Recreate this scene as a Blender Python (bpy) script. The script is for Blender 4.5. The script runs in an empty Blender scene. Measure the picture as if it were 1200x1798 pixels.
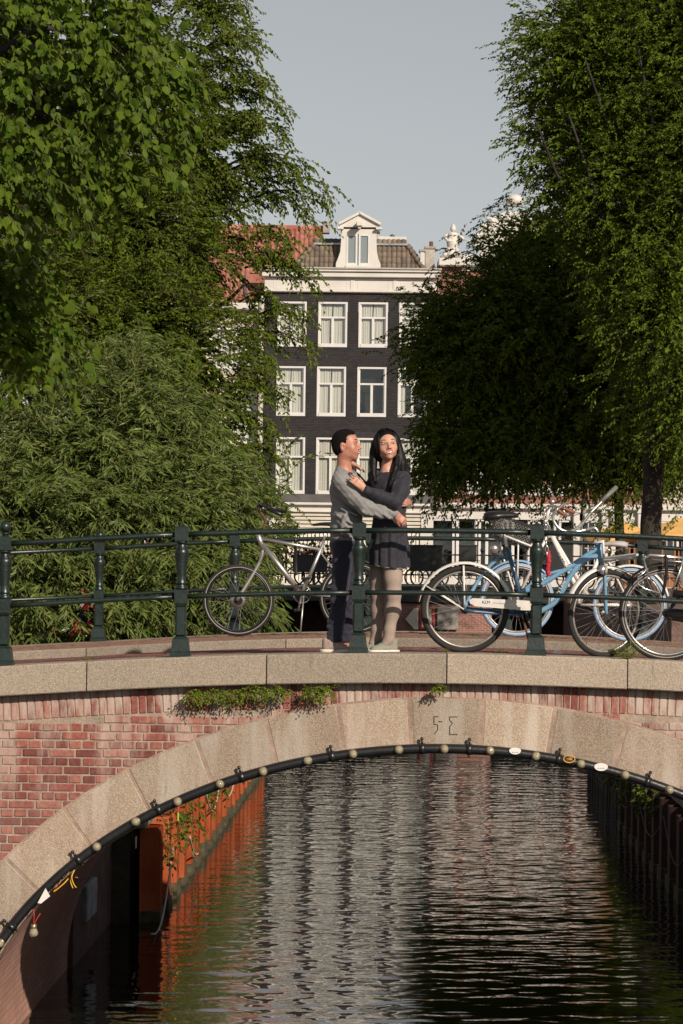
import bpy, math, random
import numpy as np
from mathutils import Vector, Matrix, noise
random.seed(7); rng = np.random.default_rng(7)
C = bpy.context.scene.collection
R = math.radians

# ------------------------------------------------------------------ camera
H = 4.2                      # eye height above the canal water
FPX = 5175.0                 # focal length in photograph pixels (1200 wide)
cam_d = bpy.data.cameras.new('camera'); cam = bpy.data.objects.new('camera', cam_d); C.objects.link(cam)
cam_d.sensor_fit = 'HORIZONTAL'; cam_d.sensor_width = 36.0; cam_d.lens = 36.0*FPX/1200.0
cam_d.clip_start = 0.5; cam_d.clip_end = 4000
_yaw, _pitch, _roll = math.atan(116/FPX), math.atan(88.6/FPX), 0.0125
_f = Vector((-math.sin(_yaw)*math.cos(_pitch), math.cos(_yaw)*math.cos(_pitch), math.sin(_pitch)))
_r = Vector((math.cos(_yaw), math.sin(_yaw), 0)); _u = _r.cross(_f)
_r2 = _r*math.cos(_roll) + _u*math.sin(_roll); _u2 = _u*math.cos(_roll) - _r*math.sin(_roll)
M = Matrix((( _r2.x, _u2.x, -_f.x, 0), (_r2.y, _u2.y, -_f.y, 0), (_r2.z, _u2.z, -_f.z, H), (0, 0, 0, 1)))
cam.matrix_world = M
bpy.context.scene.camera = cam
def W(px, py, D):
    """point of the place at distance y=D that the photograph shows at pixel (px, py) of 1200x1798"""
    d = _r2*((px-600)/FPX) - _u2*((py-899)/FPX) + _f
    t = D/d.y
    return Vector((d.x*t, D, H + d.z*t))

# ------------------------------------------------------------------ sun, sky, exposure
SUN_EL, SUN_AZ = R(27), R(32)        # azimuth: towards the right of straight-behind the camera
sc = bpy.context.scene
world = bpy.data.worlds.new('World'); sc.world = world; world.use_nodes = True
nt = world.node_tree; nt.nodes.clear()
sky = nt.nodes.new('ShaderNodeTexSky'); sky.sky_type = 'NISHITA'; sky.sun_disc = False
sky.sun_elevation = SUN_EL
S = Vector((math.sin(SUN_AZ)*math.cos(SUN_EL), -math.cos(SUN_AZ)*math.cos(SUN_EL), math.sin(SUN_EL)))  # towards the sun
sky.sun_rotation = math.atan2(S.x, S.y)
sky.air_density = 1.0; sky.dust_density = 0.2; sky.ozone_density = 1.0; sky.altitude = 0
bg = nt.nodes.new('ShaderNodeBackground'); bg.inputs['Strength'].default_value = 0.069
hs = nt.nodes.new('ShaderNodeHueSaturation'); hs.inputs['Saturation'].default_value = 0.22
wo = nt.nodes.new('ShaderNodeOutputWorld')
nt.links.new(sky.outputs[0], hs.inputs['Color']); nt.links.new(hs.outputs[0], bg.inputs['Color']); nt.links.new(bg.outputs[0], wo.inputs['Surface'])
sun_d = bpy.data.lights.new('sun', 'SUN'); sun_d.energy = 4.9; sun_d.angle = R(0.5); sun_d.color = (1.0, 0.87, 0.73)
sun = bpy.data.objects.new('sun', sun_d); C.objects.link(sun)
sun.rotation_euler = (-S).to_track_quat('-Z', 'Y').to_euler(); sun.location = (20, -20, 30)
sc.view_settings.view_transform = 'Standard'; sc.view_settings.look = 'None'
sc.view_settings.exposure = 0.0; sc.view_settings.gamma = 1.0; sc.view_settings.use_curve_mapping = False
sc.render.engine = 'CYCLES'; sc.cycles.max_bounces = 6; sc.cycles.transparent_max_bounces = 8
sc.cycles.use_denoising = True; sc.cycles.caustics_reflective = False; sc.cycles.caustics_refractive = False

# ------------------------------------------------------------------ materials
MATS = {}
def mat(name, col, rough=0.7, metal=0.0, var=0.0, vscale=3.0, col2=None, bump=0.0, bscale=20.0, spec=0.5,
        objrand=0.0, stretch=(1, 1, 1), coat=0.0, sheen=0.0, detail=4.0, trans=0.0, alpha=1.0):
    if name in MATS: return MATS[name]
    m = bpy.data.materials.new(name); m.use_nodes = True; MATS[name] = m
    n = m.node_tree.nodes; l = m.node_tree.links; b = n['Principled BSDF']
    b.inputs['Base Color'].default_value = (*col, 1); b.inputs['Roughness'].default_value = rough
    b.inputs['Metallic'].default_value = metal; b.inputs['Specular IOR Level'].default_value = spec
    b.inputs['Coat Weight'].default_value = coat; b.inputs['Sheen Weight'].default_value = sheen
    b.inputs['Transmission Weight'].default_value = trans
    geo = n.new('ShaderNodeNewGeometry'); mp = n.new('ShaderNodeMapping'); mp.inputs['Scale'].default_value = stretch
    l.new(geo.outputs['Position'], mp.inputs['Vector'])
    c_out = None
    if var > 0 or col2:
        t = n.new('ShaderNodeTexNoise'); t.inputs['Scale'].default_value = vscale; t.inputs['Detail'].default_value = detail
        t.inputs['Roughness'].default_value = 0.65
        l.new(mp.outputs[0], t.inputs['Vector'])
        rp = n.new('ShaderNodeValToRGB'); l.new(t.outputs['Fac'], rp.inputs['Fac'])
        c1 = tuple(c*(1-var) for c in col); c2 = col2 if col2 else tuple(min(1, c*(1+var)) for c in col)
        rp.color_ramp.elements[0].position = 0.36; rp.color_ramp.elements[1].position = 0.64
        rp.color_ramp.elements[0].color = (*c1, 1); rp.color_ramp.elements[1].color = (*c2, 1)
        c_out = rp.outputs['Color']
    if objrand > 0:
        oi = n.new('ShaderNodeObjectInfo'); mr = n.new('ShaderNodeMapRange')
        mr.inputs['To Min'].default_value = 1-objrand; mr.inputs['To Max'].default_value = 1+objrand
        l.new(oi.outputs['Random'], mr.inputs['Value'])
        h = n.new('ShaderNodeHueSaturation'); l.new(mr.outputs[0], h.inputs['Value'])
        if c_out: l.new(c_out, h.inputs['Color'])
        else: h.inputs['Color'].default_value = (*col, 1)
        c_out = h.outputs['Color']
    if c_out: l.new(c_out, b.inputs['Base Color'])
    if bump > 0:
        t2 = n.new('ShaderNodeTexNoise'); t2.inputs['Scale'].default_value = bscale; t2.inputs['Detail'].default_value = 5
        l.new(mp.outputs[0], t2.inputs['Vector'])
        bp = n.new('ShaderNodeBump'); bp.inputs['Strength'].default_value = min(1, bump); bp.inputs['Distance'].default_value = 0.02
        l.new(t2.outputs['Fac'], bp.inputs['Height']); l.new(bp.outputs[0], b.inputs['Normal'])
    return m

# ------------------------------------------------------------------ mesh helpers
class MB:
    def __init__(s): s.v = []; s.f = []; s.mi = []; s.cur = 0
    def add(s, vs, fs):
        o = len(s.v); s.v.extend([tuple(v) for v in vs]); s.f.extend([tuple(i+o for i in f) for f in fs]); s.mi.extend([s.cur]*len(fs))
    def quad(s, a, b, c, d): s.add([a, b, c, d], [(0, 1, 2, 3)])
    def box(s, c, size, rot=None, ch=0.0, top=1.0):
        """box about centre c; ch = chamfer, top = taper of the upper face"""
        x, y, z = size[0]/2, size[1]/2, size[2]/2
        if ch <= 0:
            vs = [(-x, -y, -z), (x, -y, -z), (x, y, -z), (-x, y, -z), (-x*top, -y*top, z), (x*top, -y*top, z), (x*top, y*top, z), (-x*top, y*top, z)]
            fs = [(3, 2, 1, 0), (4, 5, 6, 7), (0, 1, 5, 4), (1, 2, 6, 5), (2, 3, 7, 6), (3, 0, 4, 7)]
        else:
            vs = []; idx = {}
            for sx in (-1, 1):
                for sy in (-1, 1):
                    for sz in (-1, 1):
                        for a in range(3):
                            p = [sx*(x-ch), sy*(y-ch), sz*(z-ch)]; p[a] = (sx*x, sy*y, sz*z)[a]
                            idx[(sx, sy, sz, a)] = len(vs); vs.append(tuple(p))
            g = idx; fs = []
            for a in range(3):
                b_, c_ = (a+1) % 3, (a+2) % 3
                for sg in (-1, 1):
                    q = []
                    for (u, w) in ((-1, -1), (1, -1), (1, 1), (-1, 1)):
                        k = [0, 0, 0]; k[a] = sg; k[b_] = u; k[c_] = w; q.append(g[(*k, a)])
                    fs.append(tuple(q if sg > 0 else q[::-1]))
                for u in (-1, 1):
                    for w in (-1, 1):
                        k1 = [0]*3; k2 = [0]*3; k1[a] = -1; k2[a] = 1
                        k1[b_] = k2[b_] = u; k1[c_] = k2[c_] = w
                        q = [g[(*k1, b_)], g[(*k2, b_)], g[(*k2, c_)], g[(*k1, c_)]]
                        fs.append(tuple(q if u*w > 0 else q[::-1]))
            for sx in (-1, 1):
                for sy in (-1, 1):
                    for sz in (-1, 1):
                        q = [g[(sx, sy, sz, 0)], g[(sx, sy, sz, 1)], g[(sx, sy, sz, 2)]]
                        fs.append(tuple(q if sx*sy*sz > 0 else q[::-1]))
        c = Vector(c)
        if rot is not None: vs = [rot @ Vector(v) + c for v in vs]
        else: vs = [Vector(v) + c for v in vs]
        s.add(vs, fs)
    def tube(s, path, r, n=8, cap=True, flat=1.0):
        path = [Vector(p) for p in path]; m = len(path)
        rs = r if isinstance(r, (list, tuple)) else [r]*m
        vs = []; prev = None
        for i, p in enumerate(path):
            t = (path[min(i+1, m-1)] - path[max(i-1, 0)])
            if t.length < 1e-9: t = Vector((0, 0, 1))
            t.normalize()
            if prev is None:
                a = Vector((0, 0, 1)) if abs(t.z) < 0.9 else Vector((1, 0, 0))
                prev = t.cross(a).normalized()
            u = (prev - t*prev.dot(t))
            if u.length < 1e-6: u = t.orthogonal()
            u.normalize(); w = t.cross(u); prev = u
            for k in range(n):
                an = 2*math.pi*k/n; vs.append(p + u*(rs[i]*math.cos(an)) + w*(rs[i]*flat*math.sin(an)))
        fs = []
        for i in range(m-1):
            for k in range(n):
                a = i*n+k; b = i*n+(k+1) % n; fs.append((a, b, b+n, a+n))
        if cap: fs.append(tuple(range(n-1, -1, -1))); fs.append(tuple(range((m-1)*n, m*n)))
        s.add(vs, fs)
    def lathe(s, prof, loc=(0, 0, 0), n=16, rot=None, capb=True):
        vs = []; fs = []; loc = Vector(loc); m = len(prof)
        for (r, z) in prof:
            for k in range(n):
                a = 2*math.pi*k/n; v = Vector((r*math.cos(a), r*math.sin(a), z))
                vs.append((rot @ v if rot is not None else v) + loc)
        for i in range(m-1):
            for k in range(n):
                a = i*n+k; b = i*n+(k+1) % n; fs.append((a, b, b+n, a+n))
        if capb: fs.append(tuple(range(n-1, -1, -1))); fs.append(tuple(range((m-1)*n, m*n)))
        s.add(vs, fs)
    def sphere(s, c, r, n=12, m=8, sc=(1, 1, 1)):
        c = Vector(c); prof = [(max(1e-4, r*math.sin(math.pi*i/m)), -r*math.cos(math.pi*i/m)) for i in range(m+1)]
        vs = []; fs = []
        for (q, z) in prof:
            for k in range(n):
                a = 2*math.pi*k/n; vs.append(c + Vector((q*math.cos(a)*sc[0], q*math.sin(a)*sc[1], z*sc[2])))
        for i in range(m):
            for k in range(n):
                a = i*n+k; b = i*n+(k+1) % n; fs.append((a, b, b+n, a+n))
        s.add(vs, fs)
    def prism(s, poly, axis, a0, a1):
        """extrude a polygon given in the plane across `axis` ('y': (x,z) points)"""
        n = len(poly)
        if axis == 'y': P = lambda p, t: (p[0], t, p[1])
        elif axis == 'x': P = lambda p, t: (t, p[0], p[1])
        else: P = lambda p, t: (p[0], p[1], t)
        vs = [P(p, a0) for p in poly] + [P(p, a1) for p in poly]
        fs = [tuple(range(n)), tuple(range(2*n-1, n-1, -1))] + [(i, i+n, (i+1) % n + n, (i+1) % n) for i in range(n)]
        s.add(vs, fs)
    def mesh(s, name, mats, smooth=False):
        me = bpy.data.meshes.new(name); me.from_pydata(s.v, [], s.f)
        ms = mats if isinstance(mats, (list, tuple)) else [mats]
        for m in ms: me.materials.append(m)
        if len(ms) > 1: me.polygons.foreach_set('material_index', s.mi)
        if smooth: me.polygons.foreach_set('use_smooth', [True]*len(me.polygons))
        me.update(); return me
    def build(s, name, mats, parent=None, smooth=False, world=True, auto=None):
        me = s.mesh(name, mats, smooth or auto is not None)
        if auto is not None: me.set_sharp_from_angle(angle=R(auto))
        return link(name, me, parent, world)

def link(name, me, parent=None, world=True):
    o = bpy.data.objects.new(name, me); C.objects.link(o)
    if parent is not None:
        o.parent = parent
        if world:   # geometry was written in world coordinates
            o.matrix_parent_inverse = root_matrix(parent).inverted()
    return o
def root_matrix(o):
    m = o.matrix_basis.copy()
    return m if o.parent is None else root_matrix(o.parent) @ o.matrix_parent_inverse @ m
def tag(o, label=None, cat=None, group=None, kind=None):
    if label: o['label'] = label
    if cat: o['category'] = cat
    if group: o['group'] = group
    if kind: o['kind'] = kind
    return o
def empty(name, loc=(0, 0, 0), label=None, cat=None, group=None, rz=0):
    o = bpy.data.objects.new(name, None); C.objects.link(o); o.location = loc; o.rotation_euler = (0, 0, rz)
    return tag(o, label, cat, group)
KIDS = {}
def copy_tree(o, parent=None):
    c = o.copy(); C.objects.link(c)
    if parent is not None: c.parent = parent
    for ch in [x for x in C.objects if x.parent == o]: copy_tree(ch, c)
    return c
def arr_mesh(name, V, F, mats, smooth=False, mi=None):
    """V (n,3) array, F (m,k) array of equal-size faces"""
    V = np.asarray(V, dtype=np.float32); F = np.asarray(F, dtype=np.int32)
    me = bpy.data.meshes.new(name); k = F.shape[1]
    me.vertices.add(len(V)); me.vertices.foreach_set('co', V.ravel())
    me.loops.add(F.size); me.loops.foreach_set('vertex_index', F.ravel())
    me.polygons.add(len(F)); me.polygons.foreach_set('loop_start', np.arange(0, F.size, k, dtype=np.int32))
    me.polygons.foreach_set('loop_total', np.full(len(F), k, dtype=np.int32))
    for m in (mats if isinstance(mats, (list, tuple)) else [mats]): me.materials.append(m)
    if mi is not None: me.polygons.foreach_set('material_index', np.asarray(mi, dtype=np.int32))
    me.polygons.foreach_set('use_smooth', np.full(len(F), smooth, dtype=bool))
    me.update(calc_edges=True); return me
def unit(a): return a/np.maximum(1e-9, np.linalg.norm(a, axis=-1, keepdims=True))
# ================================================================== water and ground
def water_material():
    m = bpy.data.materials.new('canal_water'); m.use_nodes = True; n = m.node_tree.nodes; l = m.node_tree.links
    b = n['Principled BSDF']; b.inputs['Base Color'].default_value = (0.004, 0.007, 0.004, 1)
    b.inputs['Roughness'].default_value = 0.02; b.inputs['IOR'].default_value = 2.6
    geo = n.new('ShaderNodeNewGeometry')
    mp = n.new('ShaderNodeMapping'); mp.inputs['Scale'].default_value = (5, 15, 1); l.new(geo.outputs['Position'], mp.inputs['Vector'])
    t = n.new('ShaderNodeTexNoise'); t.inputs['Scale'].default_value = 1; t.inputs['Detail'].default_value = 2; l.new(mp.outputs[0], t.inputs['Vector'])
    bp = n.new('ShaderNodeBump'); bp.inputs['Strength'].default_value = 1; bp.inputs['Distance'].default_value = 0.0007; l.new(t.outputs['Fac'], bp.inputs['Height']); l.new(bp.outputs[0], b.inputs['Normal'])
    return m
M_WATER = water_material()
# the canal in view is really rippled; beyond and around it the sheet is flat
def water_sheet():
    xs = np.concatenate([[-400, -12], np.arange(-4.4, 5.4, .052), [13, 400]]); ys = np.concatenate([[-30, 10, 22], np.arange(23.5, 66, .026), [70, 80, 95, 104.9]])
    X, Y = np.meshgrid(xs, ys, indexing='ij'); Z = np.zeros_like(X); r = np.random.default_rng(21)
    for lam, amp, n in ((1.5, .0007, 5), (.95, .0009, 7), (.58, .00085, 9), (.36, .0006, 10), (.23, .00038, 10), (.16, .00016, 8)):
        for k in range(n):
            L = lam*r.uniform(.8, 1.25); th = r.normal(0, .45)+.04; kx, ky = math.sin(th)*2*math.pi/L, math.cos(th)*2*math.pi/L
            ex = 1+.6*np.sin(X*r.uniform(.3, 1.1)+Y*r.uniform(.15, .5)+r.uniform(0, 6)); ph = r.uniform(0, 6)+.9*np.sin(X*r.uniform(.4, 1.3)+r.uniform(0, 6))
            Z += amp/math.sqrt(n)*1.41*ex*np.sin(kx*X+ky*Y+ph)
    fade = np.clip((X+4.4)/.8, 0, 1)*np.clip((5.3-X)/.8, 0, 1)*np.clip((Y-23.5)/1, 0, 1)*np.clip((66-Y)/6, 0, 1); Z *= fade
    n0, n1 = X.shape; I = np.arange(n0*n1).reshape(n0, n1); F = np.stack([I[:-1, :-1], I[1:, :-1], I[1:, 1:], I[:-1, 1:]], -1).reshape(-1, 4)
    return arr_mesh('canal_water', np.stack([X, Y, Z], -1).reshape(-1, 3), F, M_WATER, True)
tag(link('canal_water', water_sheet()), kind='structure')

# quays beside the canal, the street across the end and the ground beyond
XL, XR = -3.05, 3.65; QX = 5.4      # right quay edge beyond the low bank            # canal walls beyond the bridge
STREET = 3.25
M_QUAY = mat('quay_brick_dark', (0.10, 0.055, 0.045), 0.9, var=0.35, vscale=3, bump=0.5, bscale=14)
M_PAVE = mat('street_clinker', (0.16, 0.10, 0.08), 0.9, var=0.3, vscale=9, bump=0.4, bscale=30)
mb = MB()
mb.box((-54.5, 80.75, STREET/2-1), (91.0, 41.3, STREET+2))
mb.box(((QX+100)/2, 80.75, STREET/2-1), (100-QX, 41.3, STREET+2))
tag(mb.build('quayside_ground', M_PAVE), kind='structure')
mb = MB(); mb.box((0, 405, STREET/2-1), (1400, 600, STREET+2))
tag(mb.build('street_ground', M_PAVE), kind='structure')
mb = MB(); BANK = 1.1
for (a, c) in ((-103.0, XL-.12), (XR+.12, 103.0)): mb.box(((a+c)/2, 47.05, BANK/2-1), (c-a, 25.9, BANK+2))
tag(mb.build('canal_bank', mat('bank_soil', (.05, .04, .025), .95, var=.4, vscale=3, bump=.6, bscale=8)), kind='structure')
mb = MB()
for (a, c) in ((-103.0, -9.08), (9.72, 103.0)): mb.box(((a+c)/2, 10.0, STREET/2-1), (c-a, 48.0, STREET+2))
tag(mb.build('near_quayside_ground', M_PAVE), kind='structure')

# ================================================================== the arched bridge
XC = 0.32; YN, YF = 23.0, 30.2
EA, EB, EZ = 3.75, 2.62, 0.10         # intrados half-axes and springing level
TH = 0.43                              # arch ring thickness
def zdeck(x):
    d = abs(x-XC); return H - 0.697 - (0.0125*d*d if d < 3.2 else 0.0125*10.24 + 0.062*(d-3.2))
def arc_pt(t, off=0.0):
    """t from 0 (left springing) to pi; off = distance outwards along the normal"""
    x, z = -EA*math.cos(t), EB*math.sin(t); nx, nz = x/(EA*EA), z/(EB*EB); k = math.hypot(nx, nz)
    return XC + x + off*nx/k, EZ + z + off*nz/k
def granite(name, c1, c2, speck=1.0):
    m = bpy.data.materials.new(name); m.use_nodes = True; n = m.node_tree.nodes; l = m.node_tree.links; b = n['Principled BSDF']
    b.inputs['Roughness'].default_value = 0.85
    geo = n.new('ShaderNodeNewGeometry'); v = n.new('ShaderNodeTexVoronoi'); v.inputs['Scale'].default_value = 120
    l.new(geo.outputs['Position'], v.inputs['Vector'])
    r1 = n.new('ShaderNodeValToRGB'); l.new(v.outputs['Color'], r1.inputs['Fac'])
    e = r1.color_ramp.elements; e[0].position = 0.1; e[0].color = (*[c*0.74 for c in c1], 1); e[1].position = 0.95; e[1].color = (*[min(1, c*1.32) for c in c1], 1)
    e2 = r1.color_ramp.elements.new(0.5); e2.color = (*c1, 1)
    t = n.new('ShaderNodeTexNoise'); t.inputs['Scale'].default_value = 1.3; t.inputs['Detail'].default_value = 8; t.inputs['Roughness'].default_value = 0.7
    l.new(geo.outputs['Position'], t.inputs['Vector'])
    r2 = n.new('ShaderNodeValToRGB'); l.new(t.outputs['Fac'], r2.inputs['Fac']); r2.color_ramp.elements[0].position = 0.35; r2.color_ramp.elements[1].position = 0.7
    mx = n.new('ShaderNodeMixRGB'); l.new(r2.outputs[0], mx.inputs['Fac']); l.new(r1.outputs[0], mx.inputs['Color1'])
    m2 = n.new('ShaderNodeMixRGB'); m2.blend_type = 'MULTIPLY'; m2.inputs['Fac'].default_value = 1; l.new(r1.outputs[0], m2.inputs['Color1']); m2.inputs['Color2'].default_value = (*[b_/a for a, b_ in zip(c1, c2)], 1)
    l.new(m2.outputs[0], mx.inputs['Color2'])
    # dark vertical runs and the pale lime wash over parts of the stone
    mp = n.new('ShaderNodeMapping'); mp.inputs['Scale'].default_value = (4.5, 4.5, 0.7); l.new(geo.outputs['Position'], mp.inputs['Vector'])
    t3 = n.new('ShaderNodeTexNoise'); t3.inputs['Scale'].default_value = 1.6; t3.inputs['Detail'].default_value = 5; l.new(mp.outputs[0], t3.inputs['Vector'])
    r3 = n.new('ShaderNodeValToRGB'); l.new(t3.outputs['Fac'], r3.inputs['Fac']); r3.color_ramp.elements[0].position = 0.47 if speck > .5 else .56; r3.color_ramp.elements[1].position = 0.66 if speck > .5 else .74
    r3.color_ramp.elements[1].color = (speck*0.65,)*3+(1,)
    m3 = n.new('ShaderNodeMixRGB'); l.new(r3.outputs[0], m3.inputs['Fac']); l.new(mx.outputs[0], m3.inputs['Color1']); m3.inputs['Color2'].default_value = (0.50, 0.44, 0.375, 1) if speck > .5 else (.17, .14, .11, 1)
    t5 = n.new('ShaderNodeTexNoise'); t5.inputs['Scale'].default_value = 2.6; t5.inputs['Detail'].default_value = 9; t5.inputs['Roughness'].default_value = .75; l.new(mp.outputs[0], t5.inputs['Vector'])
    r5 = n.new('ShaderNodeValToRGB'); l.new(t5.outputs['Fac'], r5.inputs['Fac']); r5.color_ramp.elements[0].position = .60; r5.color_ramp.elements[1].position = .70; r5.color_ramp.elements[1].color = (.55, .55, .55, 1)
    m5 = n.new('ShaderNodeMixRGB'); l.new(r5.outputs[0], m5.inputs['Fac']); l.new(m3.outputs[0], m5.inputs['Color1']); m5.inputs['Color2'].default_value = (.12, .095, .07, 1); m3 = m5
    oi = n.new('ShaderNodeObjectInfo'); mr = n.new('ShaderNodeMapRange'); mr.inputs['To Min'].default_value = 0.78; mr.inputs['To Max'].default_value = 1.14
    l.new(oi.outputs['Random'], mr.inputs['Value']); hh = n.new('ShaderNodeHueSaturation'); l.new(mr.outputs[0], hh.inputs['Value']); l.new(m3.outputs[0], hh.inputs['Color'])
    l.new(hh.outputs[0], b.inputs['Base Color'])
    bp = n.new('ShaderNodeBump'); bp.inputs['Strength'].default_value = 0.5; bp.inputs['Distance'].default_value = 0.006
    l.new(v.outputs['Distance'], bp.inputs['Height']); l.new(bp.outputs[0], b.inputs['Normal'])
    return m
M_COPE = granite('coping_granite', (0.36, 0.30, 0.235), (0.31, 0.255, 0.195), 0.2)
M_VOUS = granite('voussoir_granite', (0.37, 0.30, 0.225), (0.33, 0.24, 0.18), 1.0)
M_KERB = granite('kerb_granite', (0.30, 0.25, 0.20), (0.22, 0.18, 0.14), 0.2)
def brick_material(name, base, lime=1.0):
    """red brick: per-brick tint, pitted surface and lime bloom washed down the wall"""
    m = bpy.data.materials.new(name); m.use_nodes = True; n = m.node_tree.nodes; l = m.node_tree.links; b = n['Principled BSDF']
    b.inputs['Roughness'].default_value = 0.9
    geo = n.new('ShaderNodeNewGeometry'); oi = n.new('ShaderNodeObjectInfo')
    r0 = n.new('ShaderNodeValToRGB'); l.new(oi.outputs['Random'], r0.inputs['Fac']); e = r0.color_ramp.elements
    e[0].color = (base[0]*0.55, base[1]*0.52, base[2]*0.58, 1); e[1].color = (base[0]*1.15, base[1]*1.45, base[2]*1.4, 1)
    a = r0.color_ramp.elements.new(0.55); a.color = (*base, 1)
    t = n.new('ShaderNodeTexNoise'); t.inputs['Scale'].default_value = 28; t.inputs['Detail'].default_value = 6; l.new(geo.outputs['Position'], t.inputs['Vector'])
    mr = n.new('ShaderNodeMapRange'); l.new(t.outputs['Fac'], mr.inputs['Value']); mr.inputs['From Min'].default_value = 0.3; mr.inputs['From Max'].default_value = 0.7
    mr.inputs['To Min'].default_value = 0.7; mr.inputs['To Max'].default_value = 1.25
    h = n.new('ShaderNodeHueSaturation'); l.new(mr.outputs[0], h.inputs['Value']); l.new(r0.outputs[0], h.inputs['Color'])
    mp = n.new('ShaderNodeMapping'); mp.inputs['Scale'].default_value = (3.2, 1, 0.8); l.new(geo.outputs['Position'], mp.inputs['Vector'])
    t2 = n.new('ShaderNodeTexNoise'); t2.inputs['Scale'].default_value = 1.5; t2.inputs['Detail'].default_value = 7; t2.inputs['Roughness'].default_value = 0.68; l.new(mp.outputs[0], t2.inputs['Vector'])
    r2 = n.new('ShaderNodeValToRGB'); l.new(t2.outputs['Fac'], r2.inputs['Fac']); r2.color_ramp.elements[0].position = 0.44; r2.color_ramp.elements[1].position = 0.60
    r2.color_ramp.elements[1].color = (0.85*lime,)*3+(1,)
    # more bloom near the top of the wall
    sp = n.new('ShaderNodeSeparateXYZ'); l.new(geo.outputs['Position'], sp.inputs[0])
    mz = n.new('ShaderNodeMapRange'); l.new(sp.outputs['Z'], mz.inputs['Value']); mz.inputs['From Min'].default_value = 2.2; mz.inputs['From Max'].default_value = 3.15
    mz.inputs['To Min'].default_value = 0.14; mz.inputs['To Max'].default_value = 1.15
    mm = n.new('ShaderNodeMath'); mm.operation = 'MULTIPLY'; l.new(r2.outputs[0], mm.inputs[0]); l.new(mz.outputs[0], mm.inputs[1]); mm.use_clamp = True
    mx = n.new('ShaderNodeMixRGB'); l.new(mm.outputs[0], mx.inputs['Fac']); l.new(h.outputs[0], mx.inputs['Color1']); mx.inputs['Color2'].default_value = (0.50, 0.41, 0.35, 1)
    l.new(mx.outputs[0], b.inputs['Base Color'])
    bp = n.new('ShaderNodeBump'); bp.inputs['Strength'].default_value = 0.6; bp.inputs['Distance'].default_value = 0.006; l.new(t.outputs['Fac'], bp.inputs['Height']); l.new(bp.outputs[0], b.inputs['Normal'])
    return m
M_BRICK = brick_material('bridge_brick', (0.28, 0.088, 0.068))
M_MORT = mat('lime_mortar', (0.34, 0.265, 0.205), 0.95, var=0.25, vscale=6, bump=0.5, bscale=60)
def brick_tex(name, c1, c2, mortar, bw, bh, rot=(0, 0, 0), coord='gen', msize=0.012, bump=0.3, stretchnoise=0.25):
    """brick coursing as a material, for faces whose single bricks are too small to pick out"""
    m = bpy.data.materials.new(name); m.use_nodes = True; n = m.node_tree.nodes; l = m.node_tree.links; b = n['Principled BSDF']
    b.inputs['Roughness'].default_value = 0.9
    geo = n.new('ShaderNodeNewGeometry'); sp = n.new('ShaderNodeSeparateXYZ'); l.new(geo.outputs['Position'], sp.inputs[0])
    cb = n.new('ShaderNodeCombineXYZ')
    if coord == 'yz': l.new(sp.outputs['Y'], cb.inputs[0]); l.new(sp.outputs['Z'], cb.inputs[1])
    elif coord == 'xy': l.new(sp.outputs['X'], cb.inputs[0]); l.new(sp.outputs['Y'], cb.inputs[1])
    else: l.new(sp.outputs['X'], cb.inputs[0]); l.new(sp.outputs['Z'], cb.inputs[1])
    bt = n.new('ShaderNodeTexBrick'); l.new(cb.outputs[0], bt.inputs['Vector']); bt.inputs['Scale'].default_value = 1.0
    bt.inputs['Brick Width'].default_value = bw; bt.inputs['Row Height'].default_value = bh; bt.inputs['Mortar Size'].default_value = msize; bt.inputs['Mortar Smooth'].default_value = 0.3
    bt.inputs['Color1'].default_value = (*c1, 1); bt.inputs['Color2'].default_value = (*c2, 1); bt.inputs['Mortar'].default_value = (*mortar, 1)
    t = n.new('ShaderNodeTexNoise'); t.inputs['Scale'].default_value = 1.1; t.inputs['Detail'].default_value = 8; l.new(geo.outputs['Position'], t.inputs['Vector'])
    mr = n.new('ShaderNodeMapRange'); l.new(t.outputs['Fac'], mr.inputs['Value']); mr.inputs['To Min'].default_value = 1-stretchnoise*1.6; mr.inputs['To Max'].default_value = 1+stretchnoise*1.6
    h = n.new('ShaderNodeHueSaturation'); l.new(mr.outputs[0], h.inputs['Value']); l.new(bt.outputs['Color'], h.inputs['Color']); l.new(h.outputs[0], b.inputs['Base Color'])
    ad = n.new('ShaderNodeTexNoise'); ad.inputs['Scale'].default_value = 9; l.new(geo.outputs['Position'], ad.inputs['Vector'])
    su = n.new('ShaderNodeMath'); su.operation = 'SUBTRACT'; l.new(ad.outputs['Fac'], su.inputs[0]); l.new(bt.outputs['Fac'], su.inputs[1])
    bp = n.new('ShaderNodeBump'); bp.inputs['Strength'].default_value = bump; bp.inputs['Distance'].default_value = 0.02; l.new(su.outputs[0], bp.inputs['Height']); l.new(bp.outputs[0], b.inputs['Normal'])
    return m

bridge = empty('stone_bridge', (XC, 26.6, 0), 'arched red brick and granite canal bridge carrying the couple and their bicycles', 'bridge')
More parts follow.
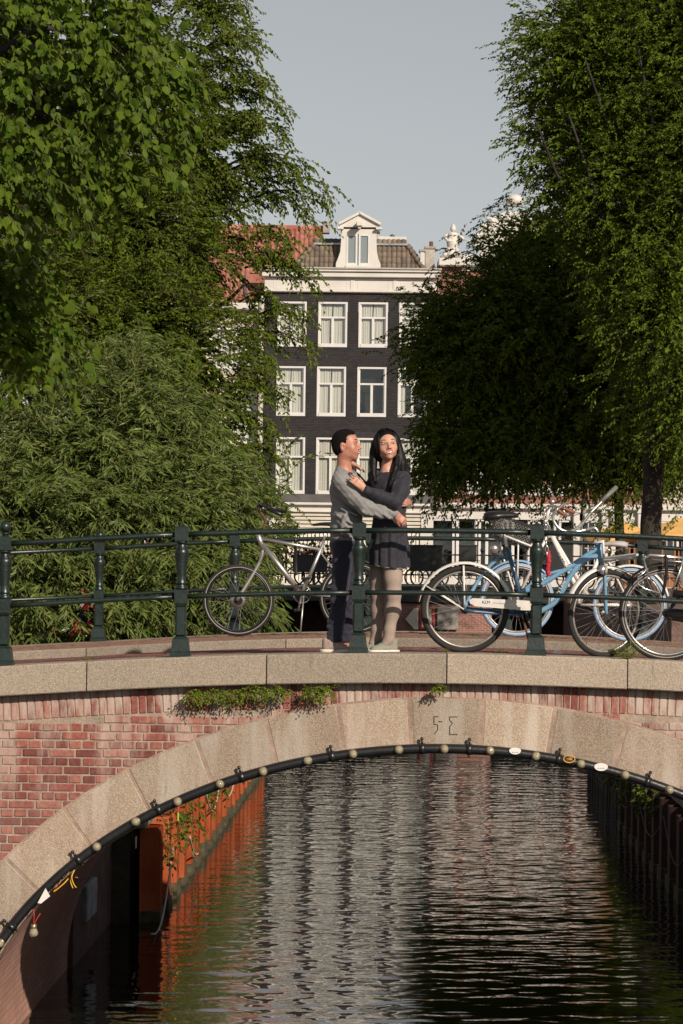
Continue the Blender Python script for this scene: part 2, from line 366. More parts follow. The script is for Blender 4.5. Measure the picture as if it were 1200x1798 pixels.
# spandrel backing (mortar bed) near and far, deck body and brick barrel
NS = 72
ts = [math.pi*i/NS for i in range(NS+1)]
for (y0, y1) in ((YN+0.0075, YN+0.30), (YF-0.30, YF-0.0075)):
    mb = MB()
    for i in range(NS):
        (xa, za), (xb, zb) = arc_pt(ts[i]), arc_pt(ts[i+1])
        ta, tb = zdeck(xa)-0.20, zdeck(xb)-0.20
        mb.quad((xa, y0, za), (xb, y0, zb), (xb, y0, tb), (xa, y0, ta))
        mb.quad((xb, y1, zb), (xa, y1, za), (xa, y1, ta), (xb, y1, tb))
    for (xs, xe) in ((XC-9.38, XC-EA), (XC+EA, XC+9.38)):
        k = 12
        for j in range(k):
            a = xs+(xe-xs)*j/k; b = xs+(xe-xs)*(j+1)/k
            for yy in (y0, y1): mb.quad((a, yy, -1), (b, yy, -1), (b, yy, zdeck(b)-0.20), (a, yy, zdeck(a)-0.20))
    for i in range(NS):      # underside and top tie the two faces together
        (xa, za), (xb, zb) = arc_pt(ts[i]), arc_pt(ts[i+1]); mb.quad((xb, y0, zb+.02), (xa, y0, za+.02), (xa, y1, za+.02), (xb, y1, zb+.02))
    mb.build('wall', M_MORT, bridge)
M_BARREL = brick_tex('barrel_brick', (0.58, 0.29, 0.23), (0.48, 0.22, 0.17), (0.34, 0.25, 0.19), 0.21, 0.066, coord='yz', msize=0.010)
mb = MB()
for i in range(NS):
    (xa, za), (xb, zb) = arc_pt(ts[i]), arc_pt(ts[i+1])
    mb.quad((xb, YN+0.12, zb), (xa, YN+0.12, za), (xa, YF-0.02, za), (xb, YF-0.02, zb))
for s_ in (-1, 1):
    x = XC+s_*EA
    mb.quad((x, YN+0.12, EZ), (x, YN+0.12, -1), (x, YF, -1), (x, YF, EZ))
mb.build('barrel_vault', M_BARREL, bridge, smooth=False)
# voussoirs, equal lengths along the ring, keystone at the crown
def ring_stones(yf, yb):
    dens = [arc_pt(math.pi*i/2000) for i in range(2001)]
    L = [0]
    for i in range(2000): L.append(L[-1]+math.dist(dens[i], dens[i+1]))
    half = L[1000]; seg = 0.525
    cuts = []; s_ = half+seg/2
    while s_ < L[-1]: cuts.append(s_); s_ += seg
    s_ = half-seg/2
    while s_ > 0: cuts.append(s_); s_ -= seg
    cuts = [0]+sorted(cuts)+[L[-1]]
    T = [math.pi*float(np.interp(c, L, range(2001)))/2000 for c in cuts]
    out = []
    for a, b in zip(T[:-1], T[1:]):
        if b-a < 0.03: continue
        g = 0.0022+random.uniform(0, .0012); m = MB(); k = 4
        tt = [a+g+(b-a-2*g)*j/k for j in range(k+1)]
        jit = random.uniform(-0.002, 0.002)
        yf2 = yf + (jit if yf < yb else -jit); c = 0.006 if yf < yb else -0.006
        A = []                                                     # outline of the face
        inn = [arc_pt(t, 0.0) for t in tt]; outn = [arc_pt(t, TH) for t in tt]
        inn2 = [arc_pt(min(max(t, a+g*2.2), b-g*2.2), 0.006) for t in tt]; outn2 = [arc_pt(min(max(t, a+g*2.2), b-g*2.2), TH-0.006) for t in tt]
        vs = [(p[0], yf2, p[1]) for p in inn2] + [(p[0], yf2, p[1]) for p in outn2] + [(p[0], yf2+c, p[1]) for p in inn] + [(p[0], yf2+c, p[1]) for p in outn] + [(p[0], yb, p[1]) for p in inn] + [(p[0], yb, p[1]) for p in outn]
        q = k+1; fs = []
        for j in range(k):
            fs += [(j, j+1, q+j+1, q+j), (2*q+j, 2*q+j+1, j+1, j), (q+j, q+j+1, 3*q+j+1, 3*q+j), (4*q+j, 4*q+j+1, 2*q+j+1, 2*q+j), (3*q+j, 3*q+j+1, 5*q+j+1, 5*q+j)]
        fs += [(0, q, 3*q, 2*q), (2*q, 3*q, 5*q, 4*q), (k, 2*q+k, 3*q+k, q+k), (2*q+k, 4*q+k, 5*q+k, 3*q+k)]
        m.add(vs, fs); out.append(m.build('voussoir', M_VOUS, bridge))
    return out
dn = [math.pi*i/160 for i in range(161)]
for (yy, s_) in ((YN-.0025, 1), (YF+.0025, -1)):
    mb = MB()
    for i in range(160):
        q = [arc_pt(dn[i], .004), arc_pt(dn[i+1], .004), arc_pt(dn[i+1], TH+.012), arc_pt(dn[i], TH+.012)]; q = [(p[0], yy, p[1]) for p in q]; mb.quad(*(q if s_ > 0 else q[::-1]))
    mb.build('ring_mortar', mat('pale_joint_mortar', (.33, .235, .185), .95, var=.25, vscale=7, bump=.4, bscale=50), bridge)
vs_near = ring_stones(YN-0.006, YN+0.14)
vs_far = ring_stones(YF+0.006, YF-0.14)
keyst = vs_near[len(vs_near)//2]
# numerals cut into the keystone
M_CUT = mat('engraved_line', (0.05, 0.035, 0.025), 0.95)
kc = W(785, 1273, YN)
mb = MB()
def strokes(pts):
    for a, b in zip(pts[:-1], pts[1:]):
        A = W(a[0], a[1], YN-0.0075); B = W(b[0], b[1], YN-0.0075); mb.tube([A, B], 0.0035, 5)
strokes([(771, 1258.5), (762.5, 1258.5), (762.5, 1272), (769, 1273), (769, 1282), (763, 1289)]); strokes([(770, 1267), (777, 1267.5)])
strokes([(804, 1259), (790, 1259), (790, 1265), (795, 1270), (790, 1276), (790, 1290), (804, 1290)])
en = mb.build('engraving', M_CUT, keyst)
# coping stones on both faces
def coping(yf, yb, far=False):
    w = 1.40; x = XC - w*6.0
    while x < XC+8.4-0.01:
        a, b = x+0.005, x+w-0.005; m = MB(); k = 5; hh = 0.232; ch = 0.012
        xs = [a+(b-a)*j/k for j in range(k+1)]
        prof = [(yf+ch*(1 if yf < yb else -1), 0), (yf, -ch), (yf, -hh+0.008), (yf+0.008*(1 if yf < yb else -1), -hh), (yb, -hh), (yb, 0)]
        dz = random.uniform(-0.003, 0.003); n = len(prof)
        vs = [(xx, p[0]+0, zdeck(xx)+p[1]+dz) for xx in xs for p in prof]
        fs = []
        for j in range(k):
            for i in range(n):
                q = (j*n+i, j*n+(i+1) % n, (j+1)*n+(i+1) % n, (j+1)*n+i); fs.append(q if yf < yb else q[::-1])
        fs += [tuple(range(n)) if yf > yb else tuple(range(n))[::-1], tuple(range(k*n, k*n+n))]
        m.add(vs, fs); m.build('coping_stone', M_COPE, bridge); x += w
coping(YN-0.118, YN+0.33); coping(YF+0.085, YF-0.30)
# mortar in the coping joints and behind them
mb = MB()
for i in range(60):
    a = XC-8.4+i*0.28; b = a+0.28
    vs = [(a, YN-0.090, zdeck(a)-0.22), (b, YN-0.090, zdeck(b)-0.22), (b, YN-0.090, zdeck(b)-0.012), (a, YN-0.090, zdeck(a)-0.012)]
    mb.quad(*vs)
mb.build('joint_mortar', M_MORT, bridge)
# brickwork: soldier course under the coping, then stretcher and header courses
def brick_mesh(w, h):
    m = MB(); m.box((0, 0.05, 0), (w, 0.10, h), ch=0.004); return m.mesh('brick', M_BRICK)
meS = [brick_mesh(0.198, 0.056), brick_mesh(0.194, 0.054)]; meH = [brick_mesh(0.094, 0.056), brick_mesh(0.091, 0.055)]
meV = [brick_mesh(0.052, 0.205), brick_mesh(0.050, 0.203)]
placed = []     # (x, z, mesh, tilt)
def ell(x, z, off): return ((x-XC)/(EA+off))**2 + (max(z-EZ, 0)/(EB+off))**2
x = XC-5.0
while x < XC+5.0:
    zt = zdeck(x)-0.225-0.1025
    if ell(x, zt+0.1, TH) > 1.0: placed.append((x, zt, random.choice(meV), -math.atan((zdeck(x+.05)-zdeck(x-.05))/0.1)))
    x += 0.0625
row = 0; z = 3.0875
while z > 0.1:
    x = XC-5.2 + (0.105 if row % 4 == 2 else 0.0) + random.uniform(-.006, .006); stretch = row % 2 == 0
    step = 0.21 if stretch else 0.105
    while x < XC+5.2:
        top = zdeck(x)-0.225-0.205
        if z+0.03 < top and ell(x+(0.08 if x < XC else -0.08), z+0.028, TH-0.06) > 1.0 and ell(x, z, TH-0.09) > 1.0:
            placed.append((x+random.uniform(-.004, .004), z+random.uniform(-.0025, .0025), random.choice(meS if stretch else meH), random.uniform(-.006, .006)))
        x += step
    z -= 0.0675; row += 1
def vis(p):
    d = abs(p[0]-0.0)
    return -3.35 < p[0] < 2.3 and p[1] > 1.4 and ell(p[0], p[1], TH) > 0.96
inv = sorted(placed, key=lambda p: (not vis(p), abs(p[0]+1.2)))
big = inv[:300]; rest = inv[300:]
for (x, z, me, a) in big:
    o = link('brick', me, bridge, world=True); o.location = (x, YN+random.uniform(-0.002, 0.0015), z); o.rotation_euler = (random.uniform(-.006, .006), a, random.uniform(-.012, .012))
mb = MB()
for (x, z, me, a) in rest:
    rot = Matrix.Rotation(a, 3, 'Y'); mb.add([rot @ v.co + Vector((x, YN, z)) for v in me.vertices], [tuple(p.vertices) for p in me.polygons])
tag(mb.build('brick_courses', M_BRICK, bridge), kind='stuff')
# deck: clinker road, granite kerb, brick pavement
KY = 26.50
def zroad(x, y): return zdeck(x)-0.018-0.034*(y-YN-.33)/(KY-YN-.33)
def zpav(x, y): return zdeck(x) + 0.026*(YF-0.3-y)/(YF-0.3-KY)
mb = MB(); k = 40
for j in range(k):
    a = XC-9.5+19*j/k; b = a+19/k
    for (y0, y1, f, dz) in ((YN+0.33, KY, zroad, -0.012), (KY, YF-0.30, zpav, -0.012)):
        mb.quad((a, y0, f(a, y0)+dz), (b, y0, f(b, y0)+dz), (b, y1, f(b, y1)+dz), (a, y1, f(a, y1)+dz))
mb.build('deck', mat('deck_sand', (0.15, 0.11, 0.08), 0.95, var=0.3, vscale=20), bridge)
M_ROADB = mat('road_clinker', (0.155, 0.055, 0.045), 0.85, var=0.35, vscale=14, col2=(0.24, 0.105, 0.08), bump=0.3, bscale=60)
M_PAVB = mat('pavement_clinker', (0.19, 0.105, 0.07), 0.9, var=0.35, vscale=13, col2=(0.27, 0.16, 0.11), bump=0.3, bscale=60)
mb = MB(); y = YN+0.335; r_ = 0
while y < KY-0.09:
    x = XC-4.6+(0.1 if r_ % 2 else 0)
    while x < XC+4.8:
        dz = random.uniform(-.003, .003); a, b = x+.004, x+.206; y0, y1 = y+.003, y+.097; z0, z1 = zroad(a, y)+dz, zroad(b, y)+dz
        mb.quad((a, y0, z0), (b, y0, z1), (b, y1, z1), (a, y1, z0)); mb.quad((a, y0, z0-.02), (b, y0, z1-.02), (b, y0, z1), (a, y0, z0)); x += .21
    y += .1; r_ += 1
tag(mb.build('road_bricks', M_ROADB, bridge), kind='stuff')
mb = MB()
def hb(x, y, w, d):
    dz = random.uniform(-.003, .003); a, b, y0, y1 = x, x+w, y, y+d
    q = [zpav(a, y0)+dz, zpav(b, y0)+dz, zpav(b, y1)+dz, zpav(a, y1)+dz]
    mb.quad((a, y0, q[0]), (b, y0, q[1]), (b, y1, q[2]), (a, y1, q[3])); mb.quad((a, y0, q[0]-.02), (b, y0, q[1]-.02), (b, y0, q[1]), (a, y0, q[0]))
y = KY+0.20; r_ = 0
while y < YF-0.32:
    x = XC-4.9+(0.11 if r_ % 2 else 0)
    while x < XC+5.2: hb(x, y, .094+.10*(r_ % 3 == 0), .058); x += .10 if r_ % 3 else .205
    y += .064; r_ += 1
tag(mb.build('pavement_bricks', M_PAVB, bridge), kind='stuff')
x = XC-5.0
while x < XC+5.2:
    m = MB(); a, b = x+.004, x+.896; kk = 3; xs = [a+(b-a)*j/kk for j in range(kk+1)]
    prof = [(KY+.012, 0), (KY, -.012), (KY, -.12), (KY+.17, -.12), (KY+.17, 0)]; n = len(prof)
    vs = [(xx, p[0], zpav(xx, KY)+p[1]) for xx in xs for p in prof]; fs = []
    for j in range(kk):
        for i in range(n): fs.append((j*n+i, j*n+(i+1) % n, (j+1)*n+(i+1) % n, (j+1)*n+i))
    fs += [tuple(range(n))[::-1], tuple(range(kk*n, kk*n+n))]
    m.add(vs, fs); m.build('kerb_stone', M_KERB, bridge); x += .9

# ================================================================== railings
M_IRON = mat('green_painted_iron', (0.008, 0.018, 0.014), 0.36, var=0.35, vscale=9, bump=0.12, bscale=35, spec=0.6)
def rust(m):      # small chips where rust and old pale paint show
    n = m.node_tree.nodes; l = m.node_tree.links; b = n['Principled BSDF']; src = b.inputs['Base Color'].links[0].from_socket
    geo = n.new('ShaderNodeNewGeometry'); t = n.new('ShaderNodeTexNoise'); t.inputs['Scale'].default_value = 24; t.inputs['Detail'].default_value = 7; t.inputs['Roughness'].default_value = .75
    l.new(geo.outputs['Position'], t.inputs['Vector']); r = n.new('ShaderNodeValToRGB'); l.new(t.outputs['Fac'], r.inputs['Fac'])
    r.color_ramp.elements[0].position = 0.66; r.color_ramp.elements[1].position = 0.69
    mx = n.new('ShaderNodeMixRGB'); l.new(r.outputs[0], mx.inputs['Fac']); l.new(src, mx.inputs['Color1']); mx.inputs['Color2'].default_value = (0.17, 0.09, 0.05, 1)
    l.new(mx.outputs[0], b.inputs['Base Color'])
rust(M_IRON)
def post_mb(ball):
    m = MB()
    def sq(z0, z1, w0, w1):
        m.box((0, 0, (z0+z1)/2), (w0, w0, z1-z0), top=w1/w0)
    sq(-.03, .030, .160, .158); sq(.030, .045, .158, .140); sq(.045, .135, .140, .122); sq(.135, .156, .122, .088)
    # chamfered shaft
    m.box((0, 0, .277), (.086, .086, .242), ch=.014)
    sq(.395, .417, .084, .100); sq(.417, .523, .102, .102)
    prof = [(.030, .523), (.046, .525), (.050, .535), (.046, .547), (.036, .553), (.034, .560), (.040, .566), (.043, .574), (.040, .582), (.036, .60), (.038, .64), (.046, .72), (.053, .78), (.057, .81), (.057, .822), (.050, .838), (.038, .856), (.034, .875), (.040, .884), (.050, .892), (.050, .902), (.040, .908)]
    m.lathe(prof, n=18)
    sq(.906, 1.010, .107, .107)
    if ball:
        m.lathe([(.04, 1.008), (.030, 1.018), (.022, 1.026), (.036, 1.034), (.036, 1.042), (.02, 1.048)], n=16); m.sphere((0, 0, 1.088), .046, 18, 12)
    else: m.box((0, 0, 1.021), (.107, .107, .022), top=.12)
    return m
def railing(name, y, label):
    rt = empty(name, (XC, y, zdeck(XC)), label, 'railing')
    meO = post_mb(False).mesh('post', M_IRON, True); meB = post_mb(True).mesh('post', M_IRON, True)
    for me in (meO, meB): me.set_sharp_from_angle(angle=R(32))
    for i in range(6):
        x = XC+(-3.475+1.39*i)
        o = link('post', meB if i in (0, 5) else meO, rt); o.location = (x, y, zdeck(x))
    for zr, rr, nm in ((.955, .0225, 'top_rail'), (.468, .020, 'lower_rail')):
        for i in range(5):
            xa = XC-3.475+1.39*i; xb = xa+1.39; m = MB()
            pts = [(xa+(xb-xa)*j/6, y, zdeck(xa+(xb-xa)*j/6)+zr) for j in range(7)]
            m.tube(pts, rr, 10); m.build(nm, M_IRON, rt, smooth=True)
        for s_ in (-1, 1):          # short stays running off past the end posts
            xa = XC+s_*3.475; m = MB(); m.tube([(xa, y, zdeck(xa)+zr), (xa+s_*2.6, y, zdeck(xa+s_*2.6)+zr)], rr, 10); m.build(nm, M_IRON, rt, smooth=True)
    return rt
railing('bridge_railing', YN+0.06, 'green iron railing with turned posts in front of the couple')
railing('bridge_railing', YF-0.02, 'green iron railing along the back of the bridge, behind the bicycles')
# ================================================================== houses across the end of the canal (y = 120)
DF = 120.0
def glass_mat():
    m = bpy.data.materials.new('window_glass'); m.use_nodes = True; n = m.node_tree.nodes; l = m.node_tree.links; n.clear()
    o = n.new('ShaderNodeOutputMaterial'); mx = n.new('ShaderNodeMixShader'); t = n.new('ShaderNodeBsdfTransparent'); g = n.new('ShaderNodeBsdfGlossy')
    g.inputs['Roughness'].default_value = 0.04; g.inputs['Color'].default_value = (.85, .9, .9, 1); t.inputs['Color'].default_value = (.94, .95, .94, 1)
    lw = n.new('ShaderNodeLayerWeight'); lw.inputs['Blend'].default_value = 0.12
    geo = n.new('ShaderNodeNewGeometry'); tx = n.new('ShaderNodeTexNoise'); tx.inputs['Scale'].default_value = 1.5; l.new(geo.outputs['Position'], tx.inputs['Vector'])
    bp = n.new('ShaderNodeBump'); bp.inputs['Strength'].default_value = .25; bp.inputs['Distance'].default_value = .01; l.new(tx.outputs['Fac'], bp.inputs['Height']); l.new(bp.outputs[0], g.inputs['Normal'])
    ad = n.new('ShaderNodeMath'); ad.inputs[1].default_value = .05; l.new(lw.outputs['Facing'], ad.inputs[0]); ad.use_clamp = True
    l.new(ad.outputs[0], mx.inputs[0]); l.new(t.outputs[0], mx.inputs[1]); l.new(g.outputs[0], mx.inputs[2]); l.new(mx.outputs[0], o.inputs[0])
    return m
M_GLASS = glass_mat()
M_WHITE = mat('cream_paint', (0.60, 0.575, 0.53), 0.5, var=0.06, vscale=1.2, bump=0.1, bscale=8)
M_SASH = mat('white_sash_paint', (0.63, 0.62, 0.60), 0.45, var=0.04, vscale=2)
M_CURT = mat('curtain_cloth', (0.66, 0.64, 0.58), 0.9, var=0.06, vscale=2, stretch=(6, 6, .6))
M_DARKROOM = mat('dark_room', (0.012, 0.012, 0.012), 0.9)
M_BLKBRICK = brick_tex('charcoal_brick', (0.022, 0.0195, 0.022), (0.036, 0.032, 0.035), (0.014, 0.013, 0.014), 0.21, 0.065, msize=0.008, bump=1.0, stretchnoise=0.22)
M_REDBRICK = brick_tex('old_red_brick', (0.27, 0.095, 0.07), (0.20, 0.07, 0.05), (0.30, 0.22, 0.18), 0.21, 0.065, msize=0.010, bump=0.4)
M_PINK = mat('rendered_pink_wall', (0.52, 0.44, 0.38), 0.9, var=0.08, vscale=1)
M_LEAD = mat('lead_sheet', (0.085, 0.08, 0.08), 0.55, var=0.2, vscale=2, bump=0.3, bscale=3)
M_STONE = mat('grey_stone', (0.30, 0.27, 0.24), 0.9, var=0.25, vscale=3, bump=0.3, bscale=10)
def curtain(x0, x1, z0, z1, y, parent, gather=0.0):
    n = max(6, int((x1-x0)/0.028)); V = []; F = []
    ph = random.uniform(0, 6); fr = random.uniform(52, 66)
    for i in range(n+1):
        x = x0+(x1-x0)*i/n; dy = 0.020*math.sin((x-x0)*fr+ph)+0.012*math.sin((x-x0)*23+ph*2)
        V += [(x, y+dy*.7, z1), (x+gather*(.5-(i/n)), y+dy*1.3, z0)]
    for i in range(n): F.append((2*i, 2*i+1, 2*i+3, 2*i+2))
    m = MB(); m.add(V, F); return m.build('curtain', M_CURT, parent, smooth=True)
def window(parent, xc, z0, z1, w, y, style='T', curt=True, label=None):
    """sash window standing in its opening: frame, glazing bars, pane and curtains"""
    m = MB(); f = 0.085; dp = 0.10; x0, x1 = xc-w/2, xc+w/2
    m.box((x0+f/2, y, (z0+z1)/2), (f, dp, z1-z0), ch=.008); m.box((x1-f/2, y, (z0+z1)/2), (f, dp, z1-z0), ch=.008)
    m.box((xc, y, z1-f/2), (w-2*f, dp, f), ch=.008); m.box((xc, y-.012, z0+.075), (w-2*f, dp+.02, .15), ch=.008)
    g = .045; zt = z1-f-(z1-z0-f-.15)*.34
    if style == 'T':
        m.box((xc, y+.01, zt), (w-2*f, .06, .075)); m.box((xc, y+.013, (z0+.15+zt-.0375)/2), (.10, .05, zt-.0375-z0-.15))
    elif style == 'lattice':
        for k in range(1, 4): m.box((x0+f+(w-2*f)*k/4, y+.01, (z0+.15+z1-f)/2), (.03, .04, z1-f-z0-.15))
        for k in range(1, 6): m.box((xc, y+.014, z0+.15+(z1-f-z0-.15)*k/6), (w-2*f, .04, .03))
    elif style == 'V': m.box((xc, y+.01, (z0+z1)/2), (.10, .05, z1-z0-.16))
    # inner sash rim
    for s_ in (-1, 1): m.box((xc+s_*(w/2-f-.018), y+.022, (z0+.15+z1-f)/2), (.036, .03, z1-f-z0-.151))
    wo_ = m.build('window', M_SASH, parent)
    if label: wo_['label'] = label
    mp = MB(); mp.box((xc, y+.035, (z0+.15+z1-f)/2), (w-2*f, .006, z1-f-z0-.15)); mp.build('pane', M_GLASS, wo_)
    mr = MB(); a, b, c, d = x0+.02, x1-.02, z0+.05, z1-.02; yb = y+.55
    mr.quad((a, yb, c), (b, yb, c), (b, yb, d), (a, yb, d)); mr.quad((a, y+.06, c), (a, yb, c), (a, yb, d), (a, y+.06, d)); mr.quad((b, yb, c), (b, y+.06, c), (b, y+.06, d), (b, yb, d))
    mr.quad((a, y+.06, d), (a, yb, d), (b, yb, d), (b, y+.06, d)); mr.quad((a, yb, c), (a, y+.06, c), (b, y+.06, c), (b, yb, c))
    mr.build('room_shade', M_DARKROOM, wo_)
    if curt == 'part':
        curtain(x0+f, x0+f+.22, z0+.15, zt-.05, y+.13, wo_); curtain(x0+f, x1-f, zt+.02, zt+.22, y+.13, wo_)
    elif curt:
        curtain(x0+f-.02, xc-.02, z0+.12, z1-f+.02, y+.13, wo_, .10); curtain(xc+.02, x1-f+.02, z0+.12, z1-f+.02, y+.14, wo_, -.10)
    return wo_
def wall_open(name, x0, x1, z0, z1, y, rects, m, parent, depth=.16, back=9.0):
    """front wall with real openings and reveals, plus side walls"""
    xs = sorted({x0, x1, *[r[0] for r in rects], *[r[1] for r in rects]}); zs = sorted({z0, z1, *[r[2] for r in rects], *[r[3] for r in rects]})
    b = MB()
    for i in range(len(xs)-1):
        for j in range(len(zs)-1):
            cx, cz = (xs[i]+xs[i+1])/2, (zs[j]+zs[j+1])/2
            if any(r[0] < cx < r[1] and r[2] < cz < r[3] for r in rects): continue
            b.quad((xs[i], y, zs[j]), (xs[i+1], y, zs[j]), (xs[i+1], y, zs[j+1]), (xs[i], y, zs[j+1]))
    for (a, c, d, e) in rects:
        b.quad((a, y, d), (a, y+depth, d), (a, y+depth, e), (a, y, e)); b.quad((c, y+depth, d), (c, y, d), (c, y, e), (c, y+depth, e))
        b.quad((a, y, e), (a, y+depth, e), (c, y+depth, e), (c, y, e)); b.quad((a, y+depth, d), (a, y, d), (c, y, d), (c, y+depth, d))
    for x in (x0, x1): b.quad((x, y, z0), (x, y+back, z0), (x, y+back, z1), (x, y, z1))
    b.quad((x0, y+back, z0), (x0, y+back, z1), (x1, y+back, z1), (x1, y+back, z0))
    return b.build(name, m, parent)
ppm = FPX/DF
def zf(py): return H - (py-987.0)/ppm          # height of a sill or cornice at the house fronts
def xf(px, py=650): return W(px, py, DF).x
# ---- the charcoal house
hx0, hx1 = xf(463, 700), xf(764, 700)
HC = empty('canal_house', ((hx0+hx1)/2, DF, STREET), 'charcoal painted brick canal house with four rows of white sash windows and a white dormer', 'house')
rows = [(527, 608), (641, 730), (766, 867)]
cols = {0: (513, 584.5, 655.5, 727), 1: (511, 582, 653, 724.5), 2: (510, 580.5, 652, 723.5)}
rects = []; wins = []
for r_, (ya, yb) in enumerate(rows):
    for c_, px in enumerate(cols[r_]):
        xc_ = xf(px, (ya+yb)/2); off = (px-600)*0.0125
        z1_, z0_ = zf(ya+1.2), zf(yb+1.2); rects.append((xc_-.61, xc_+.61, z0_, z1_)); wins.append((xc_, z0_, z1_, r_, c_))
ztop = zf(513); zled = zf(868)
wall_open('wall', hx0, hx1, zled, ztop, DF, rects, M_BLKBRICK, HC)
M_BLKCAP = mat('charcoal_header', (0.032, 0.028, 0.030), 0.85, var=0.3, vscale=9, objrand=.25, bump=.5, bscale=20)
for (xc_, z0_, z1_, r_, c_) in wins:
    cu = True; lb = None
    if r_ == 1 and c_ == 2: cu = False; lb = 'sash window without curtains, dark glass'
    if r_ == 1 and c_ == 3: cu = 'part'; lb = 'sash window with one half-open dark curtain'
    window(HC, xc_, z0_+.015, z1_-.012, 1.19, DF+.055, curt=cu, label=lb)
    # soldier arch of bricks over the opening
    m = MB()
    for k in range(20): m.box((xc_-.64+.067*k, DF-.004, z1_+.115), (.056, .02, .205), rot=Matrix.Rotation((k-9.5)*.012, 3, 'Y'))
    tag(m.build('window_arch', M_BLKCAP, HC), kind='stuff')
m = MB()
m.box(((hx0+hx1)/2, DF-.04, zf(875)), (hx1-hx0, .10, zf(868)-zf(882)), ch=.02); m.build('lead_apron', M_LEAD, HC)
# frieze, cornice and gutter
cx = (hx0+hx1)/2; cw = hx1-hx0
def bar(nm, ya, yb, dpt, ext, mm=M_WHITE, ch=.02):
    m = MB(); m.box((cx, DF-dpt/2+.02, (zf(ya)+zf(yb))/2), (cw+2*ext, dpt+.04, zf(ya)-zf(yb)), ch=ch); return m.build(nm, mm, HC)
bar('frieze', 486.2, 513, .10, .02); bar('frieze_moulding', 508, 512, .17, .04); bar('cornice', 477.2, 486, .34, .12); bar('cornice', 473, 477, .44, .18); bar('gutter', 469.5, 472.8, .50, .22, mat('gutter_zinc', (.40, .38, .34), .6, var=.1))
for (a, b) in ((481, 533), (560, 610), (629, 683), (705, 760)):
    m = MB(); x0_, x1_ = xf(a, 497), xf(b, 497); zc_ = zf(498); hh = .20
    for (bx, bz, sx, sz) in ((0, hh, x1_-x0_, .03), (0, -hh, x1_-x0_, .03)): m.box(((x0_+x1_)/2, DF-.095, zc_+bz), (sx, .03, sz), ch=.006)
    for xx in (x0_, x1_): m.box((xx, DF-.095, zc_), (.03, .03, 2*hh-.032), ch=.006)
    m.build('frieze_panel', M_WHITE, HC)
for a in (546, 556, 619, 694):
    m = MB(); xx = xf(a, 497); m.box((xx, DF-.10, zf(498)), (.17, .05, .5), ch=.015); m.build('frieze_bracket', M_WHITE, HC)
# tiled mansard roof: a tile is a small curved pan
def tile_mesh(name, m_, w=.205, l_=.34):
    V = []; F = []; n = 6
    for j, (yy, up) in enumerate(((0, .018), (l_, 0))):
        for i in range(n+1):
            a = i/n; z = .034*math.sin(a*math.pi*1.55-.35) + up; V.append((-w/2+w*a, yy, z))
    for i in range(n+1): V.append((V[i][0], 0.0, V[i][2]-.022))
    for i in range(n): F.append((i, i+1, n+1+i+1, n+1+i)); F.append((2*n+2+i, 2*n+2+i+1, i+1, i))
    m = MB(); m.add(V, F); return m.mesh(name, m_, True)
M_TGREY = mat('brown_grey_tile', (0.155, 0.12, 0.09), 0.8, var=.3, vscale=2.5, objrand=.22, bump=.3, bscale=20)
M_TRED = mat('orange_red_tile', (0.36, 0.11, 0.075), 0.8, var=.3, vscale=2, col2=(.40, .18, .13), objrand=.16, bump=.3, bscale=20)
zr0, zr1 = zf(470), zf(425)
TW, TL = .198, .285
def tiles(parent, me, xa, xb, za, zb, y0, slope, inside, stuff_after=10**9, cnt=[0]):
    """courses of tiles climbing a slope (radians from the horizontal)"""
    dzr = TL*math.sin(slope); dyr = TL*math.cos(slope); r_ = 0; extra = MB(); made = 0
    rot = Matrix.Rotation(slope, 3, 'X')
    z = za
    while z < zb:
        x = xa
        while x < xb:
            if inside(x, z+dzr/2):
                p = Vector((x, y0+r_*dyr, z))
                if made < stuff_after:
                    o = link('tile', me, parent); o.location = p; o.rotation_euler = (slope+random.uniform(-.01, .01), 0, random.uniform(-.012, .012)); made += 1
                else: extra.add([rot @ v.co + p for v in me.vertices], [tuple(q.vertices) for q in me.polygons])
            x += TW
        z += dzr; r_ += 1
    if extra.v: tag(extra.build('tile_courses', me.materials[0], parent, smooth=True), kind='stuff')
tg = tile_mesh('tile', M_TGREY, TW+.02, TL+.06)
xl0, xl1, xr0, xr1 = xf(513, 469), xf(552, 425), xf(745, 469), xf(716, 425)
dx0, dx1 = xf(594, 440), xf(664, 440)
def in_grey(x, z):
    t = (z-zr0)/(zr1-zr0); return xl0+(xl1-xl0)*t < x < xr0+(xr1-xr0)*t and not (dx0+.25 < x < dx1-.25)
SL = R(62)
tiles(HC, tg, xl0, xr0, zr0, zr1, DF+.15, SL, in_grey)
yt = DF+.15+(zr1-zr0)/math.tan(SL)
m = MB(); m.add([(xl0-.1, DF+.19, zr0-.02), (xr0+.1, DF+.19, zr0-.02), (xr1, yt+.04, zr1), (xl1, yt+.04, zr1), (xl0-.1, DF+8, zr0-.02), (xr0+.1, DF+8, zr0-.02), (xr1, DF+6.5, zr1), (xl1, DF+6.5, zr1)],
                [(0, 1, 2, 3), (1, 5, 6, 2), (4, 0, 3, 7), (3, 2, 6, 7), (5, 4, 7, 6)])
m.build('roof', M_TGREY, HC)
for (a, b) in (((xl0, DF+.12, zr0), (xl1, yt-.02, zr1)), ((xr0, DF+.12, zr0), (xr1, yt-.02, zr1))):
    A, B = Vector(a), Vector(b); k = 6
    for i in range(k):
        m = MB(); m.tube([A.lerp(B, i/k)+Vector((0, 0, .03)), A.lerp(B, (i+1.05)/k)+Vector((0, 0, .0))], [.13, .10], 10); m.build('hip_tile', M_TGREY, HC, smooth=True)
m = MB(); m.box(((xl1+xr1)/2, yt+.02, zr1+.035), (xr1-xl1+.1, .3, .10), ch=.02); m.build('roof_flashing', mat('zinc_flashing', (.42, .43, .44), .35, metal=.6, var=.2), HC)
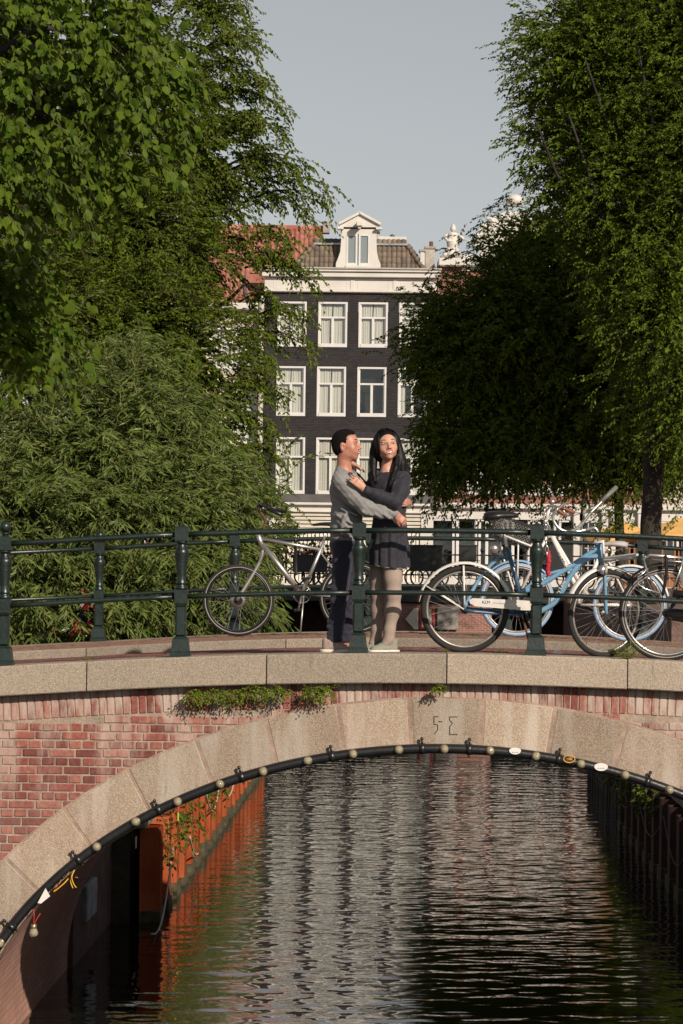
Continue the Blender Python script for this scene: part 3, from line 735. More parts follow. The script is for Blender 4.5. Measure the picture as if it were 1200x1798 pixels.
m = MB(); m.box(((xf(663, 417)+xf(714, 417))/2, yt+.5, zf(416.5)), (xf(714, 417)-xf(663, 417), .5, .40), ch=.03); m.box((xf(573, 417), yt+.5, zf(418.5)), (.9, .5, .28), ch=.03)
m.build('roof_parapet', M_WHITE, HC)
m = MB(); m.tube([(xf(689, 410), yt+.6, zf(413)), (xf(689, 410), yt+.6, zf(405))], .06, 8); m.lathe([(.1, 0), (.1, .05), (.02, .09)], (xf(689, 410), yt+.6, zf(406)), 8); m.build('vent_pipe', M_LEAD, HC)
# dormer
dm = MB(); fy = DF-.02
def dX(px): return xf(px, 430)
prof = [(dX(590.5), zf(469)), (dX(590.5), zf(461)), (dX(594), zf(452)), (dX(598), zf(440)), (dX(599), zf(425)), (dX(600.5), zf(400)), (dX(661), zf(400)), (dX(661.5), zf(425)), (dX(662.5), zf(440)), (dX(665), zf(452)), (dX(669), zf(461)), (dX(669), zf(469))]
wx0, wx1, wz0, wz1 = dX(608), dX(650), zf(465), zf(409)
n = len(prof)
# face built round the opening: left cheek, right cheek, head
L_ = [p for p in prof[:6]]; Rr = [p for p in prof[6:]]
for side, xin in ((L_, wx0), (Rr, wx1)):
    for a, b in zip(side[:-1], side[1:]):
        if side is L_: q = [(a[0], a[1]), (xin, a[1]), (xin, b[1]), (b[0], b[1])]
        else: q = [(xin, a[1]), (a[0], a[1]), (b[0], b[1]), (xin, b[1])][::-1]
        dm.quad(*[(p[0], fy, p[1]) for p in q])
        dm.quad((a[0], fy, a[1]), (b[0], fy, b[1]), (b[0], fy+2.2, b[1]), (a[0], fy+2.2, a[1]))
dm.box(((wx0+wx1)/2, fy+.10, (wz1+zf(400))/2), (wx1-wx0, .2, zf(400)-wz1)); dm.box(((wx0+wx1)/2, fy+.0, wz0-.05), (wx1-wx0, .3, .12))
dorm = dm.build('dormer', M_WHITE, HC)
m = MB(); ap = (dX(631.5), zf(376)); e0, e1 = dX(597), dX(666.5); ze = zf(397)
m.prism([(e0, ze), (e1, ze), (e1, ze+.12), (ap[0], ap[1]+.02), (e0, ze+.12)], 'y', fy-.12, fy+2.4)
m.build('pediment', M_WHITE, dorm)
m = MB()
for (a, b) in (((e0-.06, ze+.06), (ap[0]+.02, ap[1]+.05)), ((e1+.06, ze+.06), (ap[0]-.02, ap[1]+.05))):
    A = Vector((a[0], fy-.16, a[1])); B = Vector((b[0], fy-.16, b[1])); d = (B-A); L0 = d.length; an = math.atan2(d.z, d.x)
    m.box((A+B)/2+Vector((0, .08, .05)), (L0, .34, .11), rot=Matrix.Rotation(-an, 3, 'Y'), ch=.015)
for xx in (e0+.02, e1-.02): m.box((xx, fy-.1, ze-.06), (.26, .3, .10), ch=.015)
m.build('gable_moulding', M_WHITE, dorm)
m = MB(); m.box((ap[0], fy-.35, zf(393)), (.24, .6, .20), ch=.02); m.box((ap[0], fy-.45, zf(398.5)), (.12, .2, .16), ch=.02); m.build('hoist_beam', M_WHITE, dorm)
for xx in ((wx0+wx0+(wx1-wx0)*.48)/2, (wx0+(wx1-wx0)*.52+wx1)/2):
    m = MB(); w_ = (wx1-wx0)*.47; hgt = wz1-wz0
    m.box((xx-w_/2+.04, fy+.02, (wz0+wz1)/2), (.08, .07, hgt), ch=.01); m.box((xx+w_/2-.04, fy+.02, (wz0+wz1)/2), (.08, .07, hgt), ch=.01)
    m.box((xx, fy+.02, wz1-.04), (w_-.16, .07, .08), ch=.01); m.box((xx, fy+.02, wz0+.06), (w_-.16, .07, .12), ch=.01)
    wv = m.build('sash', M_SASH, dorm)
m = MB(); m.box(((wx0+wx1)/2, fy+.04, (wz0+wz1)/2), (wx1-wx0-.02, .006, wz1-wz0-.02)); m.build('pane', mat('blue_grey_glass', (.20, .24, .25), .25, spec=.8), dorm)
# ground floor of the charcoal house
gz1, gz0 = zf(882.5), STREET
M_BOARD = mat('white_board', (.72, .68, .58), .6, var=.08, vscale=2)
rects = [(xf(481, 915), xf(584, 915), zf(927), zf(900)), (xf(440, 950)+.0 if False else hx0+.12, xf(476, 950), zf(1010), zf(905)), (xf(600, 915), xf(680, 915), zf(927), zf(900)), (xf(690, 915), xf(740, 915), zf(927), zf(900)),
         (xf(483, 960), xf(582, 960), zf(1020), zf(932)), (xf(602, 960), xf(678, 960), zf(1020), zf(932)), (xf(692, 960), xf(738, 960), zf(1020), zf(932))]
wall_open('shop_front', hx0, hx1, gz0, gz1, DF-.06, rects, M_WHITE, HC)
bar('shop_cornice', 883, 887, .25, .05); bar('shop_fascia_moulding', 897, 899.5, .14, .02)
for (a, b, c, d) in rects:
    if abs(d-zf(900)) < .01:      # louvred fanlights
        for k in range(4):
            m = MB(); m.box(((a+b)/2, DF+.02, c+(d-c)*(k+.5)/4), (b-a, .06, (d-c)/4*.62), rot=Matrix.Rotation(.35, 3, 'X')); m.build('louvre', M_BOARD, HC)
        m = MB(); m.quad((a, DF+.09, c), (b, DF+.09, c), (b, DF+.09, d), (a, DF+.09, d)); m.build('louvre_back', mat('louvre_gap', (.22, .19, .10), .9), HC)
    elif abs(d-zf(932)) < .01:    # upright boards
        n_ = max(4, int((b-a)/.16)); w_ = (b-a)/n_
        for k in range(n_):
            m = MB(); m.box((a+w_*(k+.5), DF+.06, (c+d)/2), (w_-.03, .05, d-c), ch=.012); m.build('board', M_BOARD, HC)
        m = MB(); m.quad((a, DF+.10, c), (b, DF+.10, c), (b, DF+.10, d), (a, DF+.10, d)); m.build('board_back', mat('board_gap', (.16, .14, .10), .9), HC)
    else: window(HC, (a+b)/2, c, d, b-a, DF+.02, style='lattice', curt=False)
m = MB(); m.tube([(hx0-.12, DF-.1, STREET), (hx0-.12, DF-.1, zf(520))], .11, 8); m.build('drainpipe', mat('pale_downpipe', (.50, .46, .38), .6, var=.1), HC)
# chimneys beside it
def chimney(x0p, x1p, ytop, ybot, m_, label, pot=True):
    a, b = xf(x0p, 440), xf(x1p, 440)
    r0 = empty('chimney', ((a+b)/2, DF+.4, zf(ybot)-.5), label, 'chimney')
    m = MB(); m.box(((a+b)/2, DF+.4, (zf(ytop)+zf(ybot)-.5)/2), (b-a, .5, zf(ytop)-zf(ybot)+.5), ch=.02); m.build('stack', m_, r0)
    m = MB(); m.box(((a+b)/2, DF+.4, zf(ytop)-.02), (b-a+.1, .6, .12), ch=.03, top=.8); m.build('cap', M_STONE, r0)
    if pot: m = MB(); m.tube([((a+b)/2+.05, DF+.4, zf(ytop)), ((a+b)/2+.05, DF+.4, zf(ytop)+.26)], .085, 10); m.build('chimney_pot', mat('clay_pot', (.15, .06, .045), .8), r0)
chimney(747, 764, 430, 470, mat('pale_cement', (.40, .36, .31), .9, var=.2, vscale=3), 'square grey stone chimney with a dark clay pot, right of the brown tiled roof')
chimney(738, 746, 435, 470, M_WHITE, 'low white painted chimney block between the tiled roof and the grey chimney', False)
# ---- red-roofed house on the left
rx0, rx1 = xf(150, 560), xf(455, 560)
HR = empty('canal_house', ((rx0+rx1)/2, DF, STREET), 'pale pink rendered house under an orange-red pantile roof, half hidden by the left trees', 'house')
ez = zf(531); rects = []
for px in (200, 262, 325, 388, 432):
    for (ya, yb) in ((575, 650), (690, 780), (815, 900)): rects.append((xf(px, 600)-.5, xf(px, 600)+.5, zf(yb), zf(ya)))
wall_open('wall', rx0, rx1, STREET, ez, DF+.3, rects, M_PINK, HR)
for (a, b, c, d) in rects: window(HR, (a+b)/2, c, d, .98, DF+.36)
m = MB(); m.box(((rx0+rx1)/2, DF+.15, zf(538)), (rx1-rx0+.1, .4, .28), ch=.03); m.build('cornice', M_WHITE, HR)
tr = tile_mesh('tile', M_TRED, TW+.02, TL+.06)
SR = R(50)
def in_red(x, z):
    t = (z-ez)/(zf(385)-ez); xe = xf(433, 530) if z < zf(470) else xf(513+(563-513)*min(1, max(0, (z-zf(469))/(zf(395)-zf(469)))), 430)
    return x < xe and z < zf(389+ (0 if True else 0))
rows_x0 = xf(283, 420)
tiles(HR, tr, rows_x0, xf(566, 400), ez, zf(386), DF+.1, SR, in_red, stuff_after=0)
# the tiles that show most plainly, right end of the roof, one by one
stuff = [o for o in C.objects if o.parent == HR and o.name.startswith('tile_courses')]
for o in stuff: bpy.data.objects.remove(o)
cand = []
dzr, dyr = TL*math.sin(SR), TL*math.cos(SR); z = ez; r_ = 0
while z < zf(386):
    x = rx0
    while x < xf(566, 400):
        if in_red(x, z+dzr/2): cand.append((x, z, r_))
        x += TW
    z += dzr; r_ += 1
cand.sort(key=lambda c: -(c[0] + 0*c[1]))
rot = Matrix.Rotation(SR, 3, 'X'); mb = MB()
for i, (x, z, r_) in enumerate(cand):
    p = Vector((x, DF+.1+r_*dyr, z))
    if i < 300: o = link('tile', tr, HR); o.location = p; o.rotation_euler = (SR+random.uniform(-.01, .01), 0, random.uniform(-.012, .012))
    else: mb.add([rot @ v.co + p for v in tr.vertices], [tuple(q.vertices) for q in tr.polygons])
tag(mb.build('tile_courses', M_TRED, HR, smooth=True), kind='stuff')
zt_ = zf(386); yt2 = DF+.1+(zt_-ez)/math.tan(SR)
xt_ = xf(563, 400)
m = MB(); m.add([(rx0, DF+.16, ez), (xf(433, 530), DF+.16, ez), (xt_, yt2+.05, zt_-.05), (rx0, yt2+.05, zt_-.05), (rx0, yt2+5, ez), (xt_, yt2+5, ez)], [(0, 1, 2, 3), (3, 2, 5, 4), (1, 5, 2)])
m.build('roof', M_TRED, HR)
m = MB(); m.tube([(rx0, yt2, zt_+.05), (xt_+.02, yt2, zt_+.02)], .12, 10); m.build('ridge', M_TRED, HR, smooth=True)
m = MB(); m.box((xt_+.15, yt2, zt_+.05), (.28, .5, .5), ch=.02); m.build('chimney', M_STONE, HR)
m = MB(); A = Vector((xf(434, 530), DF+.1, ez)); B = A+Vector((-.25, 1.0, 1.15)); m.tube([A, B], .10, 6); m.build('verge', M_LEAD, HR)
# ---- houses on the right, seen through the leaves
def house(x0p, x1p, ytop, m_, label, cols_, rows_, gable=None, style='T', low=None, dy=0.0, lw=.62):
    a, b = xf(x0p, 700)+.02, xf(x1p, 700)-.02
    r0 = empty('canal_house', ((a+b)/2, DF, STREET), label, 'house'); rc = []
    for px in cols_:
        for (ya, yb) in rows_: rc.append((xf(px, 700)-.48, xf(px, 700)+.48, zf(yb), zf(ya)))
    base = zf(885)
    wall_open('wall', a, b, base, zf(ytop), DF+dy, rc, m_, r0)
    for (p, q, c, d) in rc: window(r0, (p+q)/2, c, d, .95, DF+dy+.055, style=style)
    lows = [(xf(px, 930)-lw, xf(px, 930)+lw, zf(1008), zf(908)) for px in (low or cols_)]
    wall_open('ground_floor', a, b, STREET, base, DF+dy-.05, lows, M_WHITE, r0)
    for (p, q, c, d) in lows: window(r0, (p+q)/2, c, d, q-p-.03, DF+dy+.03, style='V' if lw > .7 else 'lattice', curt=False)
    m = MB(); m.box(((a+b)/2, DF+dy-.14, base), (b-a, .3, .22), ch=.04); m.build('cornice', M_WHITE, r0)
    m = MB(); m.box(((a+b)/2, DF+dy-.12, zf(ytop)+.1), (b-a, .5, .34), ch=.05); m.build('cornice', M_WHITE, r0)
    m = MB(); zt = zf(ytop)+.2; m.add([(a, DF+dy, zt), (b, DF+dy, zt), (b, DF+dy+4, zt+.3), (a, DF+dy+4, zt+.3), (a, DF+dy+9, zt), (b, DF+dy+9, zt)], [(0, 1, 2, 3), (3, 2, 5, 4), (1, 5, 2), (0, 3, 4)]); m.build('roof', M_TGREY, r0)
    return r0, a, b
H1, a1, b1 = house(766, 868, 462, M_REDBRICK, 'brick house with a white statue on its cornice, right of the charcoal house', (790, 842), ((530, 605), (645, 730), (768, 865)), lw=.98, low=(797, 843))
H2, a2, b2 = house(869, 1008, 470, M_REDBRICK, 'brick house with a white scrolled gable top, mostly behind the dark tree', (892, 938, 984), ((530, 605), (645, 730), (768, 865)), lw=.92)
H3, a3, b3 = house(1009, 1140, 440, M_REDBRICK, 'brick house with a cream ground floor behind the thick dark trunk', (1040, 1110), ((520, 600), (645, 730), (768, 850)), low=(1045, 1104))
H4, a4, b4 = house(1141, 1290, 470, M_PINK, 'pale rendered house at the right edge behind the parasols', (1172, 1215, 1258), ((530, 605), (645, 730), (768, 850)))
for hh_, a_, b_, low_ in ((H3, a3, b3, 1),):
    for px in (1012, 1062, 1078, 1125, 1138):
        m = MB(); x_ = xf(px, 930); m.box((x_, DF-.16, (STREET+zf(889))/2), (.26, .2, zf(889)-STREET), ch=.03); m.box((x_, DF-.18, zf(892)), (.34, .26, .16), ch=.03); m.build('pilaster', M_WHITE, hh_)
# scrolled gable crown on the second house
def blob(pts, y0, y1, m_, nm, parent):
    m = MB(); m.prism(pts, 'y', y0, y1); return m.build(nm, m_, parent)
gx = xf(903, 400); g0 = zf(472)
pts = []
outl = [(-2.1, 0), (-2.05, .5), (-1.75, .75), (-1.6, .55), (-1.35, .75), (-1.3, 1.2), (-1.5, 1.5), (-1.3, 1.9), (-.9, 1.95), (-.85, 2.2), (-.3, 2.45)]
outl = outl + [(-x, z) for x, z in outl[::-1]]
blob([(gx+x, g0+z) for x, z in outl][::-1], DF-.1, DF+.35, M_WHITE, 'gable', H2)
m = MB(); m.sphere((gx+.02, DF+.1, zf(346)), .30, 16, 10, (1.25, 1, .85)); m.box((gx, DF+.1, zf(353.5)), (.7, .4, .16), ch=.04); m.build('shell_finial', M_WHITE, H2, smooth=True)
for sx in (-1, 1):
    for (dx_, dz_, rr) in ((1.55, 1.3, .22), (1.95, .35, .26), (1.0, 2.0, .18)):
        m = MB(); 
        sp = [(gx+sx*(dx_)+rr*(1-t/14)*math.cos(t*.55+.6)*sx, DF-.14, g0+dz_+rr*(1-t/14)*math.sin(t*.55+.6)) for t in range(13)]
        m.tube(sp, .06, 6); m.build('scroll', M_WHITE, H2, smooth=True)
# statue on the cornice of the first house
st = empty('statue', (xf(795, 446), DF+.1, zf(448)), 'white carved statue of a standing figure on the cornice against the sky', 'statue')
sx_, sz_ = xf(795, 446), zf(448)
m = MB(); m.box((sx_, DF+.1, sz_-.2), (.8, .5, .4), ch=.04); m.box((sx_, DF+.1, sz_+.0), (1.0, .55, .12), ch=.03); m.build('pedestal', M_STONE, st)
m = MB()
m.lathe([(.30, .06), (.34, .12), (.24, .22), (.20, .35), (.23, .5), (.25, .62), (.21, .75), (.24, .88), (.20, 1.0), (.08, 1.04)], (sx_, DF+.1, sz_), 14)
m.sphere((sx_+.02, DF+.08, sz_+1.17), .125, 12, 8, (1, 1, 1.15)); m.sphere((sx_+.02, DF+.1, sz_+1.28), .09, 10, 6)
m.tube([(sx_-.16, DF+.1, sz_+.96), (sx_-.34, DF+.02, sz_+.82), (sx_-.20, DF-.08, sz_+.66), (sx_, DF-.12, sz_+.66)], [.08, .075, .06, .05], 8)
m.tube([(sx_+.16, DF+.1, sz_+.96), (sx_+.36, DF+.05, sz_+.84), (sx_+.46, DF-.02, sz_+.72)], [.08, .07, .05], 8)
for (q, w_) in (((-.30, .10), .12), ((.30, .12), .12), ((-.18, .3), .10), ((.17, .28), .10), ((.1, .55), .09), ((-.12, .7), .08)): m.sphere((sx_+q[0], DF-.04, sz_+q[1]), w_, 8, 6)
m.tube([(sx_+.44, DF-.02, sz_+.74), (sx_+.75, DF-.02, sz_+.66)], .025, 6)
m.sphere((sx_+.86, DF+.05, sz_+.58), .13, 10, 7, (1.3, 1, .8)); m.sphere((sx_+.98, DF+.05, sz_+.45), .15, 10, 7)
m.build('figure', M_WHITE, st, smooth=True)
# houses further off so that the street does not end in a void
m = MB()
for i, (xx, w_, hgt) in enumerate([(-60, 26, 14), (-33, 22, 16), (42, 24, 15), (68, 26, 17)]):
    r0 = empty('canal_house', (xx, DF+3, STREET), ['far left brick terrace house block beyond the willow', 'brick house block left of the pink rendered house', 'brick house block right of the pale rendered house', 'far right brick terrace house block'][i], 'house')
    rc = [(xx-w_/2+1.2+k*2.4, xx-w_/2+2.3+k*2.4, STREET+z_, STREET+z_+1.8) for k in range(int(w_/2.4)-1) for z_ in (1, 4, 7, 10)]
    wall_open('wall', xx-w_/2+.2, xx+w_/2-.2, STREET, STREET+hgt, DF+1, rc, M_REDBRICK, r0)
    m = MB(); m.add([(xx-w_/2, DF+.8, STREET+hgt), (xx+w_/2, DF+.8, STREET+hgt), (xx+w_/2, DF+5, STREET+hgt+3), (xx-w_/2, DF+5, STREET+hgt+3), (xx-w_/2, DF+10, STREET+hgt), (xx+w_/2, DF+10, STREET+hgt)], [(0, 1, 2, 3), (3, 2, 5, 4), (0, 3, 4), (1, 5, 2)]); m.build('roof', M_TRED, r0)
    m = MB()
    for (a, b, c, d) in rc: m.quad((a, DF+1.14, c), (b, DF+1.14, c), (b, DF+1.14, d), (a, DF+1.14, d))
    tag(m.build('window_panes', mat('far_pane', (.05, .06, .06), .1), r0), kind='stuff')

# ================================================================== second bridge across the end of the canal (y = 101.5)
DB = 101.5; pb = FPX/DB
def wb(px, py): return W(px, py, DB)
def zb(py): return H-(py-988)/pb
x0b, xp0, xp1, x1b = -22.0, wb(672, 1080).x, wb(864, 1080).x, 24.0
B2 = empty('girder_bridge', ((xp0+xp1)/2, DB, 0), 'low dark girder bridge on a brick pier below the houses at the canal end', 'bridge')
M_B2 = brick_tex('pier_brick', (0.30, 0.11, 0.085), (0.22, 0.08, 0.06), (0.34, 0.25, 0.20), 0.21, 0.065, msize=0.012, bump=.4)
zt = zb(1031); zt_deck = zt+.012
m = MB(); m.box(((xp0+xp1)/2, DB+1.75, zb(1057)/2-.5), (xp1-xp0, 3.4, zb(1057)+1), ch=.02); m.build('pier', M_B2, B2)
for (a, b) in ((x0b, wb(440, 1080).x), (wb(1215, 1080).x, x1b)):
    m = MB(); m.box(((a+b)/2, DB+1.75, zb(1057)/2-.5), (b-a, 3.4, zb(1057)+1), ch=.02); m.build('abutment', M_B2, B2)
m = MB(); m.box(((wb(768, 1080).x+wb(805, 1080).x)/2, DB-.02, (zb(1062)+zb(1104))/2), (wb(805, 1080).x-wb(768, 1080).x, .12, zb(1062)-zb(1104)), ch=.02); m.build('stone_block', M_STONE, B2)
M_BLK = mat('black_iron', (0.012, 0.013, 0.013), 0.5, var=.3, vscale=5)
m = MB(); m.box(((x0b+x1b)/2, DB+1.7, (zt+zb(1057))/2), (x1b-x0b, 3.6, zt-zb(1057)), ch=.03); m.build('girder', M_BLK, B2)
m = MB(); m.box(((x0b+x1b)/2, DB+1.75, zt-.04), (x1b-x0b, 3.44, .1)); m.build('deck', M_PAVE, B2)
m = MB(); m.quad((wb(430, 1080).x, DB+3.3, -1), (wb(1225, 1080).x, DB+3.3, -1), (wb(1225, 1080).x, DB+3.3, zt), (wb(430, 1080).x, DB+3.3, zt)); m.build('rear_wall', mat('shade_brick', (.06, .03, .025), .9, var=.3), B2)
# navigation signs on the pier
sg = empty('waterway_sign', wb(738, 1087), 'white arrow board beside a red-framed square board on the brick pier', 'sign')
M_SIGNW = mat('sign_cream', (.70, .64, .50), .6, var=.06, vscale=4); M_SIGNR = mat('sign_red', (.45, .03, .025), .5)
m = MB()
P_ = lambda px, py: (wb(px, py).x, wb(px, py).z)
m.prism([P_(712, 1087), P_(728, 1067.5), P_(735, 1067.5), P_(735, 1105), P_(728, 1105)], 'y', DB-.12, DB-.04); m.build('arrow_board', M_SIGNW, sg)
m = MB(); q = [P_(737, 1066), P_(762, 1066), P_(762, 1105), P_(737, 1105)]; m.prism(q[::-1], 'y', DB-.12, DB-.05); m.build('square_board', M_SIGNR, sg)
m = MB(); q = [P_(741, 1070), P_(758, 1070), P_(758, 1101), P_(741, 1101)]; m.prism(q[::-1], 'y', DB-.125, DB-.121); m.build('board_face', M_SIGNW, sg)
# its railing
rl = empty('bridge_railing', (0, DB-.1, zt+.1), 'thin black railing with ball-topped posts on the far girder bridge', 'railing')
x = -9.0; pm = MB(); pm.box((0, 0, .55), (.10, .10, 1.1)); pm.lathe([(.05, 1.1), (.03, 1.13), (.03, 1.15)], n=10); pm.sphere((0, 0, 1.22), .085, 10, 8); pme = pm.mesh('post', M_BLK)
while x < 14: o = link('post', pme, rl, world=False); o.location = (x, 0, 0); x += 1.45
for zr in (.35, .72, 1.05):
    m = MB(); m.tube([(-22, DB-.1, zt+.1+zr), (24, DB-.1, zt+.1+zr)], .028, 6); m.build('rail', M_BLK, rl)
# black planter boxes hung on it, some with flowers
M_PETR = mat('red_petals', (.45, .02, .03), .7, var=.3, vscale=30); M_PETW = mat('white_petals', (.70, .55, .52), .7); M_LEAFP = mat('planter_leaves', (.06, .12, .02), .7, var=.3, vscale=10)
def flowers(cx, cy, cz, w, h, parent, n, seed):
    r = np.random.default_rng(seed); groups = {0: MB(), 1: MB(), 2: MB()}
    for k in range(n):
        p = Vector((cx+r.normal()*w*.38, cy+r.normal()*.12, cz+abs(r.normal())*h*.55)); g = 0 if r.random() < .5 else (1 if r.random() < .25 else 2)
        s_ = .05 if g < 2 else .07; a = Vector(r.normal(size=3)).normalized()*s_; b = a.cross(Vector(r.normal(size=3))).normalized()*s_
        groups[g].add([p-a, p-b, p+a, p+b], [(0, 1, 2, 3)])
    for g, (nm, mm) in enumerate((('blossoms', M_PETR), ('pale_blossoms', M_PETW), ('foliage', M_LEAFP))):
        if groups[g].v: tag(groups[g].build(nm, mm, parent), kind='stuff')
PL = [(748, 958, 1003, 58, 'left'), (822, 958, 985, 30, ''), (983, 955, 1005, 44, ''), (545, 975, 1005, 60, ''), (480, 985, 1010, 40, ''), (632, 975, 1005, 60, '')]
LB = ['wide black planter box on the far railing right of the woman', 'small black planter box on the far railing behind the blue bicycle wheel', 'black planter box on the far railing behind the bicycle basket', 'black planter box with red flowers behind the silver bicycle frame', 'black planter box with red flowers behind the silver bicycle front wheel', 'black planter box on the far railing behind the couple']
for i, (px, ya, yb, wpx, _) in enumerate(PL):
    c0 = wb(px, (ya+yb)/2); w_ = wpx/pb; h_ = (yb-ya)/pb
    r0 = empty('planter_box', (c0.x, DB-.3, c0.z-h_/2), LB[i], 'planter', 'planters hung on the far bridge railing')
    m = MB(); m.box((c0.x, DB-.3, c0.z), (w_, .3, h_), ch=.02); m.build('box', M_BLK, r0)
    m = MB(); m.box((c0.x, DB-.3, c0.z+h_/2), (w_+.06, .36, .05)); m.build('rim', M_BLK, r0)
    if i in (3, 4): flowers(c0.x, DB-.3, c0.z+h_/2, w_, .5, r0, 260, i)
for i, (px, py, w_) in enumerate(((502, 937, .7), (408, 962, .8), (448, 965, .6), (600, 985, .8))):
    c0 = wb(px, py)
    r0 = empty('flower_basket', (c0.x, DB+.3, c0.z-.2), ['basket of red and pale flowers beside the silver bicycle handlebar', 'basket of red flowers left of the silver bicycle head tube', 'basket of red flowers between the far railing posts by the silver fork', 'basket of pale flowers behind the man'][i], 'flower basket')
    m = MB(); m.lathe([(.05, -.45), (.2, -.35), (.28, -.1), (.27, 0)], (c0.x, DB+.3, c0.z), 12); m.build('basket', M_BLK, r0)
    m = MB(); m.tube([(c0.x, DB+.3, c0.z-.4), (c0.x, DB+.3, zt+.1)], .03, 6); m.build('pole', M_BLK, r0)
    flowers(c0.x, DB+.3, c0.z-.05, w_, .45, r0, 300, 10+i)

# ================================================================== street things in front of the right-hand houses
M_CANV = mat('yellow_canvas', (.72, .42, .13), .8, var=.08, vscale=2)
for i, (px, py, w_, Dp) in enumerate(((1095, 931, 3.0, 108.0), (1196, 926, 3.9, 106.0))):
    c0 = W(px, py, Dp); pr = FPX/Dp
    r0 = empty('parasol', (c0.x, Dp, STREET), ['yellow canvas parasol left of the thick trunk', 'yellow canvas parasol at the right edge of the photograph'][i], 'parasol')
    m = MB(); nseg = 8; rim = []; zc_ = c0.z+.35
    for k in range(nseg):
        a = 2*math.pi*(k+.5)/nseg; rim.append((c0.x+w_/2*math.cos(a), Dp+w_/2*math.sin(a), zc_-.62))
    m.add([(c0.x, Dp, zc_)]+rim+[(p[0], p[1], p[2]-.16) for p in rim], [(0, 1+k, 1+(k+1) % nseg) for k in range(nseg)]+[(1+k, 1+nseg+k, 1+nseg+(k+1) % nseg, 1+(k+1) % nseg) for k in range(nseg)])
    m.build('canopy', M_CANV, r0)
    m = MB(); m.tube([(c0.x, Dp, STREET), (c0.x, Dp, zc_+.05)], .035, 8); m.build('pole', mat('parasol_wood', (.20, .10, .05), .6), r0)
    m = MB(); m.box((c0.x, Dp, STREET+.05), (.6, .6, .1), ch=.02); m.build('base', M_STONE, r0)
M_ORW = mat('orange_brown_wood', (.30, .12, .04), .6, var=.2, vscale=4)
for i, px in enumerate((1100, 1120, 1178, 1200)):
    c0 = W(px, 985, 112); r0 = empty('wooden_screen', (c0.x, 112, STREET), ['orange-brown wooden terrace screen below the left yellow parasol', 'orange-brown terrace screen beside the thick trunk', 'orange-brown terrace screen below the right yellow parasol', 'orange-brown terrace screen at the right edge'][i], 'screen')
    m = MB(); w_ = .62
    for s_ in (-1, 1): m.box((c0.x+s_*w_/2, 112, STREET+.85), (.07, .06, 1.7), ch=.01)
    for z_ in (.1, .85, 1.66): m.box((c0.x, 112, STREET+z_), (w_-.07, .05, .09), ch=.01)
    m.build('frame', M_ORW, r0); m = MB(); m.box((c0.x, 112, STREET+.48), (w_-.07, .03, .64)); m.build('panel', M_ORW, r0)
    m = MB(); m.box((c0.x, 112, STREET+1.26), (w_-.07, .01, .70)); m.build('pane', mat('dim_glass', (.05, .05, .045), .1), r0)
# street lantern
ln = empty('street_lantern', (W(1026, 900, 104).x, 104, STREET), 'dark street lantern with a pointed glass head above the bicycle handlebars', 'lantern')
lx = W(1026, 900, 104).x; lz = W(1026, 888, 104).z
m = MB(); m.tube([(lx, 104, STREET), (lx, 104, lz-.34)], [.06, .03], 8); m.build('pole', M_BLK, ln)
m = MB(); m.lathe([(.04, -.35), (.11, 0), (.13, .08)], (lx, 104, lz), 6); m.build('glass', mat('lantern_glass', (.35, .35, .30), .2), ln)
m = MB(); m.lathe([(.145, .08), (.08, .22), (.03, .32), (.015, .40)], (lx, 104, lz), 6); m.build('cap', M_BLK, ln)
# ================================================================== trees
def leaf_material(name, c, c2, trans=0.35, gloss=0.12, scale=14):
    m = bpy.data.materials.new(name); m.use_nodes = True; n = m.node_tree.nodes; l = m.node_tree.links; n.clear()
    o = n.new('ShaderNodeOutputMaterial'); geo = n.new('ShaderNodeNewGeometry')
    t = n.new('ShaderNodeTexNoise'); t.inputs['Scale'].default_value = scale; t.inputs['Detail'].default_value = 3; l.new(geo.outputs['Position'], t.inputs['Vector'])
    r = n.new('ShaderNodeValToRGB'); r.color_ramp.elements[0].position = .35; r.color_ramp.elements[1].position = .68
    r.color_ramp.elements[0].color = (*c, 1); r.color_ramp.elements[1].color = (*c2, 1); l.new(t.outputs['Fac'], r.inputs['Fac'])
    d = n.new('ShaderNodeBsdfDiffuse'); tr = n.new('ShaderNodeBsdfTranslucent'); g = n.new('ShaderNodeBsdfGlossy'); g.inputs['Roughness'].default_value = .38; g.inputs['Color'].default_value = (.75, .85, .5, 1)
    h = n.new('ShaderNodeHueSaturation'); h.inputs['Hue'].default_value = .485; h.inputs['Value'].default_value = 1.25; h.inputs['Saturation'].default_value = 1.1; l.new(r.outputs[0], h.inputs['Color'])
    l.new(r.outputs[0], d.inputs['Color']); l.new(h.outputs[0], tr.inputs['Color'])
    m1 = n.new('ShaderNodeMixShader'); m1.inputs[0].default_value = trans; l.new(d.outputs[0], m1.inputs[1]); l.new(tr.outputs[0], m1.inputs[2])
    lw = n.new('ShaderNodeLayerWeight'); lw.inputs['Blend'].default_value = .25; mu = n.new('ShaderNodeMath'); mu.operation = 'MULTIPLY'; mu.inputs[1].default_value = gloss*3; l.new(lw.outputs['Fresnel'], mu.inputs[0]); mu.use_clamp = True
    m2 = n.new('ShaderNodeMixShader'); l.new(mu.outputs[0], m2.inputs[0]); l.new(m1.outputs[0], m2.inputs[1]); l.new(g.outputs[0], m2.inputs[2]); l.new(m2.outputs[0], o.inputs[0])
    return m
M_BARK = mat('dark_bark', (0.035, 0.028, 0.022), .95, var=.4, vscale=6, bump=.8, bscale=12, stretch=(1, 1, .3))
M_TWIG = mat('twig_bark', (0.10, 0.085, 0.05), .9)
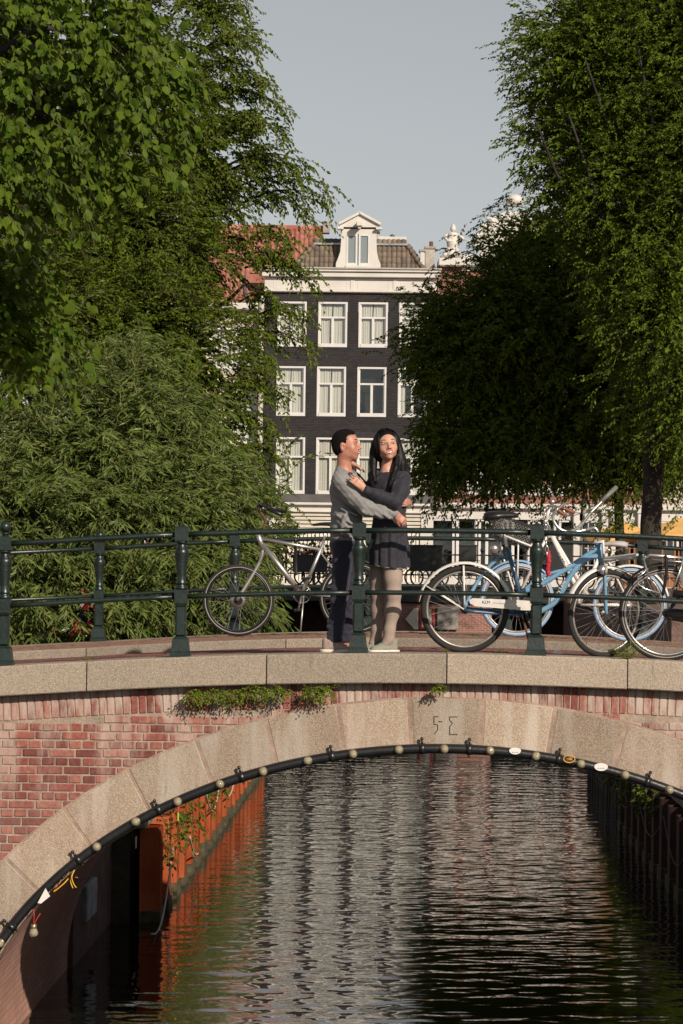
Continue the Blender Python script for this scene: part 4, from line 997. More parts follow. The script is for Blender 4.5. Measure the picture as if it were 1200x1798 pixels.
class Foliage:
    """collects drooping sprays of small leaves and the twigs that carry them"""
    def __init__(s, seed): s.r = np.random.default_rng(seed); s.P = []; s.A = []; s.N = []; s.L = []; s.T = []
    def sprays(s, base, dirs, length, nleaf, leaf, droop=.5, lr=.25, hang=.35, twigs=True, flat=.6):
        r = s.r; base = np.asarray(base, float); dirs = unit(np.asarray(dirs, float)); n = len(base)
        length = length*(.65+.7*r.random(n)); t = np.linspace(.12, 1.0, nleaf)
        side = unit(np.cross(dirs, np.array([0, 0, 1.0]))+1e-4); 
        pos = base[:, None, :] + dirs[:, None, :]*(length[:, None]*t)[..., None]
        pos[..., 2] -= (droop*(length[:, None]*t**2*.75))
        if twigs: s.T.append(np.stack([base, pos[:, nleaf//2], pos[:, -1]], 1))
        alt = np.where(np.arange(nleaf) % 2 == 0, 1.0, -1.0)[None, :, None]
        fw = dirs[:, None, :]*np.ones((1, nleaf, 1)); fw = fw + np.array([0, 0, -1.0])*(droop*1.3*t)[None, :, None]; fw = unit(fw)
        ax = unit(fw*.75 + side[:, None, :]*alt*.85 + np.array([0, 0, -hang]) + r.normal(0, .22, (n, nleaf, 3)))
        ax[:, -1] = unit(fw[:, -1]+r.normal(0, .1, (n, 3)))
        up = unit(np.array([0, 0, 1.0])*flat + np.cross(ax, side[:, None, :])*.0 + r.normal(0, .38, (n, nleaf, 3)))
        nn = unit(up - ax*np.sum(up*ax, -1, keepdims=True))
        pos = pos + r.normal(0, leaf*.12, pos.shape)
        s.P.append(pos.reshape(-1, 3)); s.A.append(ax.reshape(-1, 3)); s.N.append(nn.reshape(-1, 3)); s.L.append(leaf*(1-lr+2*lr*r.random(n*nleaf)))
    def mesh(s, name, m, wid=.5, bend=.12, keep=None):
        P, A, N, L = (np.concatenate(x) for x in (s.P, s.A, s.N, s.L))
        if keep is not None: P, A, N, L = P[keep], A[keep], N[keep], L[keep]
        S = np.cross(A, N); n = len(P); Lc = L[:, None]
        V = np.empty((n, 4, 3)); V[:, 0] = P; V[:, 1] = P+A*Lc*.45+S*Lc*wid*.5+N*Lc*bend; V[:, 2] = P+A*Lc-N*Lc*bend; V[:, 3] = P+A*Lc*.45-S*Lc*wid*.5+N*Lc*bend
        F = np.arange(n*4).reshape(n, 4)
        return arr_mesh(name, V.reshape(-1, 3), F, m)
    def twig_mesh(s, name, m, rad=.006):
        T = np.concatenate(s.T); n = len(T); V = np.empty((n, 3, 3, 3)); rr = [rad, rad*.7, rad*.25]
        for j in range(3):
            for k in range(3):
                a = 2*math.pi*k/3; V[:, j, k] = T[:, j]+np.array([math.cos(a), .3*math.sin(a), math.sin(a)])*rr[j]
        F = []
        for j in range(2):
            for k in range(3): F.append([j*3+k, j*3+(k+1) % 3, (j+1)*3+(k+1) % 3, (j+1)*3+k])
        F = (np.array(F)[None]+9*np.arange(n)[:, None, None]).reshape(-1, 4)
        return arr_mesh(name, V.reshape(-1, 3), F, m)
def crown_points(r, ell, n, shell=.55, clump=0.0, cs=1.0, bias=1.0, thin=None):
    """spray bases in the outer part of a union of ellipsoids [(px,py,D,rx,ry,rz metres)]"""
    vol = np.array([e[3]*e[5]+e[3]*e[4]+e[4]*e[5] for e in ell]); cnt = (n*vol/vol.sum()).astype(int)
    C_ = np.array([list(W(e[0], e[1], e[2])) for e in ell]); Rr = np.array([e[3:6] for e in ell]); P = []; Dr = []
    for i, e in enumerate(ell):
        k = cnt[i]*2; u = unit(r.normal(size=(k, 3))); rad = (shell+(1-shell)*r.random(k)**.7)
        rough = 1+.16*np.sin(u[:, 0]*7+i)*np.cos(u[:, 2]*6+2*i)+.10*np.sin(u[:, 1]*11+u[:, 2]*13+i)
        p = C_[i]+u*Rr[i]*(rad*rough)[:, None]
        inside = np.zeros(k, bool)
        for j in range(len(ell)):
            if j != i: inside |= (((p-C_[j])/(Rr[j]*shell*.95))**2).sum(1) < 1
        keep = ~inside; p, u = p[keep][:cnt[i]], u[keep][:cnt[i]]
        P.append(p); Dr.append(unit(u/Rr[i]))
    P, Dr = np.concatenate(P), np.concatenate(Dr)
    if clump:
        q = P/cs; w = np.zeros(len(P))
        for k in range(5):
            a = r.normal(size=3); a /= np.linalg.norm(a); w += np.sin(q@a*(2.2+1.1*k)+r.uniform(0, 6)+1.3*np.sin(q@r.normal(size=3)*1.1))
        keep = r.random(len(P)) < 1/(1+np.exp(-(w+bias)*clump))
        if thin is not None: keep &= ~(thin(P, w))
        P, Dr = P[keep], Dr[keep]
    return P, Dr
def limb(pts, r0, r1, parent, name='limb', n=9):
    pts = [Vector(p) for p in pts]; k = len(pts); sm = []
    for i in range(k-1):
        for j in range(4):
            t = j/4; p0, p1, p2, p3 = pts[max(i-1, 0)], pts[i], pts[i+1], pts[min(i+2, k-1)]
            sm.append(0.5*((2*p1)+(p2-p0)*t+(2*p0-5*p1+4*p2-p3)*t*t+(3*p1-p0-3*p2+p3)*t**3))
    sm.append(pts[-1]); q = len(sm)
    m = MB(); m.tube([p+Vector((random.uniform(-1, 1), random.uniform(-1, 1), 0))*r0*.12 for p in sm], [r0+(r1-r0)*i/(q-1) for i in range(q)], n)
    return m.build(name, M_BARK, parent, smooth=True)

# ---- big dark elm on the right quay
px_ = lambda D: FPX/D
M_ELM = leaf_material('elm_leaf', (0.048, 0.090, 0.008), (0.155, 0.200, 0.020), .22, .08, 9)
def E_(px, py, D, rxp, rzp, ry): s_ = D/FPX; return (px, py, D, rxp*s_, ry, rzp*s_)
def fringe(fo, pts, D, n, ln, nl, leaf, dirx=-.45, drp=.45, spread=13, dy=-12, dx=12):
    fr = []
    for (px, py) in pts:
        for k in range(n): q = W(px+fo.r.normal()*spread+(dx if px < 1000 and py < 840 else 0), py+fo.r.normal()*spread+dy, D+fo.r.normal()*1.2); fr.append(list(q))
    fr = np.array(fr); dr = np.stack([fo.r.normal(dirx, .5, len(fr)), fo.r.normal(-.3, .4, len(fr)), fo.r.normal(-.1, .3, len(fr))], 1); fo.sprays(fr, dr, ln, nl, leaf, droop=drp)
# the near one, in the sun, its crown running out of the frame
tb = W(1147, 1040, 74); tb.z = STREET
ELM = empty('elm_tree', tb, 'tall sunlit elm filling the upper right corner, on the thick black trunk', 'tree')
ell = [E_(1120, 130, 74, 215, 190, 3.6), E_(1010, 90, 73, 105, 120, 2.4), E_(1230, 30, 74, 240, 230, 4.2), E_(1230, 330, 74, 215, 260, 4.6), E_(1075, 330, 73, 120, 120, 3.0), E_(1010, 250, 73.5, 95, 90, 2.4), E_(1180, 560, 72.5, 135, 130, 3.4), E_(1130, 450, 73, 110, 120, 3.0),
       E_(1340, 230, 74, 330, 320, 5.5), E_(1230, 720, 72.5, 110, 90, 2.6), E_(1450, 0, 74, 330, 330, 5.5)]
fo = Foliage(11); p, d = crown_points(fo.r, ell, 27000, .55, 2.6, .7, .7, lambda P, w: (P[:, 0] < W(1010, 300, 74).x) & (w < .7))
dd = unit(d*.8+fo.r.normal(0, .4, d.shape)+np.array([0, 0, .25])+np.array([-.1, 0, 0])); fo.sprays(p, dd, .50, 13, .100, droop=.42)
p2, d2 = crown_points(fo.r, [(e[0], e[1], e[2], e[3]*.8, e[4]*.8, e[5]*.8) for e in ell], 6500, .2); fo.sprays(p2, fo.r.normal(size=p2.shape), .9, 12, .20, droop=.3, twigs=False)
fringe(fo, [(897, 260), (905, 215), (900, 235), (892, 95), (900, 60), (915, 130), (925, 300), (930, 320), (900, 130), (940, 60), (930, 20), (905, 190), (925, 170), (935, 350), (960, 400), (1000, 430), (1040, 520), (1050, 600), (1060, 680), (1090, 740), (1140, 790), (1180, 800), (1195, 850)], 72.5, 10, .45, 11, .10)
o = link('crown', fo.mesh('crown', M_ELM, .52), ELM); o['kind'] = 'stuff'
o = link('twigs', fo.twig_mesh('twigs', M_BARK, .005), ELM); o['kind'] = 'stuff'
top_ = W(1150, 700, 74)
limb([tb, (tb.x-.05, 74, tb.z+2), (top_.x, 74, top_.z)], .29, .24, ELM, 'trunk', 14)
for (a, b, r_) in (((1150, 720), [(1120, 560), (1060, 380), (1000, 200)], .14), ((1150, 720), [(1180, 500), (1160, 300), (1120, 80)], .18), ((1150, 740), [(1230, 600), (1260, 450)], .14), ((1150, 700), [(1090, 520), (990, 330), (940, 210)], .07), ((1150, 600), [(1100, 330), (1030, 110)], .07)):
    limb([W(*a, 74)]+[W(q[0], q[1], 74-2.5*(i+1)/len(b)*1.4) for i, q in enumerate(b)], r_, .02, ELM)
# the farther one, standing in its shade
tb = W(1088, 1040, 87); tb.z = STREET
ELB = empty('elm_tree', tb, 'dark rounded elm standing in shade right of the charcoal house', 'tree')
ell = [E_(990, 600, 87, 225, 175, 4.2), E_(895, 580, 86, 125, 130, 3.0), E_(820, 640, 86, 90, 130, 2.6), E_(960, 450, 87, 110, 85, 3.0), E_(1120, 640, 87, 190, 170, 4.2), E_(860, 770, 86, 110, 85, 2.8), E_(1000, 770, 87, 160, 80, 3.4), E_(1150, 780, 87, 130, 70, 3.2), E_(775, 800, 85, 30, 70, 1.4), E_(772, 590, 86, 42, 75, 1.6)]
fo = Foliage(17); p, d = crown_points(fo.r, ell, 12000, .55, 1.0, 1.6)
dd = unit(d*.8+fo.r.normal(0, .4, d.shape)+np.array([0, 0, .25])+np.array([-.15, 0, 0])); fo.sprays(p, dd, .60, 13, .112, droop=.42)
p2, d2 = crown_points(fo.r, [(e[0], e[1], e[2], e[3]*.8, e[4]*.8, e[5]*.8) for e in ell], 5200, .2); fo.sprays(p2, fo.r.normal(size=p2.shape), .9, 12, .22, droop=.3, twigs=False)
fringe(fo, [(765, 905), (775, 880), (790, 900), (830, 895), (850, 880), (880, 870), (905, 890), (930, 880), (960, 905), (985, 915), (1000, 890), (1030, 870), (1075, 905), (1090, 890), (1062, 925), (1100, 870), (1130, 860), (1180, 880), (1196, 905), (1170, 860), (1100, 925), (1075, 940), (1085, 860), (1110, 840), (1000, 850), (940, 850), (745, 850), (740, 830), (738, 720), (705, 540), (700, 600), (695, 590), (715, 520), (760, 500), (800, 450), (830, 420), (860, 395), (885, 370), (700, 640), (712, 660), (730, 760), (735, 800)], 85, 10, .50, 11, .11)
o = link('crown', fo.mesh('crown', M_ELM, .52), ELB); o['kind'] = 'stuff'
o = link('twigs', fo.twig_mesh('twigs', M_BARK, .005), ELB); o['kind'] = 'stuff'
top_ = W(1080, 780, 87); limb([tb, (tb.x, 87, tb.z+2), (top_.x, 87, top_.z)], .16, .13, ELB, 'trunk', 10)
for b in ([(1000, 660), (930, 500)], [(960, 720), (830, 620)], [(1060, 600), (1040, 480)], [(980, 780), (860, 790)]): limb([W(1080, 800, 87)]+[W(q[0], q[1], 86.5) for q in b], .08, .02, ELB)

# ---- feathery elm on the left
M_ELM2 = leaf_material('light_elm_leaf', (0.062, 0.104, 0.010), (0.145, 0.180, 0.022), .28, .08, 9)
DL = 50.0; t2 = W(150, 1040, 52); t2.z = BANK
EL2 = empty('elm_tree', t2, 'feathery mid-green elm on the left reaching towards the dormer with long sprays', 'tree')
ell = [E_(330, 60, 50, 110, 130, 2.2), E_(300, 240, 50, 150, 150, 2.4), E_(375, 270, 50, 90, 85, 1.6), E_(240, 430, 49, 150, 130, 2.6), E_(345, 450, 49, 80, 45, 1.2), E_(250, 600, 48, 200, 140, 2.6), E_(365, 640, 48, 80, 100, 1.7), E_(70, 560, 47, 140, 170, 2.0), E_(395, 760, 48, 60, 80, 1.3), E_(120, 330, 51, 160, 200, 2.6)]
fo = Foliage(12)
p, d = crown_points(fo.r, ell, 14500, .5, 2.6, .42, .5, lambda P, w: (P[:, 0] > W(345, 300, 49).x) & (w < .9))
dd = unit(d*.7+fo.r.normal(0, .4, d.shape)+np.array([.35, -.1, .25]))
fo.sprays(p, dd, .42, 12, .090, droop=.45)
p2, d2 = crown_points(fo.r, [(e[0]-40, e[1], e[2]+1.2, e[3]*.65, e[4]*.65, e[5]*.65) for e in ell[2:]], 1500, .3)
fo.sprays(p2, fo.r.normal(size=p2.shape), .7, 12, .17, droop=.3, twigs=False)
fr = []; dr = []
br = [((340, 60), (420, 10)), ((350, 90), (450, 78)), ((360, 120), (455, 135)), ((370, 180), (460, 140)), ((370, 170), (498, 188)), ((380, 230), (500, 230)), ((380, 230), (455, 205)), ((400, 290), (530, 285)), ((400, 300), (525, 300)), ((410, 330), (575, 325)), ((430, 350), (548, 382)), ((420, 360), (560, 345)), ((440, 420), (505, 425)), ((430, 470), (545, 492)), ((430, 450), (530, 470)), ((420, 530), (500, 540)), ((430, 570), (535, 548)), ((400, 600), (535, 600)), ((400, 680), (492, 690)), ((400, 740), (480, 760)), ((410, 660), (480, 640)), ((390, 800), (480, 800)), ((380, 830), (500, 885)), ((380, 420), (470, 455)), ((330, 390), (440, 380)), ((300, 20), (370, -10)), ((330, 20), (400, 40)), ((300, 30), (395, -20))]
for (a, b) in br:
    A, B = W(a[0], a[1], 49.5), W(b[0], b[1], 48.6); ctrl = A.lerp(B, .55)+Vector((0, 0, .35)); pts = []
    for i in range(9): t = i/8; pts.append((1-t)**2*A+2*t*(1-t)*ctrl+t*t*B)
    limb(pts[::2], .022, .006, EL2, 'branch', 5)
    for i in range(1, 9):
        for k in range(4 if i > 3 else 6):
            q = pts[i]+Vector(fo.r.normal(0, .05, 3)); fr.append(list(q)); v = (pts[min(i+1, 8)]-pts[i-1]).normalized()+Vector(fo.r.normal(0, .45, 3)); dr.append(list(v))
fo.sprays(np.array(fr), np.array(dr), .33, 10, .088, droop=.7)
o = link('crown', fo.mesh('crown', M_ELM2, .5), EL2); o['kind'] = 'stuff'
o = link('twigs', fo.twig_mesh('twigs', M_TWIG, .004), EL2); o['kind'] = 'stuff'
limb([t2, (t2.x+.1, 52, t2.z+3), W(190, 600, 51)], .22, .15, EL2, 'trunk', 12)
for b in ([(260, 500), (330, 380), (360, 200)], [(220, 450), (260, 250), (300, 60)], [(300, 560), (380, 540), (430, 500)], [(280, 600), (370, 640), (420, 720)], [(130, 450), (80, 300)]):
    limb([W(190, 620, 51)]+[W(q[0], q[1], 50.3) for q in b], .09, .02, EL2)

# ---- linden close to the camera, upper left
M_LIN = leaf_material('linden_leaf', (0.058, 0.108, 0.012), (0.115, 0.158, 0.018), .30, .07, 5)
LIN = empty('linden_tree', (-6.0, 27, STREET), 'near linden branch with large heart-shaped leaves filling the top left corner', 'tree')
fo = Foliage(13)
ell = [E_(60, 60, 27, 170, 120, .9), E_(215, 90, 26.5, 95, 90, .6), E_(250, 170, 26, 60, 55, .4), E_(60, 200, 26.5, 130, 110, .8), E_(200, 235, 26.3, 75, 55, .5), E_(80, 300, 26, 105, 60, .6), E_(20, 350, 26, 60, 60, .5), E_(10, 150, 27.5, 190, 230, .6), E_(10, 545, 30, 100, 95, .6), E_(60, 615, 30.3, 85, 45, .5), E_(0, 470, 29.5, 60, 70, .5)]
p, d = crown_points(fo.r, ell, 1500, .5, 2.2, .28)
dd = unit(d*.7+fo.r.normal(0, .35, d.shape)+np.array([.55, -.35, .15]))
fo.sprays(p, dd, .30, 7, .098, droop=.9, hang=1.2, flat=.1)
fr = np.array([list(W(px+fo.r.normal()*9-18, py+fo.r.normal()*9, 25.9)) for (px, py) in [(312, 120), (322, 180), (310, 160), (285, 260), (290, 285), (265, 245), (215, 300), (220, 320), (190, 315), (100, 370), (75, 355), (300, 140), (250, 90), (160, 290), (130, 280), (325, 150)] for k in range(3)])
fo.sprays(fr, np.stack([fo.r.normal(.6, .2, len(fr)), fo.r.normal(-.2, .2, len(fr)), fo.r.normal(-.1, .2, len(fr))], 1), .24, 7, .10, droop=.9, hang=1.1, flat=.1)
bp2, _ = crown_points(fo.r, [(e[0]-30, e[1]-10, 28.6, e[3]*.95, e[4]*.6, e[5]*.95) for e in ell], 520, .1)
fo.sprays(bp2, fo.r.normal(size=bp2.shape), .35, 7, .13, droop=.6, hang=.6, twigs=False)
P_, A_, N_, L_ = (np.concatenate(x) for x in (fo.P, fo.A, fo.N, fo.L))
# the leaf itself: heart-shaped blade folded along its midrib
hv = [(0, 0), (-.10, .10), (.10, .34), (.36, .44), (.66, .30), (.86, .12), (1.06, 0)]
lv = [(0, 0, -.02)]+[(x, y, .07) for x, y in hv[1:-1]]+[(1.06, 0, -.10)]+[(x, -y, .07) for x, y in hv[1:-1][::-1]]
lv += [(.35, 0, .0), (.68, 0, -.03)]
lf = [(0, 12, 2, 1), (12, 13, 4, 3), (12, 3, 2), (13, 6, 5, 4), (0, 11, 10, 12), (12, 9, 8, 13), (12, 10, 9), (13, 8, 7, 6)]
def leaf_base(Lr):
    m = MB(); m.add([(v[0]*Lr, v[1]*Lr*1.0, v[2]*Lr) for v in lv], lf); return m.mesh('leaf', M_LIN, True)
lm = leaf_base(.086)
Q = np.empty((len(P_), 3, 3)); S_ = np.cross(N_, A_); Q[:, :, 0] = A_; Q[:, :, 1] = S_; Q[:, :, 2] = N_
vis_ = []
Mi = np.array(cam.matrix_world.inverted())
ph = np.c_[P_, np.ones(len(P_))] @ Mi.T; pu = 600+FPX*ph[:, 0]/-ph[:, 2]; pv = 899-FPX*ph[:, 1]/-ph[:, 2]
infr = (pu > 0) & (pu < 1200) & (pv > 0) & (pv < 1798)
order = np.argsort(np.where(infr, P_[:, 1], 1e3))
base_v = np.array(lv)*np.array([.086, .086, .086])
for i in order[:300]:
    sc_ = float(L_[i]/.098); o = link('leaf', lm, LIN); mm = Matrix([list(Q[i][0])+[P_[i][0]], list(Q[i][1])+[P_[i][1]], list(Q[i][2])+[P_[i][2]], [0, 0, 0, 1]]); o.matrix_basis = mm @ Matrix.Scale(sc_, 4)
mb = MB()
for i in order[300:]:
    vv = (base_v*(L_[i]/.098)) @ Q[i].T + P_[i]; mb.add(vv.tolist(), lf)
tag(mb.build('crown', M_LIN, LIN, smooth=True), kind='stuff')
o = link('twigs', fo.twig_mesh('twigs', M_TWIG, .004), LIN); o['kind'] = 'stuff'
limb([(-6.0, 27, STREET-.1), (-6.0, 27, 6.5), W(-150, 250, 27)], .16, .10, LIN, 'trunk', 12)
for b in ([(40, 60), (200, 80), (290, 130)], [(30, 200), (160, 220), (270, 255)], [(20, 300), (100, 330)], [(20, -60), (180, 10)]): limb([W(-150, 260, 27)]+[W(q[0], q[1], 26.8) for q in b], .04, .006, LIN)

# ---- willow on the left bank behind the bridge
M_WIL = leaf_material('willow_leaf', (0.060, 0.105, 0.016), (0.21, 0.245, 0.075), .25, .16, 7)
t4 = Vector((-4.2, 37, BANK))
WIL = empty('willow_tree', t4, 'bushy silvery-green willow with narrow leaves behind the left railing', 'tree')
fo = Foliage(14)
ell = [E_(210, 950, 36, 235, 170, 1.5), E_(60, 850, 37, 130, 150, 1.4), E_(270, 770, 37, 90, 100, 1.0), E_(160, 830, 36.6, 100, 110, 1.0), E_(375, 900, 36.5, 90, 90, .9), E_(150, 1060, 35.5, 200, 110, 1.2), E_(370, 1030, 35.5, 100, 90, .8), E_(20, 980, 36, 90, 170, 1.0), E_(140, 690, 37.5, 55, 70, .7), E_(340, 810, 37, 60, 60, .6), E_(230, 660, 37.3, 40, 70, .5)]
p2, d2 = crown_points(fo.r, [(e[0]-10, e[1], e[2]+.8, e[3]*.6, e[4]*.6, e[5]*.6) for e in ell], 700, .3)
fo.sprays(p2, fo.r.normal(size=p2.shape), .6, 12, .16, droop=.3, twigs=False)
p, d = crown_points(fo.r, ell, 12500, .40, 3.0, .24, -.25)
dd = unit(d*.5+fo.r.normal(0, .5, d.shape)+np.array([.45, -.15, .45]))
fo.sprays(p, dd, .42, 13, .150, droop=.75, hang=.55, flat=.2)
# low growth leaning over the edge of the bank
nb_ = 1500; lb = np.stack([fo.r.uniform(-4.3, -3.05, nb_), fo.r.uniform(36.5, 60, nb_), fo.r.uniform(1.2, 3.4, nb_)], 1)
fo.sprays(lb, np.stack([fo.r.normal(.7, .4, nb_), fo.r.normal(-.2, .5, nb_), fo.r.normal(.3, .5, nb_)], 1), .42, 12, .14, droop=.7, hang=.5, flat=.2)
# upright wands
wd = []
for (px, py) in [(255, 600), (150, 580), (320, 730), (100, 650), (330, 780), (470, 830), (450, 880), (250, 640), (20, 700), (25, 820), (60, 720), (300, 810), (360, 800), (430, 960), (440, 1000), (455, 900), (200, 670), (240, 600), (10, 760)]:
    for k in range(7):
        q = W(px+fo.r.normal()*24, py+55+fo.r.normal()*34, 35.6+fo.r.random()); wd.append(list(q))
wd = np.array(wd); dr = np.stack([fo.r.normal(.25, .3, len(wd)), fo.r.normal(-.1, .2, len(wd)), fo.r.normal(.8, .2, len(wd))], 1)
fo.sprays(wd, dr, .60, 18, .125, droop=.5, hang=.2, flat=.3)
o = link('crown', fo.mesh('crown', M_WIL, .20, .05), WIL); o['kind'] = 'stuff'
o = link('twigs', fo.twig_mesh('twigs', mat('willow_twig', (.16, .15, .05), .8), .004), WIL); o['kind'] = 'stuff'
for b in ([(55, 1110), (75, 1000), (110, 850)], [(80, 1110), (110, 1010), (150, 900)], [(150, 1120), (190, 960), (220, 780)], [(300, 1120), (280, 980), (330, 850)], [(30, 1120), (40, 900), (50, 750)]):
    limb([t4+Vector((0, 0, -.2))]+[W(q[0], q[1], 36.3) for q in b], .045, .010, WIL, 'stem')
# ================================================================== people (implicit surfaces, meshed with surface nets)
def V3(*a): return np.array(a, float)
class SDF:
    def __init__(s): s.prims = []
    def rc(s, a, b, ra, rb, k=.02, sub=False, flat=None):
        s.prims.append(('rc', np.array(a, float), np.array(b, float), ra, rb, k, sub, flat)); return s
    def chain(s, pts, rs, k=.02):
        for i in range(len(pts)-1): s.rc(pts[i], pts[i+1], rs[i], rs[i+1], k)
        return s
    def el(s, c, r, rot=None, k=.02, sub=False):
        s.prims.append(('el', np.array(c, float), np.array(r, float), None if rot is None else np.array(rot, float), None, k, sub, None)); return s
    def bounds(s):
        lo = np.full(3, 1e9); hi = -lo
        for p in s.prims:
            if p[6]: continue
            if p[0] == 'rc':
                R_ = max(p[3], p[4]); lo = np.minimum(lo, np.minimum(p[1], p[2])-R_); hi = np.maximum(hi, np.maximum(p[1], p[2])+R_)
            else: R_ = p[2].max(); lo = np.minimum(lo, p[1]-R_); hi = np.maximum(hi, p[1]+R_)
        return lo-.03, hi+.03
    def grid(s, h, warp=None):
        lo, hi = s.bounds(); n = np.ceil((hi-lo)/h).astype(int)+1
        ax = [lo[i]+h*np.arange(n[i]) for i in range(3)]; G = np.full(n, .05, np.float32)
        for (kind, a, b, c, d, k, sub, flat) in s.prims:
            R_ = max(c, d) if kind == 'rc' else b.max(); m = R_+.035
            l2 = (np.minimum(a, b) if kind == 'rc' else a)-m; h2 = (np.maximum(a, b) if kind == 'rc' else a)+m
            i0 = np.clip(((l2-lo)/h).astype(int), 0, n-1); i1 = np.clip(((h2-lo)/h).astype(int)+2, 1, n)
            if (i1 <= i0).any(): continue
            X = ax[0][i0[0]:i1[0], None, None]; Y = ax[1][None, i0[1]:i1[1], None]; Z = ax[2][None, None, i0[2]:i1[2]]
            if kind == 'rc':
                d_ = b-a; L2 = max(1e-12, (d_**2).sum())
                t = np.clip(((X-a[0])*d_[0]+(Y-a[1])*d_[1]+(Z-a[2])*d_[2])/L2, 0, 1)
                D = np.sqrt((X-a[0]-t*d_[0])**2+(Y-a[1]-t*d_[1])**2+(Z-a[2]-t*d_[2])**2)-(c+(d-c)*t)
            else:
                if c is None: q = ((X-a[0])/b[0])**2+((Y-a[1])/b[1])**2+((Z-a[2])/b[2])**2
                else:
                    P = (X-a[0], Y-a[1], Z-a[2]); q = 0
                    for i in range(3): q = q+((P[0]*c[i][0]+P[1]*c[i][1]+P[2]*c[i][2])/b[i])**2
                sq = np.sqrt(q); D = (sq-1)*b.min()*(1+.35*(b.mean()/b.min()-1))
            v = G[i0[0]:i1[0], i0[1]:i1[1], i0[2]:i1[2]]
            if sub: D = -D; hh = np.clip(.5-.5*(D-v)/k*-1, 0, 1); hh = np.clip(.5+.5*(D-v)/k, 0, 1); r_ = v*(1-hh)+D*hh+k*hh*(1-hh)
            else: hh = np.clip(.5+.5*(v-D)/k, 0, 1); r_ = v*(1-hh)+D*hh-k*hh*(1-hh)
            G[i0[0]:i1[0], i0[1]:i1[1], i0[2]:i1[2]] = r_
        if warp is not None:
            X, Y, Z = np.meshgrid(*ax, indexing='ij', sparse=True); near = np.abs(G) < .03
            G = G + np.where(near, warp(X, Y, Z), 0).astype(np.float32)
        return G, lo, h
def surf_nets(G, lo, h):
    n = G.shape; inside = G < 0
    c = np.zeros(tuple(x-1 for x in n), np.int8)
    for dx in (0, 1):
        for dy in (0, 1):
            for dz in (0, 1): c += inside[dx:n[0]-1+dx, dy:n[1]-1+dy, dz:n[2]-1+dz]
    act = (c > 0) & (c < 8); idx = np.full(act.shape, -1, np.int64); I = np.argwhere(act); idx[act] = np.arange(len(I))
    acc = np.zeros((len(I), 3)); cnt = np.zeros(len(I))
    cor = [(a, b, d) for a in (0, 1) for b in (0, 1) for d in (0, 1)]
    for p in cor:
        for axs in range(3):
            if p[axs] == 1: continue
            q = list(p); q[axs] = 1
            ga = G[I[:, 0]+p[0], I[:, 1]+p[1], I[:, 2]+p[2]]; gb = G[I[:, 0]+q[0], I[:, 1]+q[1], I[:, 2]+q[2]]
            cr = (ga < 0) != (gb < 0); t = np.where(cr, ga/np.where(cr, ga-gb, 1), 0)
            pos = np.tile(np.array(p, float), (len(I), 1)); pos[:, axs] += t
            acc += pos*cr[:, None]; cnt += cr
    V = lo+(I+acc/cnt[:, None])*h; F = []
    for axs in range(3):
        sl = [slice(1, -1)]*3; sl[axs] = slice(0, -1)
        a = inside[tuple(sl)]; sl2 = list(sl); sl2[axs] = slice(1, None); b = inside[tuple(sl2)]
        E = np.argwhere(a != b); off = np.array([1, 1, 1]); off[axs] = 0; E = E+off
        if not len(E): continue
        flip = inside[E[:, 0], E[:, 1], E[:, 2]]
        u, v = [(1, 2), (2, 0), (0, 1)][axs]; q = []
        for (du, dv) in ((-1, -1), (0, -1), (0, 0), (-1, 0)):
            W_ = E.copy(); W_[:, u] += du; W_[:, v] += dv; W_ = np.minimum(W_, np.array(act.shape)-1); q.append(idx[W_[:, 0], W_[:, 1], W_[:, 2]])
        Q = np.stack(q, 1); Q[~flip] = Q[~flip][:, ::-1]; F.append(Q[(Q >= 0).all(1)])
    return V, np.concatenate(F)
def smooth_v(V, F, it=2):
    E = np.concatenate([F[:, [0, 1]], F[:, [1, 2]], F[:, [2, 3]], F[:, [3, 0]]]); n = len(V)
    for _ in range(it):
        A = np.zeros((n, 3)); c = np.zeros(n)
        for k in range(3): A[:, k] = np.bincount(E[:, 0], V[E[:, 1], k], n)+np.bincount(E[:, 1], V[E[:, 0], k], n)
        c = np.bincount(E[:, 0], minlength=n)+np.bincount(E[:, 1], minlength=n)
        V = V*.5+.5*A/np.maximum(c, 1)[:, None]
    return V
def sdf_obj(s, name, m, parent, h=.006, it=1, warp=None, cut=None):
    G, lo, h = s.grid(h, warp)
    if cut is not None:
        ax = [lo[i]+h*np.arange(G.shape[i]) for i in range(3)]; X, Y, Z = np.meshgrid(*ax, indexing='ij', sparse=True)
        G = np.maximum(G, cut(X, Y, Z)).astype(np.float32)
    V, F = surf_nets(G, lo, h); V = smooth_v(V, F, it)
    return link(name, arr_mesh(name, V, F, m, True), parent)
def skin_mat(name, c):
    m = mat(name, c, .48, var=.10, vscale=40, col2=tuple(min(1, x*1.12) for x in c), bump=.05, bscale=150); b = m.node_tree.nodes['Principled BSDF']
    b.inputs['Subsurface Weight'].default_value = .12; b.inputs['Subsurface Radius'].default_value = (.012, .004, .002); b.inputs['Subsurface Scale'].default_value = .5
    return m
